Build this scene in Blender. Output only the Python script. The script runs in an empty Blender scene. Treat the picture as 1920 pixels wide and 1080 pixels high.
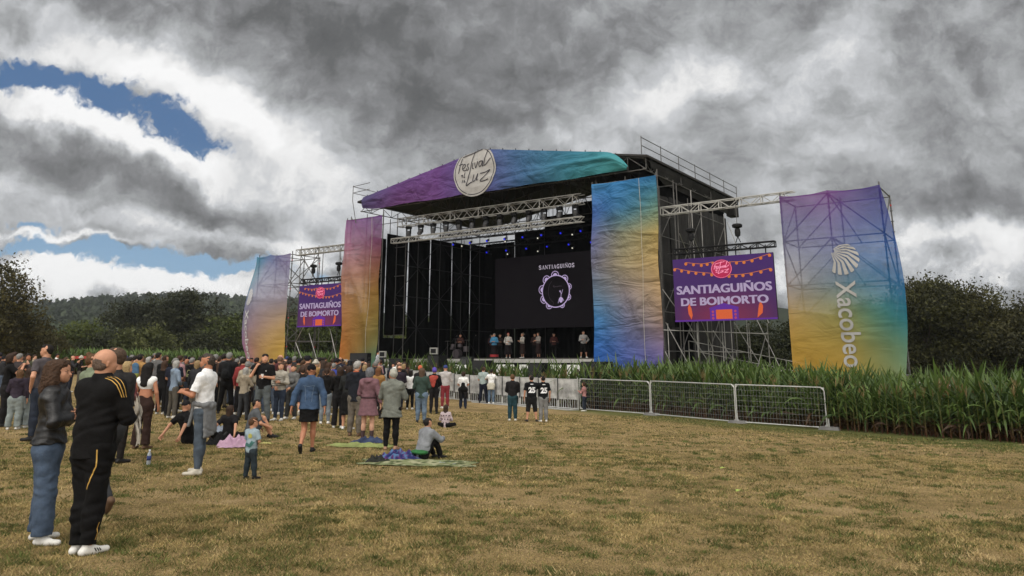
import bpy, math, random
import numpy as np
from mathutils import Vector, Matrix, noise as mnoise

# ------------------------------------------------------------------ camera, world, sun, exposure
scn = bpy.context.scene
R = math.radians
FPX, PCX, PCY, EYE = 1444.0, 960.0, 335.0, 1.75
PITCH = math.atan(340 / 1444)
cam = bpy.data.cameras.new('camera'); cam_o = bpy.data.objects.new('camera', cam)
scn.collection.objects.link(cam_o); scn.camera = cam_o
cam.sensor_width = 36; cam.lens = 36 * FPX / 1920; cam.shift_y = -205 / 1920
cam.clip_start = .1; cam.clip_end = 6000
cam_o.location = (0, 0, EYE); cam_o.rotation_euler = (R(90) + PITCH, 0, 0)
scn.view_settings.view_transform = 'Standard'; scn.view_settings.look = 'None'
scn.view_settings.exposure = 0.0; scn.view_settings.gamma = 1
scn.cycles.max_bounces = 6; scn.cycles.transparent_max_bounces = 16
scn.cycles.diffuse_bounces = 3; scn.cycles.glossy_bounces = 2
scn.cycles.use_adaptive_sampling = True; scn.cycles.adaptive_threshold = .02

def lin(c):
    return tuple((v / 12.92 if v <= .04045 else ((v + .055) / 1.055) ** 2.4) for v in [q / 255 for q in c])

class NT:
    """tiny node helper"""
    def __init__(s, tree): s.t = tree
    def n(s, typ, ins=None, **kw):
        nd = s.t.nodes.new(typ)
        for k, v in kw.items(): setattr(nd, k, v)
        for k, v in (ins or {}).items():
            if hasattr(v, 'is_linked') or isinstance(v, bpy.types.NodeSocket): s.t.links.new(v, nd.inputs[k])
            else: nd.inputs[k].default_value = v
        return nd
    def m(s, op, a, b=None, c=None, clamp=False):
        ins = {0: a}
        if b is not None: ins[1] = b
        if c is not None: ins[2] = c
        nd = s.n('ShaderNodeMath', ins, operation=op); nd.use_clamp = clamp
        return nd.outputs[0]
    def mixc(s, f, a, b, blend='MIX'):
        nd = s.t.nodes.new('ShaderNodeMix'); nd.data_type = 'RGBA'; nd.blend_type = blend
        for k, v in ((0, f), (6, a), (7, b)):
            if isinstance(v, bpy.types.NodeSocket): s.t.links.new(v, nd.inputs[k])
            else:
                nd.inputs[k].default_value = v if k == 0 else (tuple(v) + (1,))[:4]
        return nd.outputs[2]
    def ramp(s, f, stops, interp='LINEAR'):
        nd = s.n('ShaderNodeValToRGB', {0: f}); cr = nd.color_ramp; cr.interpolation = interp
        while len(cr.elements) < len(stops): cr.elements.new(.5)
        for e, (p, c) in zip(cr.elements, stops):
            e.position = p; e.color = (tuple(c) + (1,))[:4] if not isinstance(c, (int, float)) else (c, c, c, 1)
        return nd.outputs[0]
    def ss(s, x, lo, hi, a=0., b=1.):
        nd = s.n('ShaderNodeMapRange', {0: x, 1: lo, 2: hi, 3: a, 4: b}, interpolation_type='SMOOTHSTEP')
        return nd.outputs[0]

world = bpy.data.worlds.new('World'); scn.world = world; world.use_nodes = True
world.node_tree.nodes.clear()
W = NT(world.node_tree)
SUN_EL, SUN_AZ = R(48), R(150)          # sun behind thick cloud, behind and left of the viewer
def build_sky():
    tc = W.n('ShaderNodeTexCoord').outputs['Generated']
    sep = W.n('ShaderNodeSeparateXYZ', {0: tc}).outputs
    X, Y, Z = sep
    c, s = math.cos(PITCH), math.sin(PITCH)
    den = W.m('MAXIMUM', W.m('ADD', W.m('MULTIPLY', Y, c), W.m('MULTIPLY', Z, s)), .22)
    up = W.m('SUBTRACT', W.m('MULTIPLY', Z, c), W.m('MULTIPLY', Y, s))
    qx = W.m('ADD', W.m('MULTIPLY', W.m('DIVIDE', X, den), 1.444), .96)
    qy = W.m('SUBTRACT', .335, W.m('MULTIPLY', W.m('DIVIDE', up, den), 1.444))
    Q = W.n('ShaderNodeCombineXYZ', {0: qx, 1: qy, 2: 0.}).outputs[0]
    # cloud-deck coordinates: clouds get flatter and smaller towards the horizon
    zz = W.m('ADD', W.m('MAXIMUM', Z, 0.), .16)
    Pc = W.n('ShaderNodeCombineXYZ', {0: W.m('DIVIDE', X, zz), 1: W.m('DIVIDE', Y, zz), 2: W.m('MULTIPLY', Z, 2.)}).outputs[0]
    def billow(vec, scale, off=0.):
        mp = W.n('ShaderNodeVectorMath', {0: vec, 1: (off, off * .7, off * .3)}, operation='ADD').outputs[0]
        nd = W.n('ShaderNodeTexNoise', noise_type='RIDGED_MULTIFRACTAL'); W.t.links.new(mp, nd.inputs['Vector'])
        nd.inputs['Scale'].default_value = scale; nd.inputs['Detail'].default_value = 7.; nd.inputs['Roughness'].default_value = .5; nd.inputs['Offset'].default_value = 1.; nd.inputs['Gain'].default_value = 1.6
        return W.m('SUBTRACT', 1.0, W.m('MULTIPLY', nd.outputs['Fac'], .5))
    def fbm(vec, scale, detail=8., rough=.55, off=0., dist=0.):
        mp = W.n('ShaderNodeVectorMath', {0: vec, 1: (off, off * .7, off * .3)}, operation='ADD').outputs[0]
        return W.n('ShaderNodeTexNoise', {'Vector': mp, 'Scale': scale, 'Detail': detail, 'Roughness': rough, 'Distortion': dist}).outputs
    n_w = fbm(Q, 5.5, 5, .6, 3.1)
    warp = W.n('ShaderNodeVectorMath', {0: n_w['Color'], 1: (.5, .5, .5)}, operation='SUBTRACT').outputs[0]
    warp = W.n('ShaderNodeVectorMath', {0: warp, 'Scale': .17}, operation='SCALE').outputs[0]
    Qw = W.n('ShaderNodeVectorMath', {0: Q, 1: warp}, operation='ADD').outputs[0]
    def blobs(lst):
        acc = None
        for (x, y, rx, ry, rot, w) in lst:
            mp = W.n('ShaderNodeMapping', {0: Qw, 1: (x / 1000, y / 1000, 0), 2: (0, 0, R(rot)), 3: (rx / 600, ry / 600, 1)}, vector_type='TEXTURE').outputs[0]
            # gaussian falloff
            ln = W.n('ShaderNodeVectorMath', {0: mp, 1: mp}, operation='DOT_PRODUCT').outputs['Value']
            g = W.m('MULTIPLY', W.m('EXPONENT', W.m('MULTIPLY', ln, -2.8)), w)
            acc = g if acc is None else W.m('ADD', acc, g)
        return acc
    gaps = blobs([(60, 135, 95, 30, 12, .95), (170, 168, 100, 30, 18, .85), (300, 222, 110, 38, 28, .9), (400, 280, 70, 24, 30, .75), (20, 150, 60, 18, 5, .8),
                  (90, 462, 160, 16, 4, .85), (250, 482, 190, 26, 5, 1.0), (370, 492, 120, 20, 0, .8), (460, 505, 60, 14, -5, .6),
                  (60, 420, 90, 7, 6, .5), (590, 512, 50, 14, 5, .5)])
    lights = blobs([(1400, 170, 480, 170, 0, .07), (1230, 420, 500, 110, 0, .07), (110, 100, 200, 30, 14, .30), (330, 160, 230, 36, 28, .5), (470, 240, 110, 45, 45, .30), (60, 195, 150, 34, 18, .42), (200, 235, 140, 28, 25, .5),
                    (330, 300, 120, 26, 25, .42), (430, 330, 80, 40, 20, .36), (560, 300, 150, 70, 30, .26), (30, 350, 130, 30, 10, .3), (620, 370, 90, 60, 20, .12), (230, 412, 260, 22, 6, .26),
                    (60, 500, 110, 26, 0, .5), (140, 520, 180, 36, 4, .42), (270, 545, 330, 28, 0, .52), (330, 520, 150, 32, 0, .42), (110, 440, 170, 9, 4, .5), (480, 455, 160, 22, 10, .25), (560, 475, 60, 30, 0, .3),
                    (1290, 130, 150, 70, -25, .20), (1370, 130, 90, 60, 20, .05), (1560, 100, 150, 50, -50, .20), (1650, 170, 160, 100, 0, .05), (1240, 190, 60, 60, 0, .10), (1110, 220, 90, 50, 0, .06),
                    (1000, 265, 240, 22, 5, .08), (1450, 320, 120, 60, 0, .05), (1760, 432, 170, 26, -6, .42), (1600, 400, 90, 18, -10, .08), (1880, 450, 120, 28, 0, .34), (1830, 480, 140, 20, 0, .16), (1440, 470, 80, 60, 0, .08),
                    (900, 250, 300, 24, 5, .05)])
    darks = blobs([(420, 30, 330, 60, 10, .16), (620, 120, 330, 90, 25, .20), (860, 170, 330, 100, 15, .20), (1010, 90, 300, 110, 0, .14), (760, 230, 200, 60, 20, .14), (900, 30, 400, 60, 0, .12), (1180, 30, 250, 50, 0, .10),
                   (130, 270, 160, 32, 12, .26), (300, 350, 190, 40, 16, .30), (370, 395, 120, 32, 10, .22), (100, 395, 140, 24, 5, .2), (480, 400, 140, 28, 5, .2), (560, 350, 90, 40, 0, .12), (470, 430, 120, 14, 8, .2), (40, 310, 90, 20, 5, .12),
                   (1800, 362, 260, 40, 4, .34), (1620, 400, 160, 30, 0, .10), (1880, 110, 140, 120, 0, .06), (1340, 200, 160, 26, -10, .08), (1720, 290, 260, 50, 0, .08), (1500, 300, 140, 30, 0, .05), (1850, 520, 140, 30, 0, .10), (1450, 30, 120, 40, 0, .06),
                   (100, 540, 60, 16, 0, .22), (215, 548, 50, 18, 0, .25), (400, 550, 60, 12, 0, .15), (70, 495, 50, 14, 0, .12)])
    nA = fbm(W.n('ShaderNodeVectorMath', {0: Q, 1: (1., 1.7, 1.)}, operation='MULTIPLY').outputs[0], 2.9, 9, .52, 1.3, .1)['Fac']      # large billows
    nB = fbm(W.n('ShaderNodeVectorMath', {0: Qw, 1: (1., 1.5, 1.)}, operation='MULTIPLY').outputs[0], 8.5, 8, .55, 6.2, .1)['Fac']       # medium
    nC = fbm(Qw, 24., 7, .62, 2.2, .1)['Fac']
    low = W.ss(qy, .40, .50)
    nz = W.m('ADD', W.m('MULTIPLY', W.m('SUBTRACT', nA, .5), .62), W.m('MULTIPLY', W.m('SUBTRACT', nB, .5), W.m('ADD', .52, W.m('MULTIPLY', low, .55))))
    nD = billow(Qw, 5.2, 2.7)
    nz = W.m('ADD', nz, W.m('MULTIPLY', W.m('SUBTRACT', nD, .5), W.m('ADD', .16, W.m('MULTIPLY', low, .20))))
    nz = W.m('ADD', nz, W.m('MULTIPLY', W.m('SUBTRACT', nC, .5), W.m('ADD', .32, W.m('MULTIPLY', low, .30))))
    v = W.m('ADD', W.m('SUBTRACT', W.m('ADD', .47, W.m('MULTIPLY', lights, .90)), W.m('MULTIPLY', darks, .47)), nz)
    col = W.ramp(v, [(0, lin((86, 87, 88))), (.2, lin((102, 103, 104))), (.36, lin((133, 134, 136))), (.5, lin((167, 169, 171))), (.66, lin((201, 203, 206))), (.80, lin((234, 234, 234))), (1, lin((252, 252, 252)))])
    # ragged-edged holes to blue sky
    gn = W.m('ADD', gaps, W.m('ADD', W.m('MULTIPLY', W.m('SUBTRACT', nB, .5), 2.4), W.m('MULTIPLY', W.m('SUBTRACT', nC, .5), 2.3)))
    hole = W.m('MULTIPLY', W.ss(gn, .34, .95), W.ss(gaps, .08, .3))
    sky = W.n('ShaderNodeTexSky', sky_type='NISHITA'); sky.sun_disc = False
    sky.sun_elevation = SUN_EL; sky.sun_rotation = SUN_AZ; sky.altitude = 300; sky.air_density = 1.0; sky.dust_density = .4; sky.ozone_density = 2.
    blue_deep = W.mixc(W.ss(qy, .25, .5), lin((84, 120, 166)), lin((142, 180, 214)))
    skyc = W.mixc(.75, W.n('ShaderNodeVectorMath', {0: sky.outputs[0], 'Scale': .05}, operation='SCALE').outputs[0], blue_deep)
    out = W.mixc(hole, col, skyc)
    # the part of the sky behind and above the viewer: thinner, brighter cloud
    back = W.m('ADD', W.m('MULTIPLY', Y, -.55), W.m('MULTIPLY', Z, .55))
    bf = W.ss(back, .05, .75)
    bright = W.mixc(nA, (1.0, .97, .93), (2.7, 2.6, 2.45))
    out = W.mixc(bf, out, bright)
    out = W.n('ShaderNodeVectorMath', {0: out, 'Scale': 10.}, operation='SCALE').outputs[0]
    bg = W.n('ShaderNodeBackground', {0: out, 1: .1})
    W.t.links.new(bg.outputs[0], W.n('ShaderNodeOutputWorld').inputs[0])
build_sky()
sl = bpy.data.lights.new('sun', 'SUN'); sl.energy = 1.1; sl.angle = R(14); sl.color = (1, .95, .87)
so = bpy.data.objects.new('sun', sl); scn.collection.objects.link(so)
_sd = Vector((math.sin(SUN_AZ) * math.cos(SUN_EL), math.cos(SUN_AZ) * math.cos(SUN_EL), math.sin(SUN_EL)))
_sd.x = -abs(_sd.x)
so.rotation_euler = _sd.to_track_quat('Z', 'Y').to_euler(); so.location = (-20, -20, 40)

# ------------------------------------------------------------------ helpers
rnd = random.Random(7)
COL = scn.collection
_m = {}
def mat(name, col, rough=.75, metal=0., var=.0, vs=3., bump=0., bs=40., spec=.4, emit=None, es=0., dark=.5):
    if name in _m: return _m[name]
    m = bpy.data.materials.new(name); m.use_nodes = True; t = NT(m.node_tree)
    b = m.node_tree.nodes['Principled BSDF']
    b.inputs['Base Color'].default_value = tuple(col) + (1,)
    b.inputs['Roughness'].default_value = rough; b.inputs['Metallic'].default_value = metal
    b.inputs['Specular IOR Level'].default_value = spec
    if var or bump: tc = t.n('ShaderNodeTexCoord').outputs['Object']
    if var:
        nf = t.n('ShaderNodeTexNoise', {'Vector': tc, 'Scale': vs, 'Detail': 6., 'Roughness': .6}).outputs['Fac']
        f = t.ss(nf, .3, .7)
        lo = tuple(c * (1 - var) for c in col); hi = tuple(min(1, c * (1 + var)) for c in col)
        m.node_tree.links.new(t.mixc(f, lo, hi), b.inputs['Base Color'])
    if bump:
        nf = t.n('ShaderNodeTexNoise', {'Vector': tc, 'Scale': bs, 'Detail': 4.}).outputs['Fac']
        bp = t.n('ShaderNodeBump', {'Height': nf, 'Strength': bump, 'Distance': .02})
        m.node_tree.links.new(bp.outputs[0], b.inputs['Normal'])
    if emit:
        b.inputs['Emission Color'].default_value = tuple(emit) + (1,); b.inputs['Emission Strength'].default_value = es
    _m[name] = m
    return m
def cmat(kind, rgb, **kw):
    """material from an sRGB colour"""
    d = dict(cloth=dict(rough=.9, var=.18, vs=9, bump=.95, bs=11, spec=.2), skin=dict(rough=.55, var=.08, vs=14, spec=.35), hair=dict(rough=.7, var=.35, vs=60, bump=.6, bs=120, spec=.3),
             denim=dict(rough=.9, var=.25, vs=6, bump=1., bs=10, spec=.2), leather=dict(rough=.46, var=.2, vs=8, bump=.7, bs=16, spec=.5), shoe=dict(rough=.6, var=.1, vs=20, spec=.3), plain=dict(rough=.6))[kind]
    d = {**d, **kw}
    a = lin(rgb)
    if kind in ('cloth', 'denim') and min(rgb) < 205: g = sum(a) / 3; q_ = .60 if kind == 'denim' else .70; a = tuple((v * .75 + g * .25) * q_ for v in a)
    if kind == 'hair': a = tuple(v * .62 for v in a)
    return mat('%s_%02x%02x%02x' % ((kind,) + tuple(int(c) for c in rgb)), a, **d)

def mesh_from(name, V, F, mats=(), fm=None, smooth=False, cols=None):
    me = bpy.data.meshes.new(name)
    V = np.asarray(V, np.float32)
    if isinstance(F, np.ndarray):
        n, k = F.shape
        me.vertices.add(len(V)); me.vertices.foreach_set('co', V.ravel())
        me.loops.add(n * k); me.loops.foreach_set('vertex_index', F.astype(np.int32).ravel())
        me.polygons.add(n); me.polygons.foreach_set('loop_start', np.arange(n, dtype=np.int32) * k)
        me.polygons.foreach_set('loop_total', np.full(n, k, np.int32))
        me.update(calc_edges=True)
    else:
        me.from_pydata(V.tolist(), [], F)
    for m in mats: me.materials.append(m)
    if fm is not None: me.polygons.foreach_set('material_index', np.asarray(fm, np.int32))
    if smooth: me.polygons.foreach_set('use_smooth', np.ones(len(me.polygons), bool))
    if cols is not None:
        a = me.color_attributes.new('Col', 'FLOAT_COLOR', 'POINT')
        a.data.foreach_set('color', np.asarray(cols, np.float32).ravel())
    return me
def link(name, me, parent=None, loc=None, rz=None):
    o = bpy.data.objects.new(name, me); COL.objects.link(o)
    if parent is not None: o.parent = parent
    if loc is not None: o.location = loc
    if rz is not None: o.rotation_euler = (0, 0, rz)
    return o
def tag(o, label=None, cat=None, group=None, kind=None):
    if label: o['label'] = label
    if cat: o['category'] = cat
    if group: o['group'] = group
    if kind: o['kind'] = kind
    return o
def empty(name, label, cat, loc, rz=0., group=None):
    o = link(name, None, None, loc, rz); o.empty_display_size = .2
    return tag(o, label, cat, group)
def copy_tree(o, parent=None):
    c = o.copy(); COL.objects.link(c)
    if parent is not None: c.parent = parent
    for ch in list(o.children): copy_tree(ch, c)
    return c

class MB:
    """collects boxes, tubes and sheets; build() links them as ONE mesh object"""
    def __init__(s, off=(0, 0, 0)): s.v = []; s.f = []; s.o = np.array(off, float)
    def add(s, V, F):
        b = len(s.v); s.v += [tuple(np.array(p, float) - s.o) for p in V]; s.f += [tuple(i + b for i in f) for f in F]; return s
    def box(s, a, b):
        (x0, y0, z0), (x1, y1, z1) = a, b
        return s.add([(x0, y0, z0), (x1, y0, z0), (x1, y1, z0), (x0, y1, z0), (x0, y0, z1), (x1, y0, z1), (x1, y1, z1), (x0, y1, z1)],
                     [(0, 3, 2, 1), (4, 5, 6, 7), (0, 1, 5, 4), (1, 2, 6, 5), (2, 3, 7, 6), (3, 0, 4, 7)])
    def tube(s, a, b, r, n=6, r2=None, cap=True):
        a = Vector(a); b = Vector(b); d = b - a
        if d.length < 1e-6: return s
        q = d.to_track_quat('Z', 'Y'); r2 = r if r2 is None else r2
        V = []; 
        for c, rr in ((a, r), (b, r2)):
            for i in range(n):
                t = 2 * math.pi * i / n
                V.append(tuple(c + q @ Vector((rr * math.cos(t), rr * math.sin(t), 0))))
        F = [(i, (i + 1) % n, n + (i + 1) % n, n + i) for i in range(n)]
        if cap: F += [tuple(range(n - 1, -1, -1)), tuple(range(n, 2 * n))]
        return s.add(V, F)
    def path(s, pts, r, n=6):
        for a, b in zip(pts[:-1], pts[1:]): s.tube(a, b, r, n)
        return s
    def lathe(s, prof, c=(0, 0, 0), n=12, ax='z'):
        V = []; k = len(prof)
        for (r, h) in prof:
            for i in range(n):
                t = 2 * math.pi * i / n; p = (r * math.cos(t), r * math.sin(t), h)
                if ax == 'y': p = (p[0], p[2], p[1])
                if ax == 'x': p = (p[2], p[0], p[1])
                V.append((c[0] + p[0], c[1] + p[1], c[2] + p[2]))
        F = [(j * n + i, j * n + (i + 1) % n, (j + 1) * n + (i + 1) % n, (j + 1) * n + i) for j in range(k - 1) for i in range(n)]
        F += [tuple(range(n - 1, -1, -1)), tuple((k - 1) * n + i for i in range(n))]
        return s.add(V, F)
    def build(s, name, m, parent=None, smooth=False):
        me = mesh_from(name, np.array(s.v) if s.v else np.zeros((0, 3)), s.f, [m] if m else [], smooth=smooth)
        return link(name, me, parent)

# ------------------------------------------------------------------ ground height and pixel-to-ground
def smst(x, a, b):
    t = np.clip((np.asarray(x, float) - a) / (b - a), 0, 1); return t * t * (3 - 2 * t)
def gz(X, Y):
    X = np.asarray(X, float); Y = np.asarray(Y, float)
    z = -.017 * 60 * np.tanh(X / 60) - .002 * np.minimum(np.maximum(Y, -50), 120)
    return z - .20 * smst(Y, 15, 27) * smst(X, -7, -1)
def ray(x, y):
    c = ((x - PCX) / FPX, 1., -(y - PCY) / FPX)
    return np.array([c[0], c[1] * math.cos(PITCH) - c[2] * math.sin(PITCH), c[1] * math.sin(PITCH) + c[2] * math.cos(PITCH)])
def G(x, y):
    """ground point seen at photo position (x, y)"""
    r = ray(x, y); lo, hi = 2., 200.
    for _ in range(50):
        t = (lo + hi) / 2; p = r * t
        if EYE + p[2] > float(gz(p[0], p[1])): lo = t
        else: hi = t
    p = r * lo; return Vector((p[0], p[1], float(gz(p[0], p[1]))))
def height_at(p, ytop):
    """height above ground point p that reaches photo row ytop"""
    lo, hi = .1, 30.; c, s = math.cos(PITCH), math.sin(PITCH)
    for _ in range(40):
        m_ = (lo + hi) / 2; z = p[2] + m_ - EYE; yy = p[1] * c + z * s; zz = -p[1] * s + z * c
        if PCY - FPX * zz / yy > ytop: lo = m_
        else: hi = m_
    return lo
def at(x, Y, h=0.):
    """point at depth Y in the direction of photo column x (near eye level), h above ground"""
    X = (x - 960) / 1484 * Y; return Vector((X, Y, float(gz(X, Y)) + h))
# ------------------------------------------------------------------ the field
def fnoise(X, Y, s, o=0.):
    return np.array([mnoise.noise(Vector((x * s + o, y * s, o))) for x, y in zip(X, Y)])
def vnoise(X, Y, s, seed=0):
    """vectorised value noise, 0..1"""
    rs = np.random.RandomState(seed); T = rs.rand(256, 256)
    x = X * s + 1000; y = Y * s + 1000; xi = np.floor(x).astype(int); yi = np.floor(y).astype(int)
    fx = x - xi; fy = y - yi; fx = fx * fx * (3 - 2 * fx); fy = fy * fy * (3 - 2 * fy)
    a = T[xi % 256, yi % 256]; b = T[(xi + 1) % 256, yi % 256]; c = T[xi % 256, (yi + 1) % 256]; d = T[(xi + 1) % 256, (yi + 1) % 256]
    return (a * (1 - fx) + b * fx) * (1 - fy) + (c * (1 - fx) + d * fx) * fy
def greenness(X, Y):
    g = .16 * vnoise(X, Y, .45, 1) + .30 * vnoise(X, Y, 2.3, 2) + .54 * vnoise(X, Y, 5.6, 3)
    # greener strip under the corn edge
    d = (X - 9.2) * .87 + (Y - 23.0) * .52
    return g + .30 * smst(d, -1.6, .2) - .05 * smst(Y, 14, 24)
def ground():
    xs = np.unique(np.concatenate([np.linspace(-1500, -60, 14), np.linspace(-60, -16, 24), np.linspace(-16, 16, 90), np.linspace(16, 60, 24), np.linspace(60, 1500, 14)]))
    ys = np.unique(np.concatenate([np.linspace(-300, -5, 8), np.linspace(-5, 45, 140), np.linspace(45, 200, 30), np.linspace(200, 2500, 14)]))
    X, Y = np.meshgrid(xs, ys, indexing='ij')
    Z = gz(X, Y) + .03 * (vnoise(X, Y, .35, 5) - .5) * (np.abs(X) < 50)
    V = np.stack([X, Y, Z], -1).reshape(-1, 3); nx, ny = X.shape
    i, j = np.meshgrid(np.arange(nx - 1), np.arange(ny - 1), indexing='ij'); a = (i * ny + j).ravel()
    F = np.stack([a, a + ny, a + ny + 1, a + 1], -1)
    m = bpy.data.materials.new('dry_grass_soil'); m.use_nodes = True; t = NT(m.node_tree); b = m.node_tree.nodes['Principled BSDF']
    P = t.n('ShaderNodeTexCoord').outputs['Object']
    def nf(s, d=5., r=.6): return t.n('ShaderNodeTexNoise', {'Vector': P, 'Scale': s, 'Detail': d, 'Roughness': r}).outputs['Fac']
    n1, n2, n3 = nf(.6), nf(3., 6.), nf(28., 6., .7)
    f = t.m('ADD', t.m('MULTIPLY', n1, .5), t.m('ADD', t.m('MULTIPLY', n2, .35), t.m('MULTIPLY', n3, .35)))
    c = t.ramp(f, [(.36, (.11, .10, .034)), (.5, (.22, .165, .07)), (.6, (.35, .25, .115)), (.74, (.52, .38, .20))])
    fine = t.n('ShaderNodeTexNoise', {'Vector': t.n('ShaderNodeMapping', {0: P, 3: (1, .6, 1)}).outputs[0], 'Scale': 75., 'Detail': 3., 'Roughness': .7}).outputs['Fac']
    c = t.mixc(t.ss(fine, .36, .56), t.mixc(.72, c, (.035, .026, .014)), c)
    sx = t.n('ShaderNodeSeparateXYZ', {0: P}).outputs
    d = t.m('ADD', t.m('MULTIPLY', t.m('SUBTRACT', sx[0], 9.2), .87), t.m('MULTIPLY', t.m('SUBTRACT', sx[1], 23.), .52))
    c = t.mixc(t.m('MULTIPLY', t.ss(t.m('ADD', d, t.m('MULTIPLY', n2, 1.6)), -.6, 1.1), .8), c, (.085, .11, .03))
    t.t.links.new(c, b.inputs['Base Color']); b.inputs['Roughness'].default_value = 1.; b.inputs['Specular IOR Level'].default_value = .1
    bp = t.n('ShaderNodeBump', {'Height': t.m('ADD', n3, fine), 'Strength': .8, 'Distance': .04}); t.t.links.new(bp.outputs[0], b.inputs['Normal'])
    o = link('ground', mesh_from('ground', V, F, [m], smooth=True)); tag(o, kind='structure')
ground()
def attr_mat(name, rough=.8, trans=.0, gloss=.3):
    if name in _m: return _m[name]
    m = bpy.data.materials.new(name); m.use_nodes = True; t = NT(m.node_tree); b = m.node_tree.nodes['Principled BSDF']
    a = t.n('ShaderNodeAttribute', attribute_name='Col')
    t.t.links.new(a.outputs['Color'], b.inputs['Base Color']); b.inputs['Roughness'].default_value = rough; b.inputs['Specular IOR Level'].default_value = gloss
    if trans:
        tr = t.n('ShaderNodeBsdfTranslucent', {0: a.outputs['Color']}); mx = t.n('ShaderNodeMixShader', {0: trans, 1: b.outputs[0], 2: tr.outputs[0]})
        t.t.links.new(mx.outputs[0], m.node_tree.nodes['Material Output'].inputs[0])
    _m[name] = m; return m
def grass():
    rs = np.random.RandomState(3)
    def blades(N, y0, y1, hgt, wid, lean, name):
        Y = y0 + (y1 - y0) * rs.rand(N) ** .8; X = (rs.rand(N) * 2 - 1) * (Y * .70 + 1)
        keep = ((X - 9.2) * .87 + (Y - 23.) * .52) < 1.2; X = X[keep]; Y = Y[keep]; N = len(X)
        g = greenness(X, Y) + rs.randn(N) * .09
        bare = vnoise(X, Y, 2.6, 8) * .6 + vnoise(X, Y, 7, 9) * .4
        k = (bare > .28) | (rs.rand(N) < .35); X, Y, g = X[k], Y[k], g[k]; N = len(X)
        Z = gz(X, Y) + .03 * (vnoise(X, Y, .35, 5) - .5) - .008
        green = g > .56
        h = hgt * (.35 + .8 * rs.rand(N)) * np.where(green, 1.15, .85) * (.6 + .7 * vnoise(X, Y, 1.5, 11))
        a = rs.rand(N) * 2 * np.pi; w = wid * (.6 + .8 * rs.rand(N)) * (1 + (Y - y0) / (y1 - y0 + .01) * .8)
        ln = lean * (.3 + rs.rand(N)) * h; b = rs.rand(N) * 2 * np.pi
        V = np.empty((N, 3, 3), np.float32); ca, sa = np.cos(a) * w, np.sin(a) * w
        V[:, 0] = np.stack([X - ca, Y - sa, Z], -1); V[:, 1] = np.stack([X + ca, Y + sa, Z], -1)
        V[:, 2] = np.stack([X + np.cos(b) * ln, Y + np.sin(b) * ln, Z + h], -1)
        straw = np.array([.58, .45, .205]); straw2 = np.array([.33, .245, .10]); gr = np.array([.20, .19, .060]); gr2 = np.array([.095, .10, .032])
        u = rs.rand(N, 1)
        C = np.where(green[:, None], gr * u + gr2 * (1 - u), straw * u + straw2 * (1 - u)) * (.62 + .62 * vnoise(X, Y, 3.3, 14) * vnoise(X, Y, .9, 15) ** .5)[:, None]
        C = C * (.70 + .55 * rs.rand(N, 1)); mixm = (rs.rand(N, 1) < .15); C = np.where(mixm, np.where(green[:, None], straw2, gr), C)
        C = np.repeat(np.concatenate([C, np.ones((N, 1))], 1)[:, None], 3, 1).reshape(-1, 4)
        F = np.arange(N * 3).reshape(-1, 3)
        return V.reshape(-1, 3), F, C
    parts = [blades(230000, 5.8, 10, .034, .0045, 1.3, 'a'), blades(210000, 10, 17, .038, .007, 1.2, 'b'), blades(150000, 17, 31, .04, .013, 1., 'c')]
    # distinct green and straw tussocks
    NT_, NBL = 5200, 34; Yc = 5.8 + 17 * rs.rand(NT_) ** 1.3; Xc = (rs.rand(NT_) * 2 - 1) * (Yc * .70 + 1); k = greenness(Xc, Yc) + rs.randn(NT_) * .06 > .50; Xc, Yc = Xc[k], Yc[k]; NT_ = len(Xc)
    rad = (.03 + .06 * rs.rand(NT_)); hh_ = .026 + .036 * rs.rand(NT_) ** 2; isg = rs.rand(NT_) < .8
    X = np.repeat(Xc, NBL) + rs.randn(NT_ * NBL) * np.repeat(rad, NBL); Y = np.repeat(Yc, NBL) + rs.randn(NT_ * NBL) * np.repeat(rad, NBL); h = np.repeat(hh_, NBL) * (.5 + .7 * rs.rand(len(X))); a = rs.rand(len(X)) * 6.28; b_ = rs.rand(len(X)) * 6.28
    Z = gz(X, Y) + .03 * (vnoise(X, Y, .35, 5) - .5) - .008; w_ = .0035 + .0006 * Y * .8; ln = h * .9
    V = np.empty((len(X), 3, 3), np.float32); V[:, 0] = np.stack([X - np.cos(a) * w_, Y - np.sin(a) * w_, Z], -1); V[:, 1] = np.stack([X + np.cos(a) * w_, Y + np.sin(a) * w_, Z], -1); V[:, 2] = np.stack([X + np.cos(b_) * ln, Y + np.sin(b_) * ln, Z + h], -1)
    c0 = np.where(isg[:, None], np.array([.105, .125, .036]), np.array([.42, .32, .16])) * (.7 + .7 * rs.rand(NT_, 1)); C = np.repeat(c0, NBL, 0) * (.75 + .5 * rs.rand(len(X), 1)); C = np.repeat(np.concatenate([C, np.ones((len(C), 1))], 1)[:, None], 3, 1).reshape(-1, 4)
    parts.append((V.reshape(-1, 3), None, C))
    V = np.concatenate([p[0] for p in parts]); C = np.concatenate([p[2] for p in parts]); F = np.arange(len(V)).reshape(-1, 3)
    o = link('dry_grass', mesh_from('dry_grass', V, F, [attr_mat('grass_blade', .8, .25, .2)], cols=C))
    tag(o, 'short dry straw coloured grass with green tufts across the field', 'grass', kind='stuff')
grass()
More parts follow.
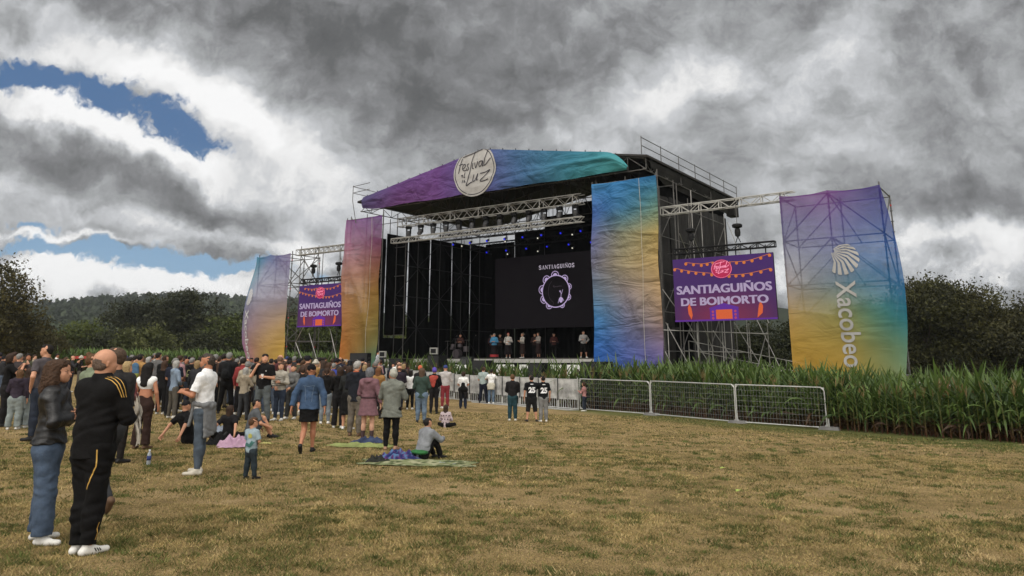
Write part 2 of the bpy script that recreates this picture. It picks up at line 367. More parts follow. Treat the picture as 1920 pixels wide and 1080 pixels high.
# ------------------------------------------------------------------ the stage and everything built round it
SA = R(34.8)
SU = Vector((math.cos(SA), -math.sin(SA), 0)); SD = Vector((math.sin(SA), math.cos(SA), 0))
SO = Vector((.1031 * 42, 42, 0))
def S(u, d, z=0.): return SO + SU * u + SD * d + Vector((0, 0, z))
def sg(u, d): p = S(u, d); return float(gz(p.x, p.y))
def st_empty(name, label, cat, u=0., d=0., z=0., group=None): return empty(name, label, cat, S(u, d, z), -SA, group)
steel = mat('galvanised_steel', (.36, .35, .33), .45, .8, .25, 2.)
steel_d = mat('weathered_scaffold_steel', (.13, .125, .118), .6, .6, .3, 2.)
alu = mat('aluminium_truss', (.44, .43, .40), .5, .8, .1, 3.)
blackp = mat('black_painted_steel', (.010, .010, .011), .6, spec=.2)
blackc = mat('black_stage_cloth', (.006, .006, .006), 1., var=.3, vs=1.2, bump=.3, bs=3., spec=.0)
greyc = mat('dark_grey_side_cloth', (.028, .027, .026), .9, var=.35, vs=.8, bump=.8, bs=2.4, spec=.15)
deckm = mat('stage_deck_boards', (.05, .045, .04), .8, var=.2)
white_edge = mat('white_deck_edge', (.36, .35, .33), .6, var=.12, vs=4.)
redm = mat('red_coupler', (.45, .02, .015), .5)

def scaffold(t, us, ds, zs, off, braces=(), r=.028, m=None, m2=None, ztop=None, couplers=True):
    """posts, ledgers and braces as separate parts of thing t; coordinates in the stage frame"""
    m = m or steel_d; m2 = m2 or m
    for i, u in enumerate(us):
        for j, d in enumerate(ds):
            b = MB(off); z0 = sg(u, d) - .03; zt = (ztop or zs[-1]) + (.25 if (i + j) % 2 == 0 else .1)
            b.tube((u, d, z0), (u, d, zt), r, 7); b.box((u - .07, d - .07, z0), (u + .07, d + .07, z0 + .03))
            z = zs[0]
            while z < zt:
                b.tube((u, d, z - .02), (u, d, z + .02), r * 1.9, 8); z += .5
            p = b.build('post', m, t)
            if couplers and (i == len(us) - 1):
                c = MB(off)
                for z in zs[1:]: c.tube((u, d, z - .45), (u, d, z - .38), r * 1.25, 7)
                c.build('coupler', redm, p)
    for z in zs:
        for d in ds:
            MB(off).tube((us[0], d, z), (us[-1], d, z), r * .9, 6).build('ledger', m2, t)
        for u in us:
            MB(off).tube((u, ds[0], z), (u, ds[-1], z), r * .9, 6).build('transom', m2, t)
    for (a, b_) in braces: MB(off).tube(a, b_, r * .85, 6).build('brace', m2, t)

def truss(name, label, group, A, B, w=.30, h=.30, r=.024, m=None, bay=.45, rl=.014, parent_kw=None):
    """box truss from A to B (stage frame), top chords at z of A, hanging h down"""
    m = m or alu
    t = st_empty(name, label, 'truss', *A, group=group)
    a = Vector(A); b = Vector(B); ax = (b - a).normalized(); L = (b - a).length
    side = Vector((0, 0, 1)).cross(ax).normalized() * (w / 2); dn = Vector((0, 0, -h))
    cs = [side, -side, side + dn, -side + dn]
    for c in cs: MB(A).tube(a + c, b + c, r, 7).build('chord', m, t)
    n = max(2, int(L / bay)); bb = MB(A)
    for k, (p, q) in enumerate(((0, 2), (1, 3), (0, 1), (2, 3))):
        for i in range(n):
            s0 = a + ax * (L * i / n); s1 = a + ax * (L * (i + 1) / n)
            bb.tube(s0 + cs[p if i % 2 == 0 else q], s1 + cs[q if i % 2 == 0 else p], rl, 5, cap=False)
    for i in range(0, n + 1, max(1, n // 6)):
        s0 = a + ax * (L * i / n)
        for p, q in ((0, 1), (1, 3), (3, 2), (2, 0)): bb.tube(s0 + cs[p], s0 + cs[q], rl * 1.3, 5, cap=False)
    bb.build('lacing', m, t)
    return t

def lerp3(a, b, t): return tuple(x * (1 - t) + y * t for x, y in zip(a, b))
def grid_color(rows, s, t):
    """bilinear lookup in rows of sRGB colours, s across 0..1, t down 0..1"""
    f = t * (len(rows) - 1); i = min(int(f), len(rows) - 2); v = f - i
    def row(r):
        g = s * (len(r) - 1); j = min(int(g), len(r) - 2); return lerp3(r[j], r[j + 1], g - j)
    c = lin(lerp3(row(rows[i]), row(rows[i + 1]), v)); g = sum(c) / 3
    return tuple((q * .90 + g * .10) * .72 for q in c)
def sheet_mat(name, see=.0, trans=.3, wr=1.):
    """printed mesh cloth: printed colour, partly see-through weave, light coming through"""
    m = bpy.data.materials.new(name); m.use_nodes = True; t = NT(m.node_tree); b = m.node_tree.nodes['Principled BSDF']
    a = t.n('ShaderNodeAttribute', attribute_name='Col').outputs['Color']
    P = t.n('ShaderNodeTexCoord').outputs['Object']
    n = t.n('ShaderNodeTexNoise', {'Vector': P, 'Scale': .75, 'Detail': 6., 'Roughness': .5, 'Distortion': 1.6}).outputs['Fac']
    n2 = t.n('ShaderNodeTexNoise', {'Vector': t.n('ShaderNodeMapping', {0: P, 2: (0, R(38), 0), 3: (1., 1., 3.2)}).outputs[0], 'Scale': .42, 'Detail': 4., 'Distortion': .8}).outputs['Fac']
    msk = t.ss(t.n('ShaderNodeTexNoise', {'Vector': P, 'Scale': .33, 'Detail': 2.}).outputs['Fac'], .38, .62, .12, 1.)
    hgt = t.m('ADD', t.m('MULTIPLY', n, msk), t.m('MULTIPLY', n2, 1.2))
    t.t.links.new(a, b.inputs['Base Color']); b.inputs['Roughness'].default_value = .62; b.inputs['Specular IOR Level'].default_value = .25
    bp = t.n('ShaderNodeBump', {'Height': hgt, 'Strength': .6 * wr, 'Distance': .46}); t.t.links.new(bp.outputs[0], b.inputs['Normal'])
    tr = t.n('ShaderNodeBsdfTranslucent', {0: a}); mx = t.n('ShaderNodeMixShader', {0: trans, 1: b.outputs[0], 2: tr.outputs[0]}).outputs[0]
    if see:
        mx = t.n('ShaderNodeMixShader', {0: see, 1: mx, 2: t.n('ShaderNodeBsdfTransparent', {0: (1, 1, 1, 1)}).outputs[0]}).outputs[0]
    t.t.links.new(mx, m.node_tree.nodes['Material Output'].inputs[0]); return m

def cloth_sheet(name, m, parent, pos, colf, nu, nv, hem=.02):
    """pos(s,t)->stage-frame point relative to the thing; colf(s,t)->linear colour"""
    V = []; C = []
    for j in range(nv + 1):
        for i in range(nu + 1):
            s, t = i / nu, j / nv; V.append(tuple(pos(s, t))); C.append(tuple(colf(s, t)) + (1,))
    i, j = np.meshgrid(np.arange(nu), np.arange(nv), indexing='ij'); a = (j * (nu + 1) + i).ravel()
    F = np.stack([a, a + nu + 1, a + nu + 2, a + 1], -1)
    me = mesh_from(name, V, F, [m], smooth=True, cols=C)
    return link(name, me, parent)

_txt = {}
def text_geo(s, bold=.0, shear=0., sub=0):
    key = (s, bold, shear, sub)
    if key in _txt: return _txt[key]
    cu = bpy.data.curves.new('lettering', 'FONT'); cu.body = s; cu.offset = bold; cu.shear = shear; cu.resolution_u = 4; cu.fill_mode = 'FRONT'
    o = bpy.data.objects.new('lettering', cu); COL.objects.link(o); dg = bpy.context.evaluated_depsgraph_get()
    me = bpy.data.meshes.new_from_object(o.evaluated_get(dg)); bpy.data.objects.remove(o); bpy.data.curves.remove(cu)
    import bmesh
    bm = bmesh.new(); bm.from_mesh(me); bmesh.ops.triangulate(bm, faces=bm.faces[:])
    for _ in range(sub):
        es = [e for e in bm.edges if e.calc_length() > .22]
        if not es: break
        bmesh.ops.subdivide_edges(bm, edges=es, cuts=1); bmesh.ops.triangulate(bm, faces=bm.faces[:])
    V = np.array([v.co[:2] for v in bm.verts]); F = [tuple(v.index for v in f.verts) for f in bm.faces]; bm.free(); bpy.data.meshes.remove(me)
    mn, mx = V.min(0), V.max(0); V = (V - mn)
    _txt[key] = (V, F, (mx - mn)); return _txt[key]
def ribbon(pts, w, closed=False):
    """flat 2-D stroke along pts (Catmull-Rom smoothed) -> verts, faces"""
    P = [np.array(p, float) for p in pts]; out = []
    n = len(P)
    for i in range(n if closed else n - 1):
        p0 = P[(i - 1) % n] if closed or i > 0 else P[0]; p1 = P[i % n]; p2 = P[(i + 1) % n]; p3 = P[(i + 2) % n] if closed or i + 2 < n else P[-1]
        for k in range(5):
            t = k / 5; out.append(.5 * ((2 * p1) + (-p0 + p2) * t + (2 * p0 - 5 * p1 + 4 * p2 - p3) * t * t + (-p0 + 3 * p1 - 3 * p2 + p3) * t ** 3))
    if not closed: out.append(P[-1])
    V = []; F = []; m_ = len(out)
    for i in range(m_):
        a = out[(i - 1) % m_] if closed or i else out[0]; b = out[(i + 1) % m_] if closed or i + 1 < m_ else out[-1]
        d = b - a; L = np.linalg.norm(d) + 1e-9; nn = np.array((-d[1], d[0])) / L * w / 2
        V += [out[i] + nn, out[i] - nn]
    for i in range(m_ if closed else m_ - 1):
        j = (i + 1) % m_; F.append((2 * i, 2 * i + 1, 2 * j + 1, 2 * j))
    return V, F
def disc(c, r, n=28, ry=None):
    ry = ry or r
    return [(c[0] + r * math.cos(2 * math.pi * i / n), c[1] + ry * math.sin(2 * math.pi * i / n)) for i in range(n)], [tuple(range(n))]
class Flat:
    """2-D shapes mapped onto a surface by f(x, y) -> 3-D point"""
    def __init__(s): s.v = []; s.f = []
    def add(s, V, F, sc=1., ox=0., oy=0.):
        b = len(s.v); s.v += [(p[0] * sc + ox, p[1] * sc + oy) for p in V]; s.f += [tuple(i + b for i in f) for f in F]; return s
    def text(s, st, x, y, h, w=None, bold=0., shear=0., sub=0, align='c', cap=None):
        V, F, dim = text_geo(st, bold, shear, sub); k = h / (cap or dim[1]); kx = (w / dim[0]) if w else k
        W_ = dim[0] * kx; x0 = x - W_ / 2 if align == 'c' else x
        b = len(s.v); s.v += [(p[0] * kx + x0, p[1] * k + y) for p in V]; s.f += [tuple(i + b for i in f) for f in F]; return s
    def build(s, name, m, parent, f):
        me = mesh_from(name, [tuple(f(*p)) for p in s.v], s.f, [m]); return link(name, me, parent)

LOGO = [[(-.86, -.02), (-.78, .3), (-.68, .66)], [(-.84, .36), (-.62, .40)], [(-.66, .70), (-.1, .82), (.42, .93)],
        [(-.62, .16), (-.5, .26), (-.5, .36), (-.6, .34), (-.64, .14), (-.5, .08), (-.4, .18)], [(-.28, .36), (-.38, .34), (-.36, .24), (-.3, .14), (-.42, .06)],
        [(.02, .96), (-.14, .4), (-.24, -.12)], [(-.06, .36), (-.1, .14), (-.02, .12)], [(.04, .36), (.08, .12), (.2, .4)], [(.42, .4), (.28, .36), (.26, .18), (.36, .2), (.46, .4), (.44, .16), (.5, .2)],
        [(.74, .98), (.6, .6), (.52, .24), (.6, .2), (.9, .46)], [(-.72, -.14), (-.64, -.1), (-.66, -.22)], [(-.5, .0), (-.56, -.22), (-.48, -.2)], [(-.6, -.32), (-.66, -.46)], [(-.5, -.34), (-.54, -.44), (-.46, -.42)],
        [(-.26, -.12), (-.34, -.4), (-.4, -.62), (-.2, -.52), (-.06, -.48)], [(.0, -.16), (-.06, -.42), (.06, -.44), (.2, -.14), (.16, -.42), (.24, -.4)], [(.34, -.16), (.62, -.14), (.86, -.06), (.56, -.34), (.36, -.5), (.56, -.52), (.78, -.46)]]
def logo_strokes(fl, cx, cy, r, w):
    for st in LOGO:
        V, F = ribbon([(cx + p[0] * r * .92, cy + p[1] * r * .92) for p in st], w); fl.add(V, F)
    return fl
def shell(fl, cx, cy, r):
    ax, ay = cx - r * .62, cy + r * .62
    for k in range(9):
        a0 = R(88 - k * 23.5); a1 = a0 - R(14.5)
        p = [(cx + r * math.cos(a0 - R(18)), cy + r * math.sin(a0 - R(18))), (cx + r * math.cos((a0 + a1) / 2 - R(18)) * 1.02, cy + r * math.sin((a0 + a1) / 2 - R(18)) * 1.02), (cx + r * math.cos(a1 - R(18)), cy + r * math.sin(a1 - R(18)))]
        q0 = (ax + (p[0][0] - ax) * .12, ay + (p[0][1] - ay) * .12); q1 = (ax + (p[2][0] - ax) * .12, ay + (p[2][1] - ay) * .12)
        def md(a, b, bend): return ((a[0] + b[0]) / 2 + bend * r * (b[1] - a[1]) / r * .12, (a[1] + b[1]) / 2 - bend * r * (b[0] - a[0]) / r * .12)
        m0 = md(q0, p[0], -1); m1 = md(q1, p[2], -1)
        fl.add([q0, m0, p[0], p[1], p[2], m1, q1], [(0, 6, 5, 1), (1, 5, 4, 3, 2)])
    return fl

# ---- main stage
def main_stage():
    t = st_empty('concert_stage', 'large covered festival stage with black drapes and gabled scaffold roof behind the corn', 'stage')
    U0, U1 = -18.0, 3.45
    # deck
    b = MB().box((-19., -.1, 1.62), (1.9, 13.2, 1.86)); b.build('deck', deckm, t)
    MB().box((-19.2, -.16, 1.60), (1.8, -.105, 1.80)).build('deck_edge', white_edge, t)
    MB().box((-19.2, -.13, .2), (1.8, -.11, 1.6)).build('front_skirt', blackc, t)
    # roof: gable, ridge along d
    zr, ze, um = 14.42, 12.46, -7.3
    V = []; F = []
    def zroof(u): return zr - (zr - ze) * abs(u - um) / 10.95
    us = [U0 - .25, um, 3.62]
    rb = MB()
    for k in range(2):
        ua, ub = us[k], us[k + 1]; za, zb = zroof(ua), zroof(ub)
        rb.add([(ua, -.1, za), (ub, -.1, zb), (ub, 14.55, zb), (ua, 14.55, za), (ua, -.1, za - .12), (ub, -.1, zb - .12), (ub, 14.55, zb - .12), (ua, 14.55, za - .12)],
               [(0, 1, 2, 3), (7, 6, 5, 4), (0, 4, 5, 1), (3, 2, 6, 7), (0, 3, 7, 4), (1, 5, 6, 2)])
    rb.build('roof_sheet', mat('black_roof_tarpaulin', (.022, .019, .017), .75, var=.3, vs=.7), t)
    # rear gutter box of the right eave
    MB().box((3.0, 13.6, 11.25), (3.55, 14.5, 12.3)).build('eave_end', greyc, t)
    # eave curtain strip under the right edge
    MB().add([(3.5, 0.4, 12.3), (3.5, 14.3, 12.3), (3.1, 14.3, 11.35), (3.1, 3.0, 11.5), (3.4, .8, 12.0)], [(0, 1, 2, 3, 4)]).build('eave_lining', greyc, t)
    # roof trusses across (u) and along (d)
    for d in (.05, 4.8, 9.6, 14.2):
        tr = MB()
        n = 20
        for i in range(n):
            ua = U0 + (3.45 - U0) * i / n; ub = U0 + (3.45 - U0) * (i + 1) / n
            for lo in (11.72,):
                tr.tube((ua, d, zroof(ua) - .16), (ub, d, zroof(ub) - .16), .03, 6, cap=False); tr.tube((ua, d, lo), (ub, d, lo), .03, 6, cap=False)
                if i % 2: tr.tube((ua, d, zroof(ua) - .16), (ub, d, lo), .022, 5, cap=False)
                else: tr.tube((ua, d, lo), (ub, d, zroof(ub) - .16), .022, 5, cap=False)
                tr.tube((ub, d, lo), (ub, d, zroof(ub) - .16), .022, 5, cap=False)
        tr.build('roof_truss', steel_d, t)
    for u in (U0, -12.6, -2.0, 3.3):
        tr = MB(); z1 = zroof(u) - .18; z0 = 11.75; n = 14
        tr.tube((u, 0, z1), (u, 14.3, z1), .03, 6); tr.tube((u, 0, z0), (u, 14.3, z0), .03, 6)
        for i in range(n):
            a, c = 14.3 * i / n, 14.3 * (i + 1) / n
            tr.tube((u, a, z0 if i % 2 else z1), (u, c, z1 if i % 2 else z0), .022, 5, cap=False)
            if i % 2: tr.tube((u, a, z0), (u, a, z1), .02, 5, cap=False)
        tr.build('purlin_truss', steel_d, t)
    # handrails along both eaves
    for side_, u, z0, ds in (('r', 3.5, 12.46, np.linspace(-.55, 14.5, 7)), ('l', U0 - .2, 12.4, np.linspace(-.6, 14., 7))):
        hr = MB(); zt = z0 + (.88 if side_ == 'r' else 1.0)
        for d in ds: hr.tube((u, d, z0 - .05), (u, d, zt + .07), .024, 6)
        for z in (zt, zt - .45): hr.tube((u, ds[0], z), (u, ds[-1], z), .022, 6)
        if side_ == 'l':
            for z in (zt, zt - .45): hr.tube((u, ds[0], z), (u + 1.6, ds[0], z + .28 - .2), .022, 6)
            hr.tube((u, ds[0], z0), (u + .1, -.3, 10.9), .022, 6)
        hr.build('handrail', steel_d, t)
    # tower posts behind the column banners
    for (ua, ub) in ((.35, 3.95), (-19.0, -15.9)):
        for u in (ua, (ua + ub) / 2, ub):
            for d in (.12, 2.4): MB().tube((u, d, sg(u, d)), (u, d, 11.5), .028, 7).build('post', steel_d, t)
        for k, z in enumerate((1.4, 3.4, 5.4, 7.4, 9.4, 11.2)):
            for d in (.12, 2.4): MB().tube((ua, d, z), (ub, d, z), .025, 6).build('ledger', steel_d, t)
            if z < 11:
                q = k % 2; um_ = (ua + ub) / 2
                MB().tube((ua if q else um_, .14, z), (um_ if q else ua, .14, z + 2), .024, 6).tube((ub if q else um_, .14, z), (um_ if q else ub, .14, z + 2), .024, 6).build('brace', steel_d, t)
    # side and back walls: drapes hung between posts, with narrow gaps of daylight
    def drape(u0, d0, u1, d1, z0, z1, m, n=26, wav=.05):
        bb = MB(); V = []; F = []
        L = math.hypot(u1 - u0, d1 - d0); nx, ny = (d1 - d0) / L, -(u1 - u0) / L; ph = rnd.random() * 9
        for j in range(5):
            for i in range(n + 1):
                s = i / n; w = wav * math.sin(s * L * 7 + ph + .7 * math.sin(j + s * 5)) * (.5 + .5 * j / 4)
                V.append((u0 + (u1 - u0) * s + nx * w, d0 + (d1 - d0) * s + ny * w, z1 + (z0 - z1) * j / 4))
        F = [(j * (n + 1) + i, j * (n + 1) + i + 1, (j + 1) * (n + 1) + i + 1, (j + 1) * (n + 1) + i) for j in range(4) for i in range(n)]
        bb.add(V, F); return bb
    slits = [-.1, 1.5, 3.75, 6.18, 8.65, 10.98, 13.2]
    for k in range(6):
        a, c = slits[k], slits[k + 1]
        g0 = .03 if k else 0
        zt = (9.9, 10.3, 10.4, 10.5, 10.6, 10.7)[k]
        drape(-16.9, a + g0, -16.9, c - .03, 3.4 if k in (1,) else 1.86, zt, blackc).build('side_drape', blackc, t, True)
        if k == 1: drape(-16.7, a - .4, -16.7, c, 1.86, 3.2, blackc).build('side_drape', blackc, t, True)
        if k == 2: drape(-16.7, a + .3, -16.7, c + .4, 1.86, 4.4, blackc).build('side_drape', blackc, t, True)
    for k in range(7):
        a = -16.9 + k * 2.85
        drape(a, 13.0, a + 2.86, 13.0, 1.86, (10.9, 11.6, 12.6, 13.4, 13.4, 12.9, 12.3)[k], blackc).build('back_drape', blackc, t, True)
    # right side cladding, outside, dull grey
    for k in range(5):
        a = .7 + k * 2.3
        if k == 1: drape(3.42, a, 3.42, a + 2.3, 4.1, 10.7, greyc, wav=.09).build('side_drape', greyc, t, True)
        else: drape(3.42, a, 3.42, a + 2.3, -.2, 10.6 + .06 * k, greyc, wav=.09).build('side_drape', greyc, t, True)
    drape(2.9, .4, 2.9, 13., 1.0, 12.3, blackc).build('inner_drape', blackc, t, True)
    # posts inside on the left wing, in front of the drapes
    for u, d in ((-16.0, 1.6), (-16.0, 3.8), (-16.0, 6.2), (-16.0, 8.7), (-16.0, 11.), (-14.6, 12.6), (-11., 12.6)):
        MB().tube((u, d, 1.86), (u, d, 11.6), .03, 7).build('post', mat('dull_dark_steel', (.05, .05, .05), .7, .3), t)
    for z in (3.9, 6.0, 8.1, 10.0): MB().tube((-16.0, 1.6, z), (-16.0, 12.6, z), .024, 6).build('ledger', blackp, t)
    ds = (1.6, 3.8, 6.2, 8.7, 11.)
    for k in range(4):
        for q, z in enumerate((1.9, 3.9, 6.0, 8.1)):
            a, c = ds[k], ds[k + 1]
            if (k + q) % 2: a, c = c, a
            MB().tube((-15.96, a, z), (-15.96, c, z + 2.0), .022, 6).build('brace', blackp, t)
    # outside scaffold carrying the right wall
    zs = [.2, 2.2, 4.2, 6.2, 8.2, 10.2]
    dd = [.9, 2.9, 4.9, 6.9, 8.9, 10.9]
    for i, d in enumerate(dd):
        for u in (3.75, 4.75):
            if u > 4 and d > 3.5 : zt = 6.4 if d < 6 else 4.4
            else: zt = 10.9
            MB().tube((u, d, sg(u, d)), (u, d, zt), .028, 7).build('post', steel if i % 2 else steel_d, t)
    for z in zs[1:]:
        MB().tube((3.75, .9, z), (3.75, 10.9, z), .024, 6).build('ledger', steel_d, t)
        if z < 7: MB().tube((4.75, .9, z), (4.75, 10.9 if z < 5 else 4.9, z), .026, 6).build('ledger', steel, t)
    for i in range(5):
        for q, z in enumerate(zs[:-1]):
            if (i + q) % 2 == 0: MB().tube((3.8, dd[i], z), (3.8, dd[i + 1], z + 2), .022, 6).build('brace', steel_d, t)
    for i in range(2):
        for q in range(3):
            MB().tube((4.8, dd[i], zs[q + 1] + 2), (4.8, dd[i + 1], zs[q + 1]), .024, 6).build('brace', steel, t)
    # low outrigger bays beside the stage and loading ramp with rails
    for (u, d) in ((4.3, 0.), (5.6, .6), (6.6, 1.4), (7.7, 2.2), (8.5, 2.6)):
        MB().tube((u, d, sg(u, d)), (u, d, 3.55), .026, 7).build('post', steel, t)
    MB().tube((4.1, -.1, 3.22), (8.5, 2.6, 3.02), .028, 6).build('ledger', steel, t)
    for a, c in (((4.2, 0, 3.6), (5.9, .8, -.2)), ((5.2, .4, 3.2), (6.9, 1.6, -.2)), ((6.2, 1.2, 3.2), (8., 2.4, -.2)), ((8.45, 2.6, 3.1), (7.6, 2.2, .2)), ((7.1, 1.8, 3.6), (8.5, 2.7, .6)), ((4.1, -.05, 5.3), (5.4, .5, 3.2)), ((4.1, -.05, 2.2), (5.1, .3, -.1))):
        MB().tube(a, c, .024, 6).build('brace', steel, t)
    rp = MB()
    rp.add([(4.9, 1.2, 1.7), (4.9, 2.4, 1.7), (10.4, 4.2, .5), (10.4, 3.0, .5), (4.9, 1.2, 1.6), (4.9, 2.4, 1.6), (10.4, 4.2, .4), (10.4, 3., .4)], [(0, 3, 2, 1), (4, 5, 6, 7), (0, 4, 7, 3), (1, 2, 6, 5), (0, 1, 5, 4), (3, 7, 6, 2)])
    rp.build('ramp', deckm, t)
    rr = MB()
    for s in np.linspace(0, 1, 6): rr.tube((4.9 + 5.5 * s, 1.15 + 1.8 * s, 1.7 - 1.2 * s), (4.9 + 5.5 * s, 1.15 + 1.8 * s, 2.7 - 1.2 * s), .022, 6)
    for h in (1., .55): rr.tube((4.9, 1.15, 1.7 + h), (10.4, 2.95, .5 + h), .022, 6)
    rr.build('ramp_handrail', steel, t)
    # diagonal stay at the far right rear
    MB().tube((3.5, 12.2, 10.6), (5.6, 12.6, 4.), .026, 6).build('brace', steel, t)
    MB().tube((3.5, 12., 8.), (6.2, 12.6, 1.), .026, 6).build('brace', steel, t)
    return t
main_stage()

# ---- printed banners
CR = [[(60, 150, 215), (22, 128, 196), (20, 120, 180)], [(58, 110, 195), (40, 120, 170), (100, 150, 140)], [(110, 120, 180), (150, 150, 120), (190, 165, 90)], [(125, 125, 150), (176, 160, 120), (205, 170, 100)],
      [(110, 140, 170), (150, 138, 140), (195, 160, 110)], [(40, 130, 200), (120, 125, 160), (170, 140, 120)], [(25, 110, 205), (90, 110, 185), (130, 110, 160)], [(30, 95, 195), (60, 90, 195), (90, 85, 185)]]
CL = [[(160, 90, 165), (130, 75, 165)], [(195, 125, 165), (150, 85, 130)], [(225, 160, 150), (180, 115, 90)], [(225, 160, 110), (185, 140, 55)], [(225, 150, 80), (170, 145, 60)], [(230, 140, 50), (150, 150, 85)], [(235, 130, 30), (70, 160, 165)]]
TL = [[(40, 140, 165), (95, 110, 165), (120, 95, 155)], [(50, 140, 175), (150, 155, 190), (150, 145, 180)], [(140, 150, 200), (175, 170, 195), (180, 165, 180)], [(165, 155, 205), (190, 160, 175), (220, 180, 120)], [(200, 130, 190), (220, 170, 130), (235, 190, 70)], [(215, 120, 190), (225, 170, 100), (235, 180, 50)]]
TR = [[(120, 65, 145), (125, 50, 145), (62, 48, 142)], [(110, 105, 160), (105, 85, 160), (40, 66, 160)], [(140, 140, 165), (110, 120, 175), (8, 98, 182)], [(180, 160, 150), (120, 150, 165), (0, 112, 176)], [(220, 176, 90), (180, 176, 100), (30, 140, 165)], [(225, 175, 55), (215, 180, 75), (110, 160, 130)], [(225, 165, 35), (220, 170, 50), (150, 170, 120)]]
CF = [[(80, 75, 125), (105, 60, 135), (110, 60, 140), (90, 95, 160), (55, 110, 155), (40, 130, 160), (60, 165, 170)], [(85, 70, 120), (110, 60, 125), (115, 65, 140), (95, 85, 155), (60, 110, 160), (55, 145, 160), (70, 170, 170)]]
m_op = sheet_mat('printed_banner_cloth', 0., .12, 1.)
m_net = sheet_mat('printed_mesh_netting', .21, .5, .5)
m_net2 = sheet_mat('printed_mesh_netting_dense', .12, .5, .7)
m_fas = sheet_mat('printed_fascia_cloth', .0, .1, .9)
white_ink = mat('white_banner_print', (.37, .36, .345), .8, var=.12, vs=1.5); grey_ink = mat('grey_banner_print', (.60, .60, .62), .8); dark_ink = mat('dark_banner_print', (.03, .028, .04), .8)
rim = steel_d
def crease(s, t, k, a=1.):
    """soft diagonal sag folds of hanging cloth"""
    v = 0
    for (x0, y0, ang, f, am) in k:
        c, sn = math.cos(ang), math.sin(ang); q = (s - x0) * c + (t - y0) * sn; r = -(s - x0) * sn + (t - y0) * c
        v += am * math.exp(-(q * f) ** 2) * math.exp(-(r * 1.6) ** 2)
    return v * a
def col_banner(name, label, u0, u1, z0, z1, rows, m, seed, loops=True):
    t = st_empty(name, label, 'banner', u0, -.05, z0, 'tall banners on the two stage columns')
    w, h = u1 - u0, z1 - z0; r_ = random.Random(seed)
    ks = [(r_.random(), r_.random(), r_.uniform(-1.2, 1.2), r_.uniform(7, 16), r_.uniform(-.06, .08)) for _ in range(16)] + [(.5, .07, 1.2, 9, .10), (.35, .16, 1.0, 10, .10), (.9, .67, .5, 9, .10), (.75, .72, -.9, 12, .08)]
    def pos(s, tt):
        e = .08 * math.sin(tt * 9 + s) * s * (1 - s) + .02 * math.sin(s * 17 + tt * 23)
        edge = (.04 * math.sin(tt * 11) if s in (0, 1) else 0)
        dz = -.10 * (1 - abs(2 * s - 1)) if tt < .01 else 0
        taper = .05 + .0 * tt
        return (s * w + edge + .07 * math.sin(tt * 3.14) * (s - .5), -.12 - .22 * math.sin(math.pi * s) * math.sin(math.pi * min(1, tt * 1.1)) * .6 - e - crease(s, tt, ks), h * (1 - tt) + dz)
    cloth_sheet('printed_cloth', m, t, pos, lambda s, tt: tuple(min(1, q * (1.0 if u0 > -5 else 1.25)) for q in grid_color(rows, s, tt)), 44, 110)
    b = MB()
    b.tube((-.02, 0, 0), (-.02, 0, h + .15), .03, 7); b.tube((w + .02, 0, 0), (w + .02, 0, h + .35), .03, 7); b.tube((-.05, 0, h - .02), (w + .05, 0, h - .02), .03, 7)
    b.build('frame', steel_d, t)
    # ties and a stitched seam
    sm = MB()
    for k in range(40):
        t0, t1 = k / 40, (k + 1) / 40; a = pos(.76, t0); c = pos(.76, t1); sm.tube((a[0], a[1] - .012, a[2]), (c[0], c[1] - .012, c[2]), .012, 4, cap=False)
    sm.build('seam', mat('pale_seam_tape', (.45, .42, .36), .8), t)
    tb = MB()
    for k in range(22):
        z = h * (k + .5) / 22
        for x in (-.02, w + .02): tb.tube((x, -.05, z), (x, .05, z + .02), .016, 5)
    tb.build('ties', blackp, t)
    return t
col_banner('column_banner', 'tall blue and tan gradient banner on the stage column right of the opening', .22, 4.08, .75, 11.25, CR, m_op, 3)
col_banner('column_banner', 'tall purple, ochre and teal gradient banner on the stage column left of the opening', -19.18, -15.78, 1.0, 11.22, CL, m_net2, 9)

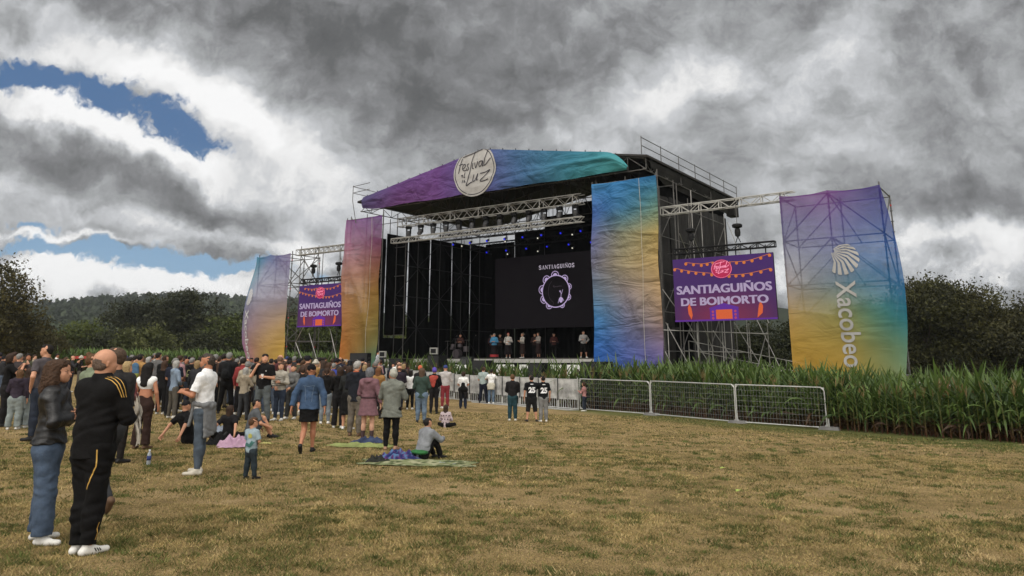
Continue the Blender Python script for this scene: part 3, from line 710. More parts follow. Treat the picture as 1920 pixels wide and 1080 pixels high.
def fascia():
    t = st_empty('fascia_banner', 'long purple to teal gradient banner with round white logo across the stage roof', 'banner', 0, -.2, 0)
    def top(u):
        z = 14.42 - .179 * abs(u + 7.3)
        if abs(u + 7.3) < 1.: z -= .0
        if u > 1.2: z -= 1.25 * max(0, (u - 1.2) / 1.35) ** 2.2 * .62
        return z + .04
    def bot(u): return 11.72 + .12 * (u < -16.5) * (-16.5 - u) + .03 * math.sin(u * 1.3)
    ks = [(random.Random(4).random(), .5, 0, 3, 0)]
    r_ = random.Random(12); ks = [(r_.random() * 1.0, r_.random(), r_.choice((1, -1)) * r_.uniform(.9, 1.45), r_.uniform(4, 9), r_.uniform(-.05, .07)) for _ in range(18)] + [(.93, .3, .5, 26, .12), (.9, .4, .9, 22, .1), (.96, .4, -.1, 30, .12)]
    def pos(s, tt):
        u = -17.55 + s * (2.55 + 17.55); zt, zb = top(u), bot(u)
        return (u, -.05 - .10 * math.sin(tt * math.pi) - crease(s, tt, ks) - .015 * math.sin(u * 5 + tt * 9), zt + (zb - zt) * tt)
    cloth_sheet('printed_cloth', m_fas, t, pos, lambda s, tt: grid_color(CF, s, tt), 150, 16)
    def onto(x, y, off=.03):
        s = (x + 17.55) / 20.1; zt, zb = top(x), bot(x); tt = min(1, max(0, (zt - y) / (zt - zb))); p = pos(s, tt); return (x, p[1] - off, min(y, zt))
    cx, cz, r = -7.82, 13.12, 1.62
    def clipz(p): return (p[0], min(p[1], top(p[0]) - .01))
    # round badge cut off by the roof edge, meshed in strips so it follows the cloth
    def dsk(r, off, m, name, r_in=0):
        V = []; F = []; n, k = 48, 6
        for j in range(k + 1):
            rr = r_in + (r - r_in) * j / k
            for i in range(n):
                a = 2 * math.pi * i / n; V.append(clipz((cx + rr * math.cos(a), cz + rr * math.sin(a))))
        F = [(j * n + i, j * n + (i + 1) % n, (j + 1) * n + (i + 1) % n, (j + 1) * n + i) for j in range(k) for i in range(n)]
        fl = Flat(); fl.add(V, F); fl.build(name, m, t, lambda x, y: onto(x, y, off))
    dsk(r, .05, white_ink, 'badge', .001); dsk(r - .10, .065, dark_ink, 'badge_ring', r - .15)
    fl = Flat(); logo_strokes(fl, cx, cz - .02, r * .95, .052); fl.build('badge_lettering', dark_ink, t, lambda x, y: onto(*clipz((x, y)), off=.08))
    tb = MB()
    for u in np.arange(-17.2, 2.2, .95): tb.tube((u, -.02, top(u) - .02), (u, -.02, top(u) + .09), .03, 6)
    tb.build('eyelet_clips', blackp, t)
fascia()

def net_tower(name, label, glab, u0, um, u1, du, rows, bulge, shell_c, txt, side):
    """scaffold tower and, as another thing, the printed netting hung on it"""
    t = st_empty(name, glab, 'scaffold tower', u0, 0, 0, 'scaffold towers either side of the stage')
    zs = [1.1, 3.1, 5.12, 7.2, 9.28]; off = (u0, 0, 0)
    br = []
    for k in range(4):
        q = k % 2; d = .02
        for (a, c) in (((u0, um), (um, u1)) if True else ()):
            pass
        if k >= 2:
            br += [((um, d, zs[k + 1]), (u0, d, zs[k])), ((um, d, zs[k + 1]), (u1, d, zs[k]))]
            br += [((um, du, zs[k + 1]), (u0, du, zs[k])), ((um, du, zs[k + 1]), (u1, du, zs[k]))]
        else:
            br += [((um, d, zs[k + 1]), (u0, d, zs[k])), ((um, d, zs[k + 1]), (u1, d, zs[k]))]
        br += [((u0, 0 if q else du, zs[k]), (u0, du if q else 0, zs[k + 1])), ((u1, 0 if q else du, zs[k]), (u1, du if q else 0, zs[k + 1]))]
        br += [((um, 0, zs[k + 1]), (um + (u1 - u0) * .18, du, zs[k]))]
    us = [u0, um, u1]
    scaffold(t, us, [0., du], zs, off, br, r=.034)
    b = st_empty('mesh_banner', label, 'banner', u0, -.1, 0, 'printed mesh banners on the scaffold towers')
    w = u1 - u0; ztop = 9.36; zbot = .8
    r_ = random.Random(5); ks = [(r_.random(), .4 + .6 * r_.random(), r_.uniform(-1.2, 1.2), r_.uniform(6, 14), r_.uniform(-.05, .07)) for _ in range(12)] + [(.85, .72, .9, 12, .14), (.8, .82, 1.0, 12, -.12), (.75, .9, .9, 12, .12)]
    def pos(s, tt):
        x0, x1, bl = bulge(tt)
        dz = -.12 * math.sin(math.pi * ((s * 2) % 1)) * (tt < .01)
        x = x0 + (x1 - x0) * s
        dd_ = bl * math.sin(math.pi * min(1, max(0, s))) + (max(0, x - w) * 1.2 if side > 0 else 0)
        return (x, -.06 + (dd_ if side > 0 and x > w else -abs(dd_)) - crease(s, tt, ks), ztop + (zbot - ztop) * tt + dz)
    cloth_sheet('printed_netting', m_net, b, pos, lambda s, tt: tuple(min(1, q * 1.45) for q in grid_color(rows, s, tt)), 40, 80)
    def onto(x, z, off=.05):
        tt = (ztop - z) / (ztop - zbot); x0, x1, bl = bulge(tt); s = (x - x0) / (x1 - x0); p = pos(s, max(.012, tt)); return (p[0], p[1] - off, z)
    fl = Flat(); shell(fl, shell_c[0], shell_c[1], shell_c[2]); fl.build('shell_emblem', white_ink if side > 0 else grey_ink, b, onto)
    x0t, zt, H_, L_, st = txt
    V, F, dim = text_geo(st, .012, 0., 3)
    # the word runs downwards: letter tops point to the right
    f2 = Flat(); kx = L_ / dim[0]; ky = H_ / dim[1]
    f2.add([(x0t + (p[1] - dim[1] / 2) * ky, zt - p[0] * kx) for p in V], F); f2.build('lettering', white_ink if side > 0 else grey_ink, b, onto)
    return b
net_tower('scaffold_tower', 'purple, blue and yellow mesh banner with white scallop shell on the right scaffold tower', 'scaffold tower standing in the corn at the far right of the stage', 10.36, 12.52, 14.72, 2.6, TR,
          lambda t: (0., 4.40 + .42 * math.sin(math.pi * min(1, t * .98)) + .1 * t, .10 + .25 * math.sin(math.pi * t)), (2.62, 6.12, .70), (2.66, 5.16, .84, 3.72, 'Xacobeo'), 1)
def blw(t):
    x0 = -.12 - 1.15 * math.sin(math.pi * min(1, max(0, (t - .06) / 1.0))) ** 1.2 * (1 if t < .5 else 1)
    x0 = x0 if t < .75 else x0 + (t - .75) * 2.2
    return (x0, 3.78 + .02 * t, .25 + .75 * math.sin(math.pi * t))
net_tower('scaffold_tower', 'pale blue and yellow wind-blown mesh banner with grey shell on the left scaffold tower', 'scaffold tower at the far left of the stage', -28.62, -26.6, -24.85, 2.6, TL, blw, (.35, 6.3, .62), (.35, 5.35, .72, 3.5, 'Xacobeo'), -1)

# left hand linking frame beside the left tower
def left_frame():
    t = st_empty('scaffolding', 'open scaffold frame between the left tower and the left video screen', 'scaffold', -24.8, 0, 0)
    off = (-24.8, 0, 0)
    us = [-24.5, -22.6, -20.6]; zs = [.8, 3.0, 5.1, 7.2, 9.2]
    for i, u in enumerate(us):
        zt = (9.9, 9.8, 3.1)[i]
        for d in (.5, 2.6): MB(off).tube((u, d, sg(u, d)), (u, d, zt), .028, 7).build('post', steel_d, t)
    for z in (3.0, 7.2, 9.2): MB(off).tube((-24.5, .5, z), (-22.6 if z > 4 else -20.6, .5, z), .026, 6).build('ledger', steel_d, t)
    for a, c in (((-24.5, .5, 9.2), (-22.6, .5, 7.2)), ((-22.6, .5, 9.2), (-24.5, .5, 7.2)), ((-24.5, .5, 5.2), (-22.6, .5, 7.2)), ((-22.6, 2.6, 9.2), (-20.9, 2.6, 6.6)), ((-24.5, .5, 3.), (-23., .5, 5.1)),
                 ((-22.9, .3, 3.6), (-21.1, .3, .2)), ((-20.8, .3, 3.9), (-19.3, .3, .2)), ((-24.5, .5, 3.), (-22.8, .5, .4)), ((-22.6, 2.6, 3.), (-24.2, 2.6, .4))):
        MB(off).tube(a, c, .026, 6).build('brace', steel if a[2] < 4 else steel_d, t)
left_frame()

# ---- trusses
LR = 'side trusses between stage and towers'
truss('box_truss', 'silver box truss from the stage column to the right mesh tower', LR, (4.1, .35, 9.56), (10.95, .35, 9.60), .34, .40, .03, bay=.5, rl=.02)
truss('box_truss', 'silver box truss from the left mesh tower to the stage column', LR, (-24.7, .35, 9.62), (-19.1, .35, 9.62), .34, .40, .03, bay=.5, rl=.02)
truss('hanging_truss', 'black truss with hoists holding the right video screen', LR, (4.85, .0, 7.25), (9.95, .0, 7.25), .25, .26, .03, blackp, .4, .02)
truss('hanging_truss', 'black truss with hoists holding the left video screen', LR, (-23.6, .0, 7.35), (-19.2, .0, 7.35), .25, .26, .03, blackp, .4, .02)
ST = 'lighting trusses under the stage roof'
truss('lighting_truss', 'silver front lighting truss with moving lights under the stage roof', ST, (-15.2, 1.0, 11.05), (-1.0, 1.0, 11.05), .45, .55, .035, bay=.55, rl=.022)
truss('lighting_truss', 'thin silver truss hanging lowest across the stage opening', ST, (-15.0, .1, 9.56), (-.5, .1, 9.56), .26, .30, .026, bay=.36, rl=.016)
truss('lighting_truss', 'dark lighting truss with small blue lamps in the middle of the stage', ST, (-15., 5., 10.4), (0., 5., 10.4), .35, .4, .03, blackp, .5)
truss('lighting_truss', 'dark lighting truss with small blue lamps above the stage screen', ST, (-15., 8.6, 10.2), (0., 8.6, 10.2), .35, .4, .03, blackp, .5)

# ---- chain hoists
def hoist(u, z_top, z_bot, label):
    t = st_empty('chain_hoist', label, 'chain hoist', u, .1, z_bot, 'chain hoists above the video screens'); h = z_top - z_bot
    b = MB(); b.tube((0, 0, .75), (0, 0, h), .016, 5).tube((.05, 0, .3), (.05, 0, h * .35), .012, 5); b.build('chain', steel_d, t)
    b = MB(); b.lathe([(.05, .28), (.13, .34), (.15, .5), (.13, .66), (.05, .72)], n=10); b.build('motor', blackp, t)
    b = MB(); b.lathe([(.1, .7), (.24, .76), (.26, .86), (.2, .92), (.04, .95)], n=12); b.build('chain_bag', blackp, t)
    b = MB(); b.tube((-.12, 0, 0), (0, 0, .3), .02, 6).tube((.12, 0, 0), (0, 0, .3), .02, 6); b.build('shackle', blackp, t)
    b = MB(); b.tube((-.14, .2, h + .45), (0, .1, h), .02, 5).tube((.14, .2, h + .45), (0, .1, h), .02, 5).build('sling', blackp, t)
hoist(8.15, 9.2, 7.35, 'black chain hoist above the right video screen, the one against the sky')
hoist(5.75, 9.2, 7.35, 'black chain hoist above the right video screen, the one against the dark stage wall')
hoist(-22.6, 9.2, 7.45, 'black chain hoist over the left video screen, nearer the left tower')
hoist(-20.0, 9.2, 7.45, 'black chain hoist over the left video screen, nearer the orange column banner')

# ---- lamps on the trusses
lensm = mat('lamp_glass', (.25, .25, .27), .15, spec=.8)
def moving_head(u, d, z, ang, label):
    t = st_empty('moving_head_light', label, 'stage light', u, d, z, 'moving head lights under the front truss')
    MB().box((-.16, -.14, -.16), (.16, .14, 0)).tube((0, 0, 0), (0, 0, .14), .04, 6).build('base', blackp, t)
    MB().box((-.19, -.05, -.5), (-.15, .05, -.12)).box((.15, -.05, -.5), (.19, .05, -.12)).box((-.19, -.05, -.16), (.19, .05, -.12)).build('yoke', blackp, t)
    h = MB().lathe([(.09, -.14), (.15, -.10), (.165, .06), (.14, .2), (.145, .26)], n=12); o = h.build('head', mat('dark_grey_lamp_housing', (.05, .05, .052), .45), t, False)
    o.location = (0, 0, -.42); o.rotation_euler = (R(180 - ang), 0, 0)
    l = MB().lathe([(.12, .255), (.12, .275)], n=12).build('lens', lensm, o)
for k, u in enumerate(np.linspace(-14.4, -1.5, 13)):
    moving_head(float(u), 1.0, 10.46, rnd.uniform(-10, 50), 'black moving head light, number %s from the left under the silver front truss' % ['one', 'two', 'three', 'four', 'five', 'six', 'seven', 'eight', 'nine', 'ten', 'eleven', 'twelve', 'thirteen'][k])
bluem = mat('blue_lamp_glow', (.01, .01, .2), .5, emit=(.02, .03, 1.), es=.8); whm = mat('white_lamp_glow', (.6, .6, .5), .5, emit=(1, .95, .8), es=.7)
def par(u, d, z, m, label, grp, r=.065):
    t = st_empty('par_lamp', label, 'stage light', u, d, z, grp)
    MB().lathe([(.05, 0), (r + .01, .06), (r + .02, .28)], n=10, ax='y').build('can', blackp, t).rotation_euler = (R(-25), 0, R(180))
    o = MB().lathe([(r, .26), (r, .30)], n=10, ax='y').build('lens', m, t); o.rotation_euler = (R(-25), 0, R(180))
    MB().tube((0, 0, 0), (0, 0, .3), .02, 5).build('clamp', blackp, t)
GB = 'blue and white lamps on the dark inner trusses'
for k, u in enumerate(np.linspace(-13.6, -.4, 10)): par(float(u), 5., 9.75, bluem, 'small blue lamp on the middle dark truss', GB)
for k, u in enumerate(np.linspace(-13.2, -1., 8)): par(float(u), 8.4, 9.55, bluem, 'small blue lamp on the rear dark truss', GB)
for k, u in enumerate((-12.9, -9.2, -6.6, -4.0, -1.6)): par(u, 5.1, 9.6, whm, 'small white lamp on the middle dark truss', GB, .05)
for k, u in enumerate((-11.4, -8.8, -6.0, -3.2, -1.6)): par(u, 8.5, 9.3, whm, 'small white lamp on the rear dark truss', GB, .05)

# ---- video screens
def emis(name, rgb, k=1.):
    return mat(name, (.01, .01, .01), .8, spec=.05, emit=lin(rgb), es=k)
def led_screen(name, label, u0, u1, z0, z1, group):
    t = st_empty(name, label, 'video screen', u0, -.12, z0, group); w, h = u1 - u0, z1 - z0
    MB().box((0, .02, 0), (w, .14, h)).build('cabinet', blackp, t)
    for x in np.linspace(.35, w - .35, 7): MB().tube((x, .08, h), (x, .1, h + .4), .03, 6).build('hanger', blackp, t)
    # picture: purple, red in the lower middle, printed as light
    m = bpy.data.materials.new('screen_picture'); m.use_nodes = True; nt = NT(m.node_tree); b = m.node_tree.nodes['Principled BSDF']
    a = nt.n('ShaderNodeAttribute', attribute_name='Col').outputs['Color']; b.inputs['Base Color'].default_value = (.02, .02, .02, 1); b.inputs['Roughness'].default_value = .8; b.inputs['Specular IOR Level'].default_value = .05
    nt.t.links.new(a, b.inputs['Emission Color']); b.inputs['Emission Strength'].default_value = .52
    def colf(s, tt):
        v = min(1, max(0, (tt - .42) / .45)); c = 1 - min(1, abs(s - .5) * 2.1) ** 2
        base = lerp3((84, 36, 128), (76, 34, 110), tt); return lin(lerp3(base, (150, 45, 92), v * (.25 + .75 * c)))
    cloth_sheet('picture', m, t, lambda s, tt: (s * w, 0, h * (1 - tt)), colf, 40, 24)
    f = lambda off: (lambda x, y: (x * w, -off, y * h))
    asp = w / h
    mb = MB()
    for k, dx in enumerate((-.0055, -.0018, .0018, .0055)):
        for dy in (0, .006):
            fl = Flat(); fl.text('SANTIAGUI\u00d1OS', .5 + dx, .43 + dy, .160, .93); fl.text('DE BOIMORTO', .5 + dx, .245 + dy, .120, .85)
            mb.add([(p[0] * w, -.018 - .001 * k - .0005 * (dy > 0), p[1] * h) for p in fl.v], fl.f)
    mb.build('screen_lettering', emis('screen_white', (166, 150, 178)), t)
    fl = Flat()
    def string(pts, n):
        V, F = ribbon(pts, .008); fl.add(V, F)
        for k in range(n):
            q = k / (n - 1) * (len(pts) - 1); i = min(int(q), len(pts) - 2); p = [pts[i][j] + (pts[i + 1][j] - pts[i][j]) * (q - i) for j in (0, 1)]
            V, F = disc((p[0], p[1] - .025), .016, 10, .016 * asp); fl.add(V, F)
    string([(.02, .86), (.2, .79), (.40, .74)], 6); string([(.14, .94), (.3, .90), (.42, .92)], 5); string([(.58, .90), (.76, .90), (.97, .98)], 6); string([(.57, .70), (.74, .70), (.97, .76)], 6)
    fl.build('string_lights', emis('screen_orange', (196, 112, 52)), t, f(.024))
    fl = Flat(); fl.add(*disc((.5, .80), .105, 36, .105 * asp * .86)); fl.build('badge', emis('screen_red', (176, 36, 76)), t, f(.028))
    fl = Flat(); g = Flat(); logo_strokes(g, 0, 0, .093, .007); fl.add([(p[0] + .5, p[1] * asp * .86 + .80) for p in g.v], g.f)
    V, F = ribbon([(.5 + .098 * math.cos(a_), .80 + .098 * math.sin(a_) * asp * .86) for a_ in np.linspace(0, 2 * math.pi, 24)[:-1]], .004, True); fl.add(V, F)
    fl.build('badge_lettering', emis('screen_pink', (245, 150, 180)), t, f(.032))
    fl = Flat()
    for x, l in ((.155, .03), (.855, -.03)):
        fl = Flat(); fl.add([(x + l * .9 - .012, .03), (x - .022 + l * .3, .12), (x - .018, .22), (x, .28), (x + .02, .2), (x + .02 + l * .3, .1)], [(0, 1, 2, 3, 4, 5)])
        fl.build('picture_flame', emis('screen_deep_orange', (205, 92, 50)), t, f(.020))
    fl = Flat()
    fl.add([(.42, .02), (.42, .17), (.5, .19), (.58, .17), (.58, .02)], [(0, 1, 2, 3, 4)])
    fl.build('picture_glow', emis('screen_deep_orange', (205, 92, 50)), t, f(.020))
    fl = Flat()
    fl.add([(.355, .20), (.5, .27), (.645, .20), (.64, .17), (.36, .17)], [(0, 4, 3, 2, 1)])
    for x in (.36, .58): fl.add([(x, .0), (x + .06, .0), (x + .06, .18), (x, .18)], [(0, 1, 2, 3)])
    fl.add([(0, 0), (1, 0), (1, .025), (0, .025)], [(0, 1, 2, 3)])
    fl.build('picture_stage', emis('screen_violet', (90, 42, 140)), t, f(.024))
    fl = Flat()
    for x in (.39, .61):
        for y in (.04, .09, .14): fl.add(*disc((x, y), .012, 8, .012 * asp))
    fl.build('picture_dots', emis('screen_dim_orange', (170, 70, 90)), t, f(.028))
SG = 'video screens either side of the stage'
led_screen('video_screen', 'purple video screen reading SANTIAGUI\u00d1OS DE BOIMORTO right of the stage', 4.78, 9.84, 3.6, 6.72, SG)
led_screen('video_screen', 'purple video screen reading SANTIAGUI\u00d1OS DE BOIMORTO left of the stage', -23.7, -19.22, 4.0, 6.9, SG)

SERIF = {'S': [('t', [(.8, .82), (.6, .97), (.3, .93), (.15, .74), (.4, .55), (.7, .42), (.85, .24), (.65, .05), (.35, .03), (.12, .2)]), ('f', [(.12, .02), (.12, .3)]), ('f', [(.82, .7), (.82, .97)])],
         'A': [('f', [(.1, .02), (.48, .97)]), ('t', [(.5, .97), (.85, .02)]), ('f', [(.25, .35), (.7, .35)]), ('f', [(-.02, .02), (.25, .02)]), ('f', [(.65, .02), (1., .02)])],
         'N': [('f', [(.15, .02), (.15, .95)]), ('t', [(.15, .95), (.85, .04)]), ('f', [(.85, .02), (.85, .97)]), ('f', [(.0, .97), (.25, .97)]), ('f', [(.7, .97), (1., .97)]), ('f', [(.0, .02), (.3, .02)])],
         'T': [('t', [(.5, .02), (.5, .95)]), ('f', [(.05, .96), (.95, .96)]), ('f', [(.07, .75), (.07, .96)]), ('f', [(.93, .75), (.93, .96)]), ('f', [(.32, .02), (.68, .02)])],
         'I': [('t', [(.5, .02), (.5, .97)]), ('f', [(.25, .02), (.75, .02)]), ('f', [(.25, .97), (.75, .97)])],
         'G': [('t', [(.82, .75), (.6, .96), (.3, .85), (.14, .5), (.3, .12), (.6, .03), (.82, .15)]), ('t', [(.82, .02), (.82, .42)]), ('f', [(.62, .42), (1., .42)]), ('f', [(.84, .72), (.84, .97)])],
         'U': [('t', [(.2, .97), (.2, .3), (.35, .06), (.6, .04), (.8, .25), (.8, .6), (.8, .97)]), ('f', [(.05, .97), (.38, .97)]), ('f', [(.65, .97), (.98, .97)])],
         'O': [('t', [(.5, .98), (.2, .82), (.1, .5), (.2, .18), (.5, .02), (.8, .18), (.9, .5), (.8, .82), (.5, .98)])]}
SERIF['\u00d1'] = SERIF['N'] + [('f', [(.25, 1.12), (.4, 1.2), (.6, 1.1), (.78, 1.2)])]
def stage_screen():
    t = st_empty('stage_screen', 'big dark video wall showing a lilac tambourine at the back of the stage', 'video screen', -13.75, 10., 3.98)
    w, h = 12.2, 5.2
    MB().box((0, .02, 0), (w, .16, h)).build('cabinet', blackp, t)
    MB().add([(0, 0, 0), (w, 0, 0), (w, 0, h), (0, 0, h)], [(0, 1, 2, 3)]).build('picture', emis('screen_near_black', (15, 12, 15)), t)
    def f(off): return lambda x, y: (x, -off, y)
    lil = emis('screen_lilac', (176, 158, 196)); fl = Flat()
    # centre of the tambourine
    cx, cy, r = 5.32, 2.52, 1.12
    x = cx - 1.42
    for ch in 'SANTIAGUI\u00d1OS':
        wd = .13 if ch == 'I' else .235
        for k, pts in SERIF[ch]:
            V, F = ribbon([(x + p[0] * wd * (1 if ch != 'I' else 1.), cy + 1.62 + p[1] * .28) for p in pts], .038 if k == 't' else .014); fl.add(V, F)
        x += wd + .035
    fl.build('screen_lettering', emis('screen_pale_lilac', (200, 190, 205)), t, f(.02))
    fl = Flat(); V, F = ribbon([(cx + r * math.cos(a), cy + r * math.sin(a)) for a in np.linspace(0, 2 * math.pi, 40)[:-1]], .07, True); fl.add(V, F)
    for a_, sc in ((92, .30), (132, .30), (172, .30), (208, .28), (240, .24), (48, .26), (14, .2), (-24, .2), (-62, .18)):
        a = R(a_); ex, ey = cx + r * 1.0 * math.cos(a), cy + r * 1.0 * math.sin(a)
        arc = [(ex + sc * math.cos(a + q), ey + sc * math.sin(a + q)) for q in np.linspace(-1.75, 1.75, 9)]; V, F = ribbon(arc, .05); fl.add(V, F)
        arc = [(ex + sc * .58 * math.cos(a + q), ey + sc * .58 * math.sin(a + q)) for q in np.linspace(-1.5, 1.5, 9)]; fl.add(arc, [tuple(range(9))])
    # small dancing figure with round skirt, faint script
    fl.add(*disc((cx + .42, cy - .62), .15, 16, .2)); fl.add(*disc((cx + .36, cy - .02), .06, 10))
    for p in ([(cx + .42, cy - .45), (cx + .44, cy - .2), (cx + .38, cy - .08)], [(cx + .46, cy - .22), (cx + .58, cy + .1)], [(cx + .3, cy - .5), (cx + .18, cy - .85)], [(cx + .55, cy - .5), (cx + .66, cy - .72)]):
        V, F = ribbon(p, .035); fl.add(V, F)
    fl.build('tambourine_picture', lil, t, f(.024))
    fl = Flat()
    V, F = ribbon([(cx - .2, cy + .3), (cx - .16, cy + .42), (cx - .12, cy + .3), (cx, cy + .33), (cx + .12, cy + .31), (cx + .3, cy + .35), (cx + .5, cy + .33)], .03); fl.add(V, F)
    V, F = ribbon([(cx - .3, cy + .75), (cx - .55, cy + .4), (cx - .62, cy - .1), (cx - .5, cy - .5), (cx - .2, cy - .8), (cx - .3, cy - 1.0)], .02); fl.add(V, F)
    fl.build('faint_picture', emis('screen_dim', (75, 66, 74)), t, f(.02))
stage_screen()
# ------------------------------------------------------------------ foliage helpers
def leaf_cloud(rs, C, n, size, spread, up=.3):
    """n leaf quads scattered round each centre in C (k,3) with gaussian spread (k,) -> V, F"""
    k = len(C); cen = np.repeat(C, n, 0); sp = np.repeat(spread, n, 0)[:, None]
    P = cen + rs.randn(k * n, 3) * sp * np.array([1, 1, .75])
    a = rs.randn(k * n, 3); a /= np.linalg.norm(a, axis=1, keepdims=True)
    b = np.cross(a, rs.randn(k * n, 3)); b /= np.linalg.norm(b, axis=1, keepdims=True) + 1e-9
    s = (size * (.6 + .8 * rs.rand(k * n)))[:, None]
    V = np.stack([P - a * s, P - b * s * .5, P + a * s, P + b * s * .5], 1).reshape(-1, 3)
    return V, np.arange(len(V)).reshape(-1, 4)
leafm = attr_mat('tree_leaf', .7, .25, .25)
bark = mat('tree_bark', (.07, .055, .04), .95, var=.4, vs=6, bump=1., bs=9)
def tree(label, base, H, RX, RY, cols, seed, name='broadleaf_tree', group='trees beyond the field', zc=.56, zr=.46, clumps=260, n=42, leaf=.16, low=False):
    rs = np.random.RandomState(seed); t = empty(name, label, 'tree' if name != 'bush' else 'bush', base, 0, group)
    lobes = []
    for k in range(9 if not low else 7):
        a = rs.rand() * 2 * np.pi; q = .25 + .5 * rs.rand(); lobes.append((RX * q * math.cos(a), RY * q * math.sin(a), H * (zc + (rs.rand() - .5) * zr * 1.15), .38 + .3 * rs.rand()))
    lobes.append((0, 0, H * (zc + zr * .35), .6))
    C = []; S_ = []; LC = []
    Rm = min(RX, RY)
    while len(C) < clumps:
        l = lobes[rs.randint(len(lobes))]; d = rs.randn(3); d /= np.linalg.norm(d); rr = rs.rand() ** .33
        r = l[3] * rr; p = np.array([l[0] + d[0] * r * RX, l[1] + d[1] * r * RY, l[2] + d[2] * r * H * .42])
        if p[2] > H or p[2] < H * (.03 if low else .10): continue
        if rr < .45: continue
        C.append(p); S_.append(.10 * Rm * (.5 + .7 * rs.rand()) + .12); LC.append(rs.rand())
    C = np.array(C); V, F = leaf_cloud(rs, C, n, leaf, np.array(S_))
    base_c = np.array([lin(c) for c in cols]) * (.95 if group == 'trees at the right edge of the field' else .78); lc = np.repeat(np.array(LC), n)[:, None]
    cc = base_c[0] * (1 - lc) + base_c[1] * lc; cc = cc * (.7 + .6 * rs.rand(len(cc), 1))
    cc = np.repeat(np.concatenate([cc, np.ones((len(cc), 1))], 1), 4, 0)
    link('crown', mesh_from('crown', V, F, [leafm], cols=cc), t)
    b = MB(); tr = .035 * H * .6
    pts = [Vector((0, 0, -.3)), Vector((.02 * H, 0, H * .2)), Vector((-.01 * H, .02 * H, H * .45)), Vector((.02 * H, 0, H * .75))]
    for i in range(3): b.tube(pts[i], pts[i + 1], tr * (1 - i * .28), 8, tr * (1 - (i + 1) * .28))
    for l in lobes[:8]:
        s0 = pts[1].lerp(pts[2], rnd.random()); e = Vector((l[0] * .9, l[1] * .9, l[2])); mid = s0.lerp(e, .5) + Vector((0, 0, -.04 * H))
        b.tube(s0, mid, tr * .45, 6, tr * .3); b.tube(mid, e, tr * .3, 5, tr * .08)
    b.build('trunk', bark, t); return t
DG = [(40, 44, 32), (66, 70, 42)]; MG = [(58, 66, 36), (96, 106, 52)]; LG = [(84, 96, 46), (128, 140, 70)]; BR = [(56, 54, 34), (98, 92, 52)]
tree('tall olive brown tree cut off by the left edge of the picture', at(-42, 62), 9.7, 4.4, 4.4, BR, 1, clumps=520, n=46, leaf=.13)
tree('round light green bush left of the dark oak pair', at(146, 92), 6.0, 4.6, 4., MG, 2, 'bush', clumps=240, n=40, leaf=.2, low=True, zc=.5)
tree('dark oak with the taller crown in the middle of the far left trees', at(352, 112), 11.2, 6.6, 5., DG, 3, clumps=420, n=46, leaf=.22)
tree('dark oak joined to the left side of the taller dark oak', at(262, 116), 9.8, 5.4, 5., DG, 4, clumps=320, n=44, leaf=.22)
tree('pale olive spiky bush in front of the dark oaks', at(284, 80), 4.6, 3.6, 3., [(70, 76, 46), (112, 116, 70)], 5, 'bush', clumps=200, n=44, leaf=.16, low=True)
tree('low dark bush left of the pale olive bush', at(212, 84), 4.0, 4.0, 3., DG, 6, 'bush', clumps=200, n=40, leaf=.18, low=True)
tree('green tree behind the crowd at the left tower foot', at(425, 105), 7.6, 5.2, 4., MG, 7, clumps=300, n=42, leaf=.2, low=True)
tree('mid green tree seen through the open scaffold frame', at(560, 98), 7.4, 5.4, 4., MG, 8, clumps=300, n=42, leaf=.2, low=True)
tree('leafy green tree seen under the left video screen', at(612, 94), 6.8, 4.6, 4., MG, 9, clumps=260, n=42, leaf=.2, low=True)
tree('dark tree behind the left tower netting', at(498, 108), 9.0, 5.2, 4., DG, 10, clumps=300, n=42, leaf=.2, low=True)
tree('dark round bush at the right foot of the tall dark oak', at(390, 88), 4.6, 3.8, 3., DG, 51, 'bush', clumps=220, n=40, leaf=.18, low=True)
tree('olive bush beside the tall tree at the left edge', at(60, 74), 4.3, 3.4, 3., BR, 52, 'bush', clumps=220, n=40, leaf=.16, low=True)
tree('green tree seen through the gap at the left rear of the stage', at(765, 92), 7.0, 5.2, 4., MG, 11, clumps=240, n=40, leaf=.2, low=True)
RG = 'trees at the right edge of the field'
tree('dark tree showing between the stage scaffold and the right tower', at(1440, 64), 5.7, 3.4, 3.2, DG, 12, group=RG, clumps=300, n=44, leaf=.13, low=True)
tree('dark tree behind the left half of the right tower netting', at(1545, 62), 5.6, 3.6, 3.2, DG, 13, group=RG, clumps=300, n=44, leaf=.13, low=True)
tree('dark tree behind the blue side of the right tower netting', at(1655, 60), 7.2, 3.6, 3.2, DG, 14, group=RG, clumps=340, n=44, leaf=.13, low=True)
tree('tall dark green tree just right of the right tower', at(1742, 56), 8.5, 3.6, 3.4, [(42, 44, 30), (80, 80, 44)], 15, group=RG, clumps=620, n=46, leaf=.11, low=True)
tree('dark olive tree with feathery top, second right of the right tower', at(1845, 55), 8.0, 3.8, 3.4, [(40, 42, 28), (84, 82, 44)], 16, group=RG, clumps=640, n=46, leaf=.11, low=True)
tree('dark tree cut off by the right edge of the picture', at(1955, 52), 6.9, 3.4, 3.2, [(40, 42, 28), (76, 74, 44)], 17, group=RG, clumps=500, n=46, leaf=.11, low=True)
tree('dark tree behind the stage ramp rails', at(1345, 72), 5.4, 4.4, 3.2, DG, 18, group=RG, clumps=260, n=44, leaf=.15, low=True)

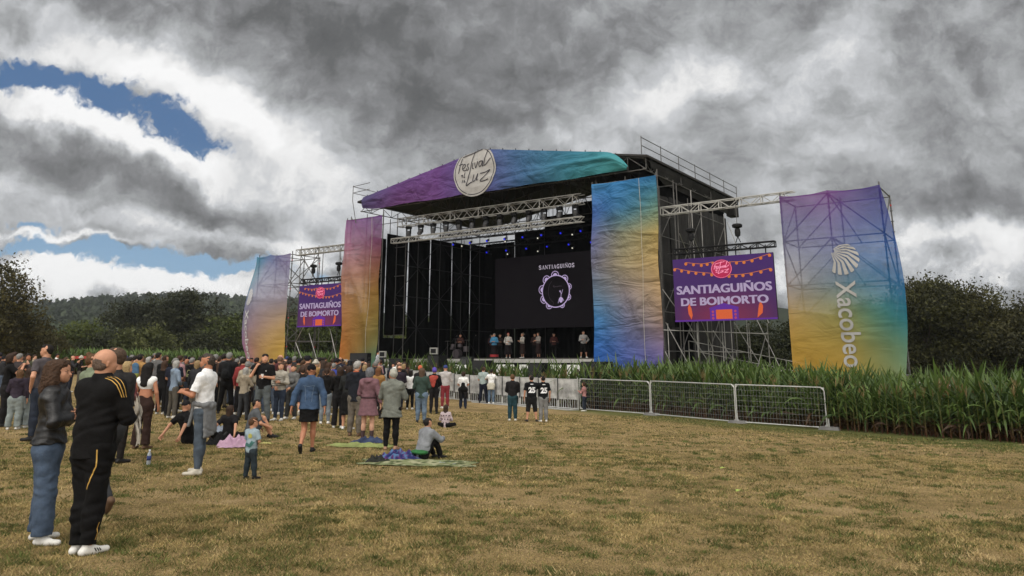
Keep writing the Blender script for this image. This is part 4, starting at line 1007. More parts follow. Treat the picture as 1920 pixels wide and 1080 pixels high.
# ---- far hills and their woods
def hills():
    def hz(x, y):
        r = smst(y, 260, 760); base = 46 + 8 * np.sin(x / 170. + 1.) + 5 * np.sin(x / 61.) + 3 * np.sin(x / 27.)
        return -1.5 + r * base * (.75 + .25 * smst(x, -800, -300))
    xs = np.linspace(-1300, 1500, 110); ys = np.linspace(200, 1300, 60); X, Y = np.meshgrid(xs, ys, indexing='ij')
    Z = hz(X, Y) + 2 * (vnoise(X, Y, .02, 4) - .5); V = np.stack([X, Y, Z], -1).reshape(-1, 3); i, j = np.meshgrid(np.arange(109), np.arange(59), indexing='ij'); a = (i * 60 + j).ravel()
    F = np.stack([a, a + 60, a + 61, a + 1], -1)
    tag(link('hills', mesh_from('hills', V, F, [mat('hill_ground', (.022, .028, .015), 1., var=.3, vs=.02, spec=0.)], smooth=True)), kind='structure')
    rs = np.random.RandomState(8); N = 9500
    Y = 300 + 520 * rs.rand(N) ** .7; X = (-.72 + .52 * rs.rand(N)) * Y * 1.0
    K = 14; hh = 9 + 9 * rs.rand(N); rr = hh * (.22 + .12 * rs.rand(N)); z0 = hz(X, Y) - 1
    dark = vnoise(X, Y, .012, 9)
    # each tree a ragged cone of leaf clumps
    t = rs.rand(N, K); ang = rs.rand(N, K) * 6.283; rad = rr[:, None] * (1.05 - t) ** .7 * (.4 + .6 * rs.rand(N, K))
    P = np.stack([X[:, None] + rad * np.cos(ang), Y[:, None] + rad * np.sin(ang), z0[:, None] + hh[:, None] * (.15 + .85 * t)], -1).reshape(-1, 3)
    n = len(P); a_ = rs.randn(n, 3); a_ /= np.linalg.norm(a_, axis=1, keepdims=True); b_ = np.cross(a_, rs.randn(n, 3)); b_ /= np.linalg.norm(b_, axis=1, keepdims=True)
    s = (1.1 + 1.3 * rs.rand(n))[:, None]
    V = np.stack([P - a_ * s, P - b_ * s * .7, P + a_ * s, P + b_ * s * .7], 1).reshape(-1, 3); F = np.arange(len(V)).reshape(-1, 4)
    g = np.array(lin((46, 54, 40))); g2 = np.array(lin((66, 78, 48))); u = np.repeat(np.clip((dark - .35) * 2.2, 0, 1) * .7 + .3 * rs.rand(N), K)[:, None]
    c = (g * (1 - u) + g2 * u) * (.75 + .5 * rs.rand(n, 1)); c = np.repeat(np.concatenate([c, np.ones((n, 1))], 1), 4, 0)
    tag(link('forest', mesh_from('forest', V, F, [leafm], cols=c)), 'dark green woods covering the far hillside on the left', 'forest', kind='stuff')
hills()

# ------------------------------------------------------------------ maize
def maize_mesh(seed, H, tassel=True, dry=0.):
    rs = np.random.RandomState(seed); V = []; F = []; C = []
    def quadstrip(pts, ws, nrm, col):
        b = len(V)
        for p, w, c in zip(pts, ws, col):
            V.append(p - nrm * w); V.append(p + nrm * w); C.append(c); C.append(c)
        for i in range(len(pts) - 1): F.append((b + 2 * i, b + 2 * i + 1, b + 2 * i + 3, b + 2 * i + 2))
    stalk = np.array(lin((112, 118, 62))); lf = np.array(lin((50, 70, 34))); lf2 = np.array(lin((102, 124, 60))); red = np.array(lin((98, 56, 40))); straw = np.array(lin((150, 128, 84)))
    lean = rs.randn(2) * .03
    def sp(h): return np.array([lean[0] * h * h, lean[1] * h * h, h])
    hs = np.linspace(-.05, H * .88, 7)
    for a in (0, math.pi / 2):
        quadstrip([sp(h) for h in hs], [.014 * (1 - .5 * h / H) for h in hs], np.array([math.cos(a), math.sin(a), 0.]), [red * (1 - min(1, h / .5)) + stalk * min(1, h / .5) for h in hs])
    nl = 11; az0 = rs.rand() * 6.28
    for k in range(nl):
        h0 = H * (.12 + .76 * k / (nl - 1)); az = az0 + math.pi * k + rs.randn() * .45; d = np.array([math.cos(az), math.sin(az), 0.]); n_ = np.array([-math.sin(az), math.cos(az), 0.])
        top = k / (nl - 1); L = (.34 + .34 * math.sin(math.pi * min(1, .2 + top * .8))) * (.8 + .4 * rs.rand()) * min(1, .35 + .2 * k); rise = .26 + .45 * top * rs.rand() + .28 * top; droop = .62 + .5 * rs.rand() - .62 * top
        ts = np.linspace(0, 1, 7); pts = [sp(h0) + d * L * t * (1 - .12 * t) + np.array([0, 0, L * (rise * 2 * t - droop * 1.25 * t * t)]) for t in ts]
        pts = [np.array([p[0], p[1], max(p[2], .02)]) for p in pts]
        ws = [.012, .021, .025, .024, .019, .011, .001]; u = rs.rand()
        base = (red * .45 + straw * .2) * .55 if k < 1 + dry * 2 else lf * (1 - u) + lf2 * u
        col = [base * (.85 + .25 * t) for t in ts]; tw = n_ + np.array([0, 0, .5 * rs.randn()]); tw /= np.linalg.norm(tw)
        quadstrip(pts, ws, tw, col)
    if tassel:
        for k in range(6):
            a = rs.rand() * 6.28; s = sp(H * .86); e = s + np.array([math.cos(a) * .09 * (k > 0), math.sin(a) * .09 * (k > 0), .22 + .05 * rs.rand()])
            quadstrip([s, (s + e) / 2, e], [.006, .009, .003], np.array([-math.sin(a), math.cos(a), 0.]), [straw * .8] * 3)
    if rs.rand() < .6:   # a cob in its husk
        a = rs.rand() * 6.28; d = np.array([math.cos(a), math.sin(a), 0.]); s = sp(H * .45) + d * .02
        for q in (0, 1.57): quadstrip([s, s + d * .04 + np.array([0, 0, .08]), s + d * .07 + np.array([0, 0, .2])], [.012, .028, .004], np.array([-math.sin(a + q), math.cos(a + q), .2]), [lf2 * 1.2] * 3)
    return np.array(V), F, np.array(C)
maizem = attr_mat('maize_leaf', .55, .35, .4)
_a, _b = G(1100, 766), G(1900, 833)
A0, A1 = np.array([_a.x, _a.y]), np.array([_b.x, _b.y])      # front edge of the maize, from barrier end to the right
edge_d = (A1 - A0) / np.linalg.norm(A1 - A0); edge_n = np.array([-edge_d[1], edge_d[0]]); edge_n = edge_n if edge_n[1] > 0 else -edge_n
_a, _b = G(1085, 769), G(860, 750)
B0 = np.array([_a.x, _a.y]); B1 = B0 + (np.array([_b.x, _b.y]) - B0) * 2.05      # crowd barrier line
bar_d = (B1 - B0) / np.linalg.norm(B1 - B0); bar_n = np.array([bar_d[1], -bar_d[0]]); bar_n = bar_n if bar_n[1] > 0 else -bar_n
def maize():
    rs = np.random.RandomState(21); protos = [maize_mesh(100 + k, 1.0, k % 2 == 0, rs.rand()) for k in range(8)]
    meshes = []
    for k, (V, F, C) in enumerate(protos): meshes.append(mesh_from('maize_plant', V, F, [maizem], cols=np.concatenate([C, np.ones((len(C), 1))], 1)))
    spots = []
    L = np.linalg.norm(A1 - A0) + 5
    for row in range(12):
        s = -.1
        while s < L:
            q = A0 + edge_d * s + edge_n * (.62 + row * .42 + rs.randn() * .06); spots.append((q[0], q[1], 1.33 - .12 * min(1, max(0, (s - 6) / 6)) + .30 * rs.rand() ** 1.5 + .07 * math.sin(s * 1.3) - (.05 if row == 0 else 0), row)); s += .17 + .10 * rs.rand()
    L2 = np.linalg.norm(B1 - B0)
    for row in range(4):
        s = -.3
        while s < L2:
            q = B0 + bar_d * s + bar_n * (.7 + row * .5 + rs.randn() * .08); spots.append((q[0], q[1], 1.32 + .28 * rs.rand() ** 2 + .06 * math.sin(s * 2.3), row + (0 if s < 3 else 1))); s += .2 + .14 * rs.rand()
    spots = [p for p in spots if p[1] < 60 and p[0] < p[1] * .8]
    spots.sort(key=lambda p: (p[3] > 0, p[1]))
    for (x, y, h, row) in spots[:300]:
        o = link('maize_plant', meshes[rs.randint(8)], None, (x, y, float(gz(x, y))), rs.rand() * 6.28); k = h; o.scale = (k * (.9 + .2 * rs.rand()),) * 2 + (k,)
        tag(o, 'green maize plant in the front rows of the corn behind the wire fence and barrier', 'maize plant', 'maize plants along the field edge')
    VV = []; FF = []; CC = []; b = 0
    for (x, y, h, row) in spots[300:]:
        V, F, C = protos[rs.randint(8)]; a = rs.rand() * 6.28; c, s = math.cos(a), math.sin(a)
        W_ = np.stack([(V[:, 0] * c - V[:, 1] * s) * h + x, (V[:, 0] * s + V[:, 1] * c) * h + y, V[:, 2] * h + float(gz(x, y))], -1)
        VV.append(W_); FF.append(np.array(F) + b); CC.append(C * (.75 + .5 * rs.rand())); b += len(V)
    V = np.concatenate(VV); F = np.concatenate(FF); C = np.concatenate(CC)
    tag(link('maize_field', mesh_from('maize_field', V, F, [maizem], cols=np.concatenate([C, np.ones((len(C), 1))], 1))), 'dense green maize crop standing between the field and the stage', 'maize', kind='stuff')
    # far strip of paler maize beyond the crowd
    VV = []; FF = []; CC = []; b = 0
    for k in range(1500):
        y = 72 + 6 * rs.rand(); x = (-.62 + .42 * rs.rand()) * y; V, F, C = protos[rs.randint(8)]; h = 1.5 + .25 * rs.rand()
        if gz(x, y) > 5: continue
        VV.append(np.stack([V[:, 0] * h * 1.3 + x, V[:, 1] * h * 1.3 + y, V[:, 2] * h + float(gz(x, y))], -1)); FF.append(np.array(F) + b); CC.append(C * (.9 + .3 * rs.rand())); b += len(V)
    V = np.concatenate(VV); F = np.concatenate(FF); C = np.concatenate(CC)
    tag(link('far_maize', mesh_from('far_maize', V, F, [maizem], cols=np.concatenate([C, np.ones((len(C), 1))], 1))), 'pale green strip of maize beyond the crowd on the left', 'maize', kind='stuff')
maize()

# ------------------------------------------------------------------ crowd barriers
barm = mat('scuffed_aluminium_sheet', (.42, .42, .41), .5, .25, .45, 2.2, .3, 8.)
wh_steel = mat('bright_zinc_tube', (.52, .52, .50), .45, .5, .15, 4.)
def barrier(i):
    w = 1.22; p = B0 + bar_d * (w * i); z = float(gz(p[0], p[1])); rz = math.atan2(bar_d[1], bar_d[0])
    return (p[0], p[1], z), rz, w
def make_barrier():
    t = empty('crowd_barrier', '', 'crowd barrier', (0, 0, 0)); w = 1.22; f = 1    # local x along, +y faces the field after rotation
    h = 1.24
    MB().box((.03, .0, .42), (w - .05, .02, h)).build('panel', barm, t)
    b = MB()
    for k in range(9): b.tube((.07 + k * (w - .14) / 8, .01, .05), (.07 + k * (w - .14) / 8, .01, .42), .014, 5)
    b.build('lower_bars', wh_steel, t)
    b = MB(); b.tube((0, .01, 0), (0, .01, h + .03), .022, 7).tube((w - .02, .01, 0), (w - .02, .01, h + .03), .022, 7).tube((0, .01, h + .01), (w - .02, .01, h + .01), .022, 7).tube((0, .01, .06), (w - .02, .01, .06), .02, 7)
    b.build('frame', wh_steel, t)
    MB().box((0, .02, -.01), (w - .03, .55, .03)).build('foot_plate', wh_steel, t)
    b = MB().tube((.1, -.02, 1.0), (.1, -.8, .0), .02, 6).tube((w - .1, -.02, 1.0), (w - .1, -.8, .0), .02, 6); b.build('strut', wh_steel, t)
    MB().box((w - .045, .0, .36), (w - .005, .035, h + .06)).build('joint_strip', blackp, t)
    return t
b0 = make_barrier()
NB = 14; ords = ['nearest the wire fence', 'second from the wire fence', 'third from the wire fence', 'fourth from the wire fence', 'fifth from the wire fence', 'sixth from the wire fence', 'seventh from the wire fence', 'eighth from the wire fence', 'ninth from the wire fence', 'tenth from the wire fence', 'eleventh from the wire fence', 'twelfth from the wire fence', 'thirteenth from the wire fence', 'farthest from the wire fence']
for i in range(NB):
    loc, rz, w = barrier(i); o = b0 if i == 0 else copy_tree(b0); o.location = loc; o.rotation_euler = (0, 0, rz)
    o['label'] = 'grey metal crowd barrier with white bars, ' + ords[i]; o['group'] = 'crowd barriers in front of the stage'
sgn = empty('warning_sticker', 'small dark red sticker on the crowd barrier near the wire fence', 'sticker', (B0[0] + bar_d[0] * 2.0, B0[1] + bar_d[1] * 2.0, float(gz(*B0)) + .85), math.atan2(bar_d[1], bar_d[0]))
MB().box((-.14, .022, -.1), (.14, .028, .1)).build('face', mat('dark_red_sticker', (.12, .03, .03), .6), sgn)

# ---- wire mesh fence panels
fence_pts = [G(1088, 769), G(1222, 779), G(1383, 794), G(1555, 806)]
meshw = mat('thin_fence_wire', (.30, .30, .29), .5, .6)
rub = mat('concrete_fence_foot', (.16, .155, .15), .9, var=.2)
def fence_panel(i, a, b, label):
    d = (b - a); L = math.hypot(d.x, d.y); rz = math.atan2(d.y, d.x); slope = d.z / L
    t = empty('wire_fence_panel', label, 'fence panel', a, rz, 'wire fence panels along the corn'); h = height_at(a, [693, 702, 709][i]) if i else height_at(a, 694)
    h = [1.28, 1.30, 1.30][i]; L -= .06
    def z(x): return slope * x
    f = MB(); c = .10
    pts = [(.0, 0, .06), (0, 0, h - c * (i != 2)), (c * (i == 2), 0, h), (L - c, 0, h + z(L)), (L, 0, h - c + z(L)), (L, 0, .06 + z(L)), (0, 0, .06)]
    f.path(pts, .021, 7); f.build('frame', wh_steel, t)
    w = MB()
    n = int(L / .11)
    for k in range(1, n):
        x = L * k / n; w.tube((x, 0, .06 + z(x)), (x, 0, h + z(x)), .0032, 4, cap=False)
    for k in range(1, 7):
        zz = .06 + (h - .06) * k / 7; w.tube((0, 0, zz), (L, 0, zz + z(L)), .0036, 4, cap=False)
    w.build('wire_mesh', meshw, t)
    g = MB()
    for (x, zz, sx, sz) in ((0, .06, 1, 1), (L, .06, -1, 1), (0, h, 1, -1), (L, h, -1, -1)):
        g.add([(x, -.006, zz + z(x)), (x + sx * .12, -.006, zz + z(x)), (x, -.006, zz + sz * .12 + z(x)), (x, .006, zz + z(x)), (x + sx * .12, .006, zz + z(x)), (x, .006, zz + sz * .12 + z(x))], [(0, 1, 2), (3, 5, 4), (0, 3, 4, 1), (1, 4, 5, 2), (2, 5, 3, 0)])
    g.build('corner_plates', wh_steel, t)
    return t
fence_panel(0, fence_pts[0], fence_pts[1], 'low wire mesh fence panel next to the crowd barrier')
fence_panel(1, fence_pts[1], fence_pts[2], 'low wire mesh fence panel in the middle of three')
fence_panel(2, fence_pts[2], fence_pts[3], 'low wire mesh fence panel at the free right hand end')
for k, p in enumerate(fence_pts[1:]):
    t = empty('fence_foot', ['grey fence foot between the first and second fence panels', 'grey fence foot between the second and third fence panels', 'grey fence foot at the right end of the wire fence'][k], 'fence foot', p, R(-35), 'feet of the wire fence')
    b = MB(); b.add([(-.33, -.11, -.02), (.33, -.11, -.02), (.33, .11, -.02), (-.33, .11, -.02), (-.28, -.08, .10), (.28, -.08, .10), (.28, .08, .10), (-.28, .08, .10)], [(4, 5, 6, 7), (0, 1, 5, 4), (1, 2, 6, 5), (2, 3, 7, 6), (3, 0, 4, 7)]); b.build('block', rub, t)
    MB().tube((0, 0, .1), (0, 0, .34), .03, 8).build('socket', wh_steel, t)

# ------------------------------------------------------------------ things behind and in front of the stage
def car(label, x, Y, rz, H=1.42, L=4.4, tall=False):
    p = at(x, Y); t = empty('parked_van' if tall else 'parked_car', label, 'van' if tall else 'car', p, rz, 'white vehicles behind the corn'); wm = mat('white_car_paint', (.72, .72, .72), .3, spec=.6)
    hw = .88; prof = [(-L / 2, .35), (-L / 2 + .02, .85), (-L / 2 + .9, .98 if not tall else 1.1), (-L / 2 + 1.5, H), (L / 2 - (.9 if not tall else .1), H), (L / 2 - (.2 if not tall else .02), .98), (L / 2, .8), (L / 2 - .02, .35)]
    V = []; n = len(prof)
    for sgn_ in (-1, 1):
        for (q, z) in prof: V.append((q, sgn_ * (hw if z < 1 else hw - .12), z))
    F = [(i, (i + 1) % n, n + (i + 1) % n, n + i) for i in range(n)] + [tuple(range(n - 1, -1, -1)), tuple(range(n, 2 * n))]
    o = MB().add(V, F).build('body', wm, t)
    gl = mat('dark_car_glass', (.02, .022, .025), .08, spec=.9)
    for s in (-1, 1):
        y0 = s * (hw - .035); y1 = s * (hw - .105)
        MB().add([(-L / 2 + 1.15, y0, 1.0), (L / 2 - .8, y0, 1.0), (L / 2 - 1.1, y1, H - .1), (-L / 2 + 1.6, y1, H - .1)], [(0, 1, 2, 3) if s < 0 else (3, 2, 1, 0)]).build('window', gl, o)
        for q in (-L / 2 + .85, L / 2 - .85): 
            wv = MB().lathe([(.32, -.1), (.34, 0), (.32, .1)], (q, s * (hw - .05), .33), 14, 'y').build('wheel', blackp, t)
    return t
car('white car with rounded roof behind the corn at the far right', 1815, 33., R(8), 1.40, 5.2)
car('white van roof showing right of the scaffold tower over the corn', 1735, 36., R(4), 1.36, 4.2)
car('white car at the picture edge behind the corn', 1925, 31.5, R(2), 1.36, 4.6)

def skirt_panels():
    r_ = random.Random(2)
    for k, u in enumerate(np.arange(-15.4, 0.6, 1.55)):
        t = st_empty('skirt_banner', 'white strip of cloth with black marks below the stage edge', 'banner', float(u), -.35, .75, 'white cloths below the stage edge')
        V = []; n = 8
        for j in range(3):
            for i in range(n + 1): V.append((1.2 * i / n, .03 * math.sin(i * 1.7 + k), .75 * (1 - j / 2)))
        F = [(j * (n + 1) + i, (j + 1) * (n + 1) + i, (j + 1) * (n + 1) + i + 1, j * (n + 1) + i + 1) for j in range(2) for i in range(n)]
        MB().add(V, F).build('cloth', mat('white_skirt_cloth', (.78, .78, .75), .8), t)
        V, F = disc((.35 + .5 * r_.random(), .4), .16, 12); MB().add([(p[0], -.05, p[1]) for p in V], F).build('mark', dark_ink, t)
skirt_panels()
grille = mat('speaker_grille', (.018, .018, .019), .7, var=.3, vs=60)
def speaker(loc, rz, w, d, h, label, tilt=0., group='black speakers round the stage'):
    t = empty('speaker', label, 'speaker', loc, rz, group)
    b = MB(); c = .03
    b.add([(-w / 2, 0, 0), (w / 2, 0, 0), (w / 2, d, 0), (-w / 2, d, 0), (-w / 2, d * tilt, h), (w / 2, d * tilt, h), (w / 2, d, h), (-w / 2, d, h)], [(0, 3, 2, 1), (4, 5, 6, 7), (0, 1, 5, 4), (1, 2, 6, 5), (2, 3, 7, 6), (3, 0, 4, 7)]); b.build('cabinet', blackp, t)
    MB().add([(-w / 2 + c, -.012, c), (w / 2 - c, -.012, c), (w / 2 - c, d * tilt - .012, h - c), (-w / 2 + c, d * tilt - .012, h - c)], [(0, 1, 2, 3)]).build('grille', grille, t)
    for s in (-1, 1): MB().box((s * (w / 2 + .012) - .012, d * .5 - .08, h * .62), (s * (w / 2 + .012) + .012, d * .5 + .08, h * .66)).build('handle', steel_d, t)
    return t
def bar_Y(x):
    k = (x - 960) / 1484; s = (B0[0] - k * B0[1]) / (k * bar_d[1] - bar_d[0]); return B0[1] + bar_d[1] * s
def spk_at(x, Y, z, w, d, h, label, **k):
    if Y < 0: Y = bar_Y(x) - Y; z = float(gz((x - 960) / 1484 * Y, Y))
    X = (x - 960) / 1484 * Y; return speaker((X, Y, z), -SA, w, d, h, label, **k)
gz0 = float(gz(0, 36))
spk_at(1003, -1.3, gz0, .8, .7, 1.88, 'tall black speaker stack behind the barrier under the tambourine')
spk_at(898, -1.4, gz0, .85, .7, 1.98, 'black speaker stack behind the barrier left of the performers')
spk_at(1110, 36.4, gz0 - .2, 1.2, .9, 2.15, 'wide black speaker stack at the foot of the blue column banner')
spk_at(1100, 35.2, gz0 - .2, .8, .7, 1.7, 'black speaker beside the stack at the blue column foot')
spk_at(812, -1.2, gz0, .8, .7, 2.1, 'black speaker with a light on top in front of the stage left half')
spk_at(868, 42.5, 1.5, .7, .5, .42, 'tilted black monitor speaker on the stage edge', tilt=.6)
spk_at(672, 46.5, 1.35, 1.45, .3, .8, 'black box hanging before the foot of the orange column banner')
spk_at(742, 45.5, gz0, 1.1, .8, 2.1, 'black speaker stack at the stage corner beside the orange column banner')
def white_lamp(x, Y, z, label):
    X = (x - 960) / 1484 * Y; t = empty('flood_lamp', label, 'lamp', (X, Y, z), -SA, 'floodlights on the speaker stacks')
    b = MB().box((-.26, .0, .05), (.26, .1, .4)); b.build('housing', mat('grey_lamp_housing', (.28, .28, .26), .5), t)
    MB().box((-.18, -.012, .11), (.18, -.002, .34)).build('glass', blackp, t); MB().tube((-.2, .05, -.02), (-.2, .05, .1), .02, 6).tube((.2, .05, -.02), (.2, .05, .1), .02, 6).build('bracket', blackp, t)
white_lamp(812, bar_Y(812) + 1.1, float(gz(-4, 42)) + 2.12, 'grey flood lamp on the black speaker stack left of the performers')
white_lamp(716, 45.2, gz0 + 2.12, 'grey flood lamp at the stage corner beside the orange column banner')
# drum riser and kit silhouettes, left part of the stage
def drum_kit():
    t = st_empty('drum_kit', 'dark drum kit on the left part of the stage', 'drum kit', -13.6, 5.2, 1.86)
    for (x, y, z, r, h, nm) in ((0, 0, .3, .3, .4, 'bass_drum'), (-.3, .1, .75, .16, .2, 'tom'), (.3, .1, .75, .16, .2, 'tom'), (.6, .4, .45, .2, .35, 'floor_tom'), (-.6, .4, .6, .17, .14, 'snare_drum')):
        ax = 'y' if nm == 'bass_drum' else 'z'; MB().lathe([(r * .97, 0), (r, .03), (r, h - .03), (r * .97, h)], (x, y, z), 16, ax).build(nm, mat('dark_drum_shell', (.06, .05, .055), .35), t)
    for x, y, z in ((-.8, .1, 1.15), (.8, .2, 1.2), (-.4, .5, 1.3)):
        MB().tube((x, y, 0), (x, y, z), .014, 5).lathe([(.02, z), (.24, z + .01), (.02, z + .03)], (x, y, 0), 14).build('cymbal', steel_d, t)
drum_kit()
for k, u in enumerate((-13.2, -11.6, -10.4, -9., -7.7, -5.6)):
    t = st_empty('microphone_stand', 'thin black microphone stand, %s from the left on the stage' % ['first', 'second', 'third', 'fourth', 'fifth', 'sixth'][k], 'microphone stand', u, 4.6, 1.86, 'microphone stands on the stage')
    b = MB().tube((0, 0, 0), (0, 0, 1.25), .012, 6).tube((0, 0, 1.2), (.25, -.1, 1.45), .01, 5)
    for a in range(3): b.tube((0, 0, .1), (.28 * math.cos(a * 2.09), .28 * math.sin(a * 2.09), 0.01), .01, 5)
    b.build('stand', blackp, t); MB().tube((.25, -.1, 1.45), (.31, -.13, 1.5), .022, 7).build('microphone', steel_d, t)
# ------------------------------------------------------------------ people: smooth bodies from blended tapered limbs
def sd_eval(prims, xs, ys, zs):
    S_ = np.full((len(xs), len(ys), len(zs)), 9., np.float32)
    def rng(c, lo, hi): return max(0, np.searchsorted(c, lo) - 1), min(len(c), np.searchsorted(c, hi) + 1)
    for p in prims:
        a, b, ra, rb, s, k, flat = p
        s = np.array(s, float); a = np.array(a, float) / s; b = np.array(b, float) / s; mg = max(ra, rb) + k * 1.5 + .03
        lo = (np.minimum(a, b) - mg) * s; hi = (np.maximum(a, b) + mg) * s
        i0, i1 = rng(xs, lo[0], hi[0]); j0, j1 = rng(ys, lo[1], hi[1]); k0, k1 = rng(zs, lo[2], hi[2])
        if i1 <= i0 or j1 <= j0 or k1 <= k0: continue
        X = (xs[i0:i1] / s[0])[:, None, None] - a[0]; Y = (ys[j0:j1] / s[1])[None, :, None] - a[1]; Z = (zs[k0:k1] / s[2])[None, None, :] - a[2]
        d = b - a; L2 = float(d @ d) + 1e-9; h0 = (X * d[0] + Y * d[1] + Z * d[2]) / L2; h = np.clip(h0, 0, 1)
        D = np.sqrt((X - h * d[0]) ** 2 + (Y - h * d[1]) ** 2 + (Z - h * d[2]) ** 2) - (ra + (rb - ra) * h)
        if flat: D = np.maximum(D, (h0 - 1) * math.sqrt(L2)); 
        if flat == 2: D = np.maximum(D, -h0 * math.sqrt(L2))
        D = (D * min(s)).astype(np.float32); T = S_[i0:i1, j0:j1, k0:k1]
        if k > 0:
            m_ = np.maximum(k - np.abs(T - D), 0) / k; S_[i0:i1, j0:j1, k0:k1] = np.minimum(T, D) - m_ * m_ * k * .25
        else: S_[i0:i1, j0:j1, k0:k1] = np.minimum(T, D)
    return S_
def sd_points(prims, P):
    out = np.full(len(P), 9.)
    for a, b, ra, rb, s, k, flat in prims:
        s = np.array(s, float); a = np.array(a, float) / s; b = np.array(b, float) / s; q = P / s - a; d = b - a; L2 = float(d @ d) + 1e-9
        h0 = q @ d / L2; h = np.clip(h0, 0, 1); D = np.linalg.norm(q - h[:, None] * d, axis=1) - (ra + (rb - ra) * h)
        if flat: D = np.maximum(D, (h0 - 1) * math.sqrt(L2))
        out = np.minimum(out, D * min(s))
    return out
def nets(S_, o, v):
    ins = S_ < 0; c = [(i, j, k) for i in (0, 1) for j in (0, 1) for k in (0, 1)]; n = np.array(S_.shape) - 1
    cnt = np.zeros(n, np.int8)
    for (i, j, k) in c: cnt += ins[i:i + n[0], j:j + n[1], k:k + n[2]]
    cells = np.argwhere((cnt > 0) & (cnt < 8))
    if not len(cells): return np.zeros((0, 3)), np.zeros((0, 4), int)
    idx = np.full(n, -1, np.int32); idx[tuple(cells.T)] = np.arange(len(cells))
    vals = [S_[cells[:, 0] + i, cells[:, 1] + j, cells[:, 2] + k] for (i, j, k) in c]
    pos = np.zeros((len(cells), 3)); num = np.zeros(len(cells))
    for a in range(8):
        for b in range(a + 1, 8):
            df = [abs(c[a][q] - c[b][q]) for q in range(3)]
            if sum(df) != 1: continue
            va, vb = vals[a], vals[b]; m_ = (va < 0) != (vb < 0); t = np.where(m_, va / np.where(m_, va - vb, 1), 0)
            ca, cb = np.array(c[a], float), np.array(c[b], float); pos += m_[:, None] * (ca + t[:, None] * (cb - ca)); num += m_
    V = (cells + pos / num[:, None]) * v + o
    Q = []
    for ax in range(3):
        o1, o2 = [(1, 2), (2, 0), (0, 1)][ax]; sl_a = [slice(1, -1)] * 3; sl_b = [slice(1, -1)] * 3; sl_a[ax] = slice(0, -1); sl_b[ax] = slice(1, None)
        A, B = ins[tuple(sl_a)], ins[tuple(sl_b)]; base = np.ones(3, int); base[ax] = 0
        for fl, mask in ((0, A & ~B), (1, ~A & B)):
            e = np.argwhere(mask) + base
            if not len(e): continue
            def g(d1, d2):
                q = e.copy(); q[:, o1] -= d1; q[:, o2] -= d2; return idx[q[:, 0], q[:, 1], q[:, 2]]
            quad = np.stack([g(0, 0), g(1, 0), g(1, 1), g(0, 1)], 1)
            Q.append(quad[:, ::-1] if fl else quad)
    Q = np.concatenate(Q); Q = Q[(Q >= 0).all(1)]
    return V, Q
def grow(prims, v, disp=0., seed=0., dfreq=1.):
    lo = np.full(3, 9.); hi = np.full(3, -9.)
    for a, b, ra, rb, s, k, flat in prims:
        s = np.array(s, float); m_ = max(ra, rb) * s; lo = np.minimum(lo, np.minimum(a, b) - m_); hi = np.maximum(hi, np.maximum(a, b) + m_)
    lo -= 3 * v + disp; hi += 3 * v + disp; xs, ys, zs = [np.arange(lo[i], hi[i] + v, v) for i in range(3)]
    S_ = sd_eval(prims, xs, ys, zs)
    if disp:
        X, Y, Z = xs[:, None, None] * dfreq, ys[None, :, None] * dfreq, zs[None, None, :] * dfreq
        w1 = np.sin(9 * X + 4 * np.sin(7 * Z + seed)) + np.sin(11 * Y + seed * 2)
        S_ = S_ + disp * (.6 * np.sin(15 * Z + 3.2 * w1 + seed) + .4 * np.sin(31 * X + 13 * Z - 19 * Y + 2 * w1 + seed * 3)).astype(np.float32)
    return nets(S_, np.array([xs[0], ys[0], zs[0]]), v)

def hand(w, d, up, side, H, curl=.5, spread=1.):
    """palm, four unequal bent fingers and a thumb. w wrist, d pointing direction, up = back of the hand, side = +1 if the thumb lies towards d x up"""
    d = np.array(d, float); d /= np.linalg.norm(d); up = np.array(up, float); up -= d * (up @ d); up /= np.linalg.norm(up); t = np.cross(d, up) * side; w = np.array(w, float); k = H / 1.75; P = []
    n = -up; one = (1, 1, 1)
    for q, f in ((-.026, .9), (-.009, 1.), (.009, 1.), (.025, .96)):
        P.append((w + d * .005 * k + t * q * .55 * k, w + d * .085 * k * f + t * q * k, .015 * k, .0115 * k, one, .012, 0))
    for q, L in ((-.031, .058), (-.0105, .072), (.0105, .078), (.031, .070)):
        a = w + d * .088 * k + t * q * .98 * k; c1 = curl * .7; d1 = d * math.cos(c1) + n * math.sin(c1) + t * q * 3 * spread; b = a + d1 * L * .45 * k
        c2 = curl * 1.6; d2 = d * math.cos(c2) + n * math.sin(c2) + t * q * 3 * spread; e = b + d2 * L * .55 * k
        P.append((a, b, .0098 * k, .0086 * k, one, .004, 0)); P.append((b, e, .0086 * k, .0068 * k, one, .003, 0))
    a = w + d * .02 * k + t * .022 * k; b = a + (d * .55 + t * .75 + n * .25) * .042 * k; e = b + (d * .85 + t * .3 + n * .35) * .034 * k
    P += [(a, b, .0135 * k, .0105 * k, one, .01, 0), (b, e, .0105 * k, .008 * k, one, .004, 0)]
    return P

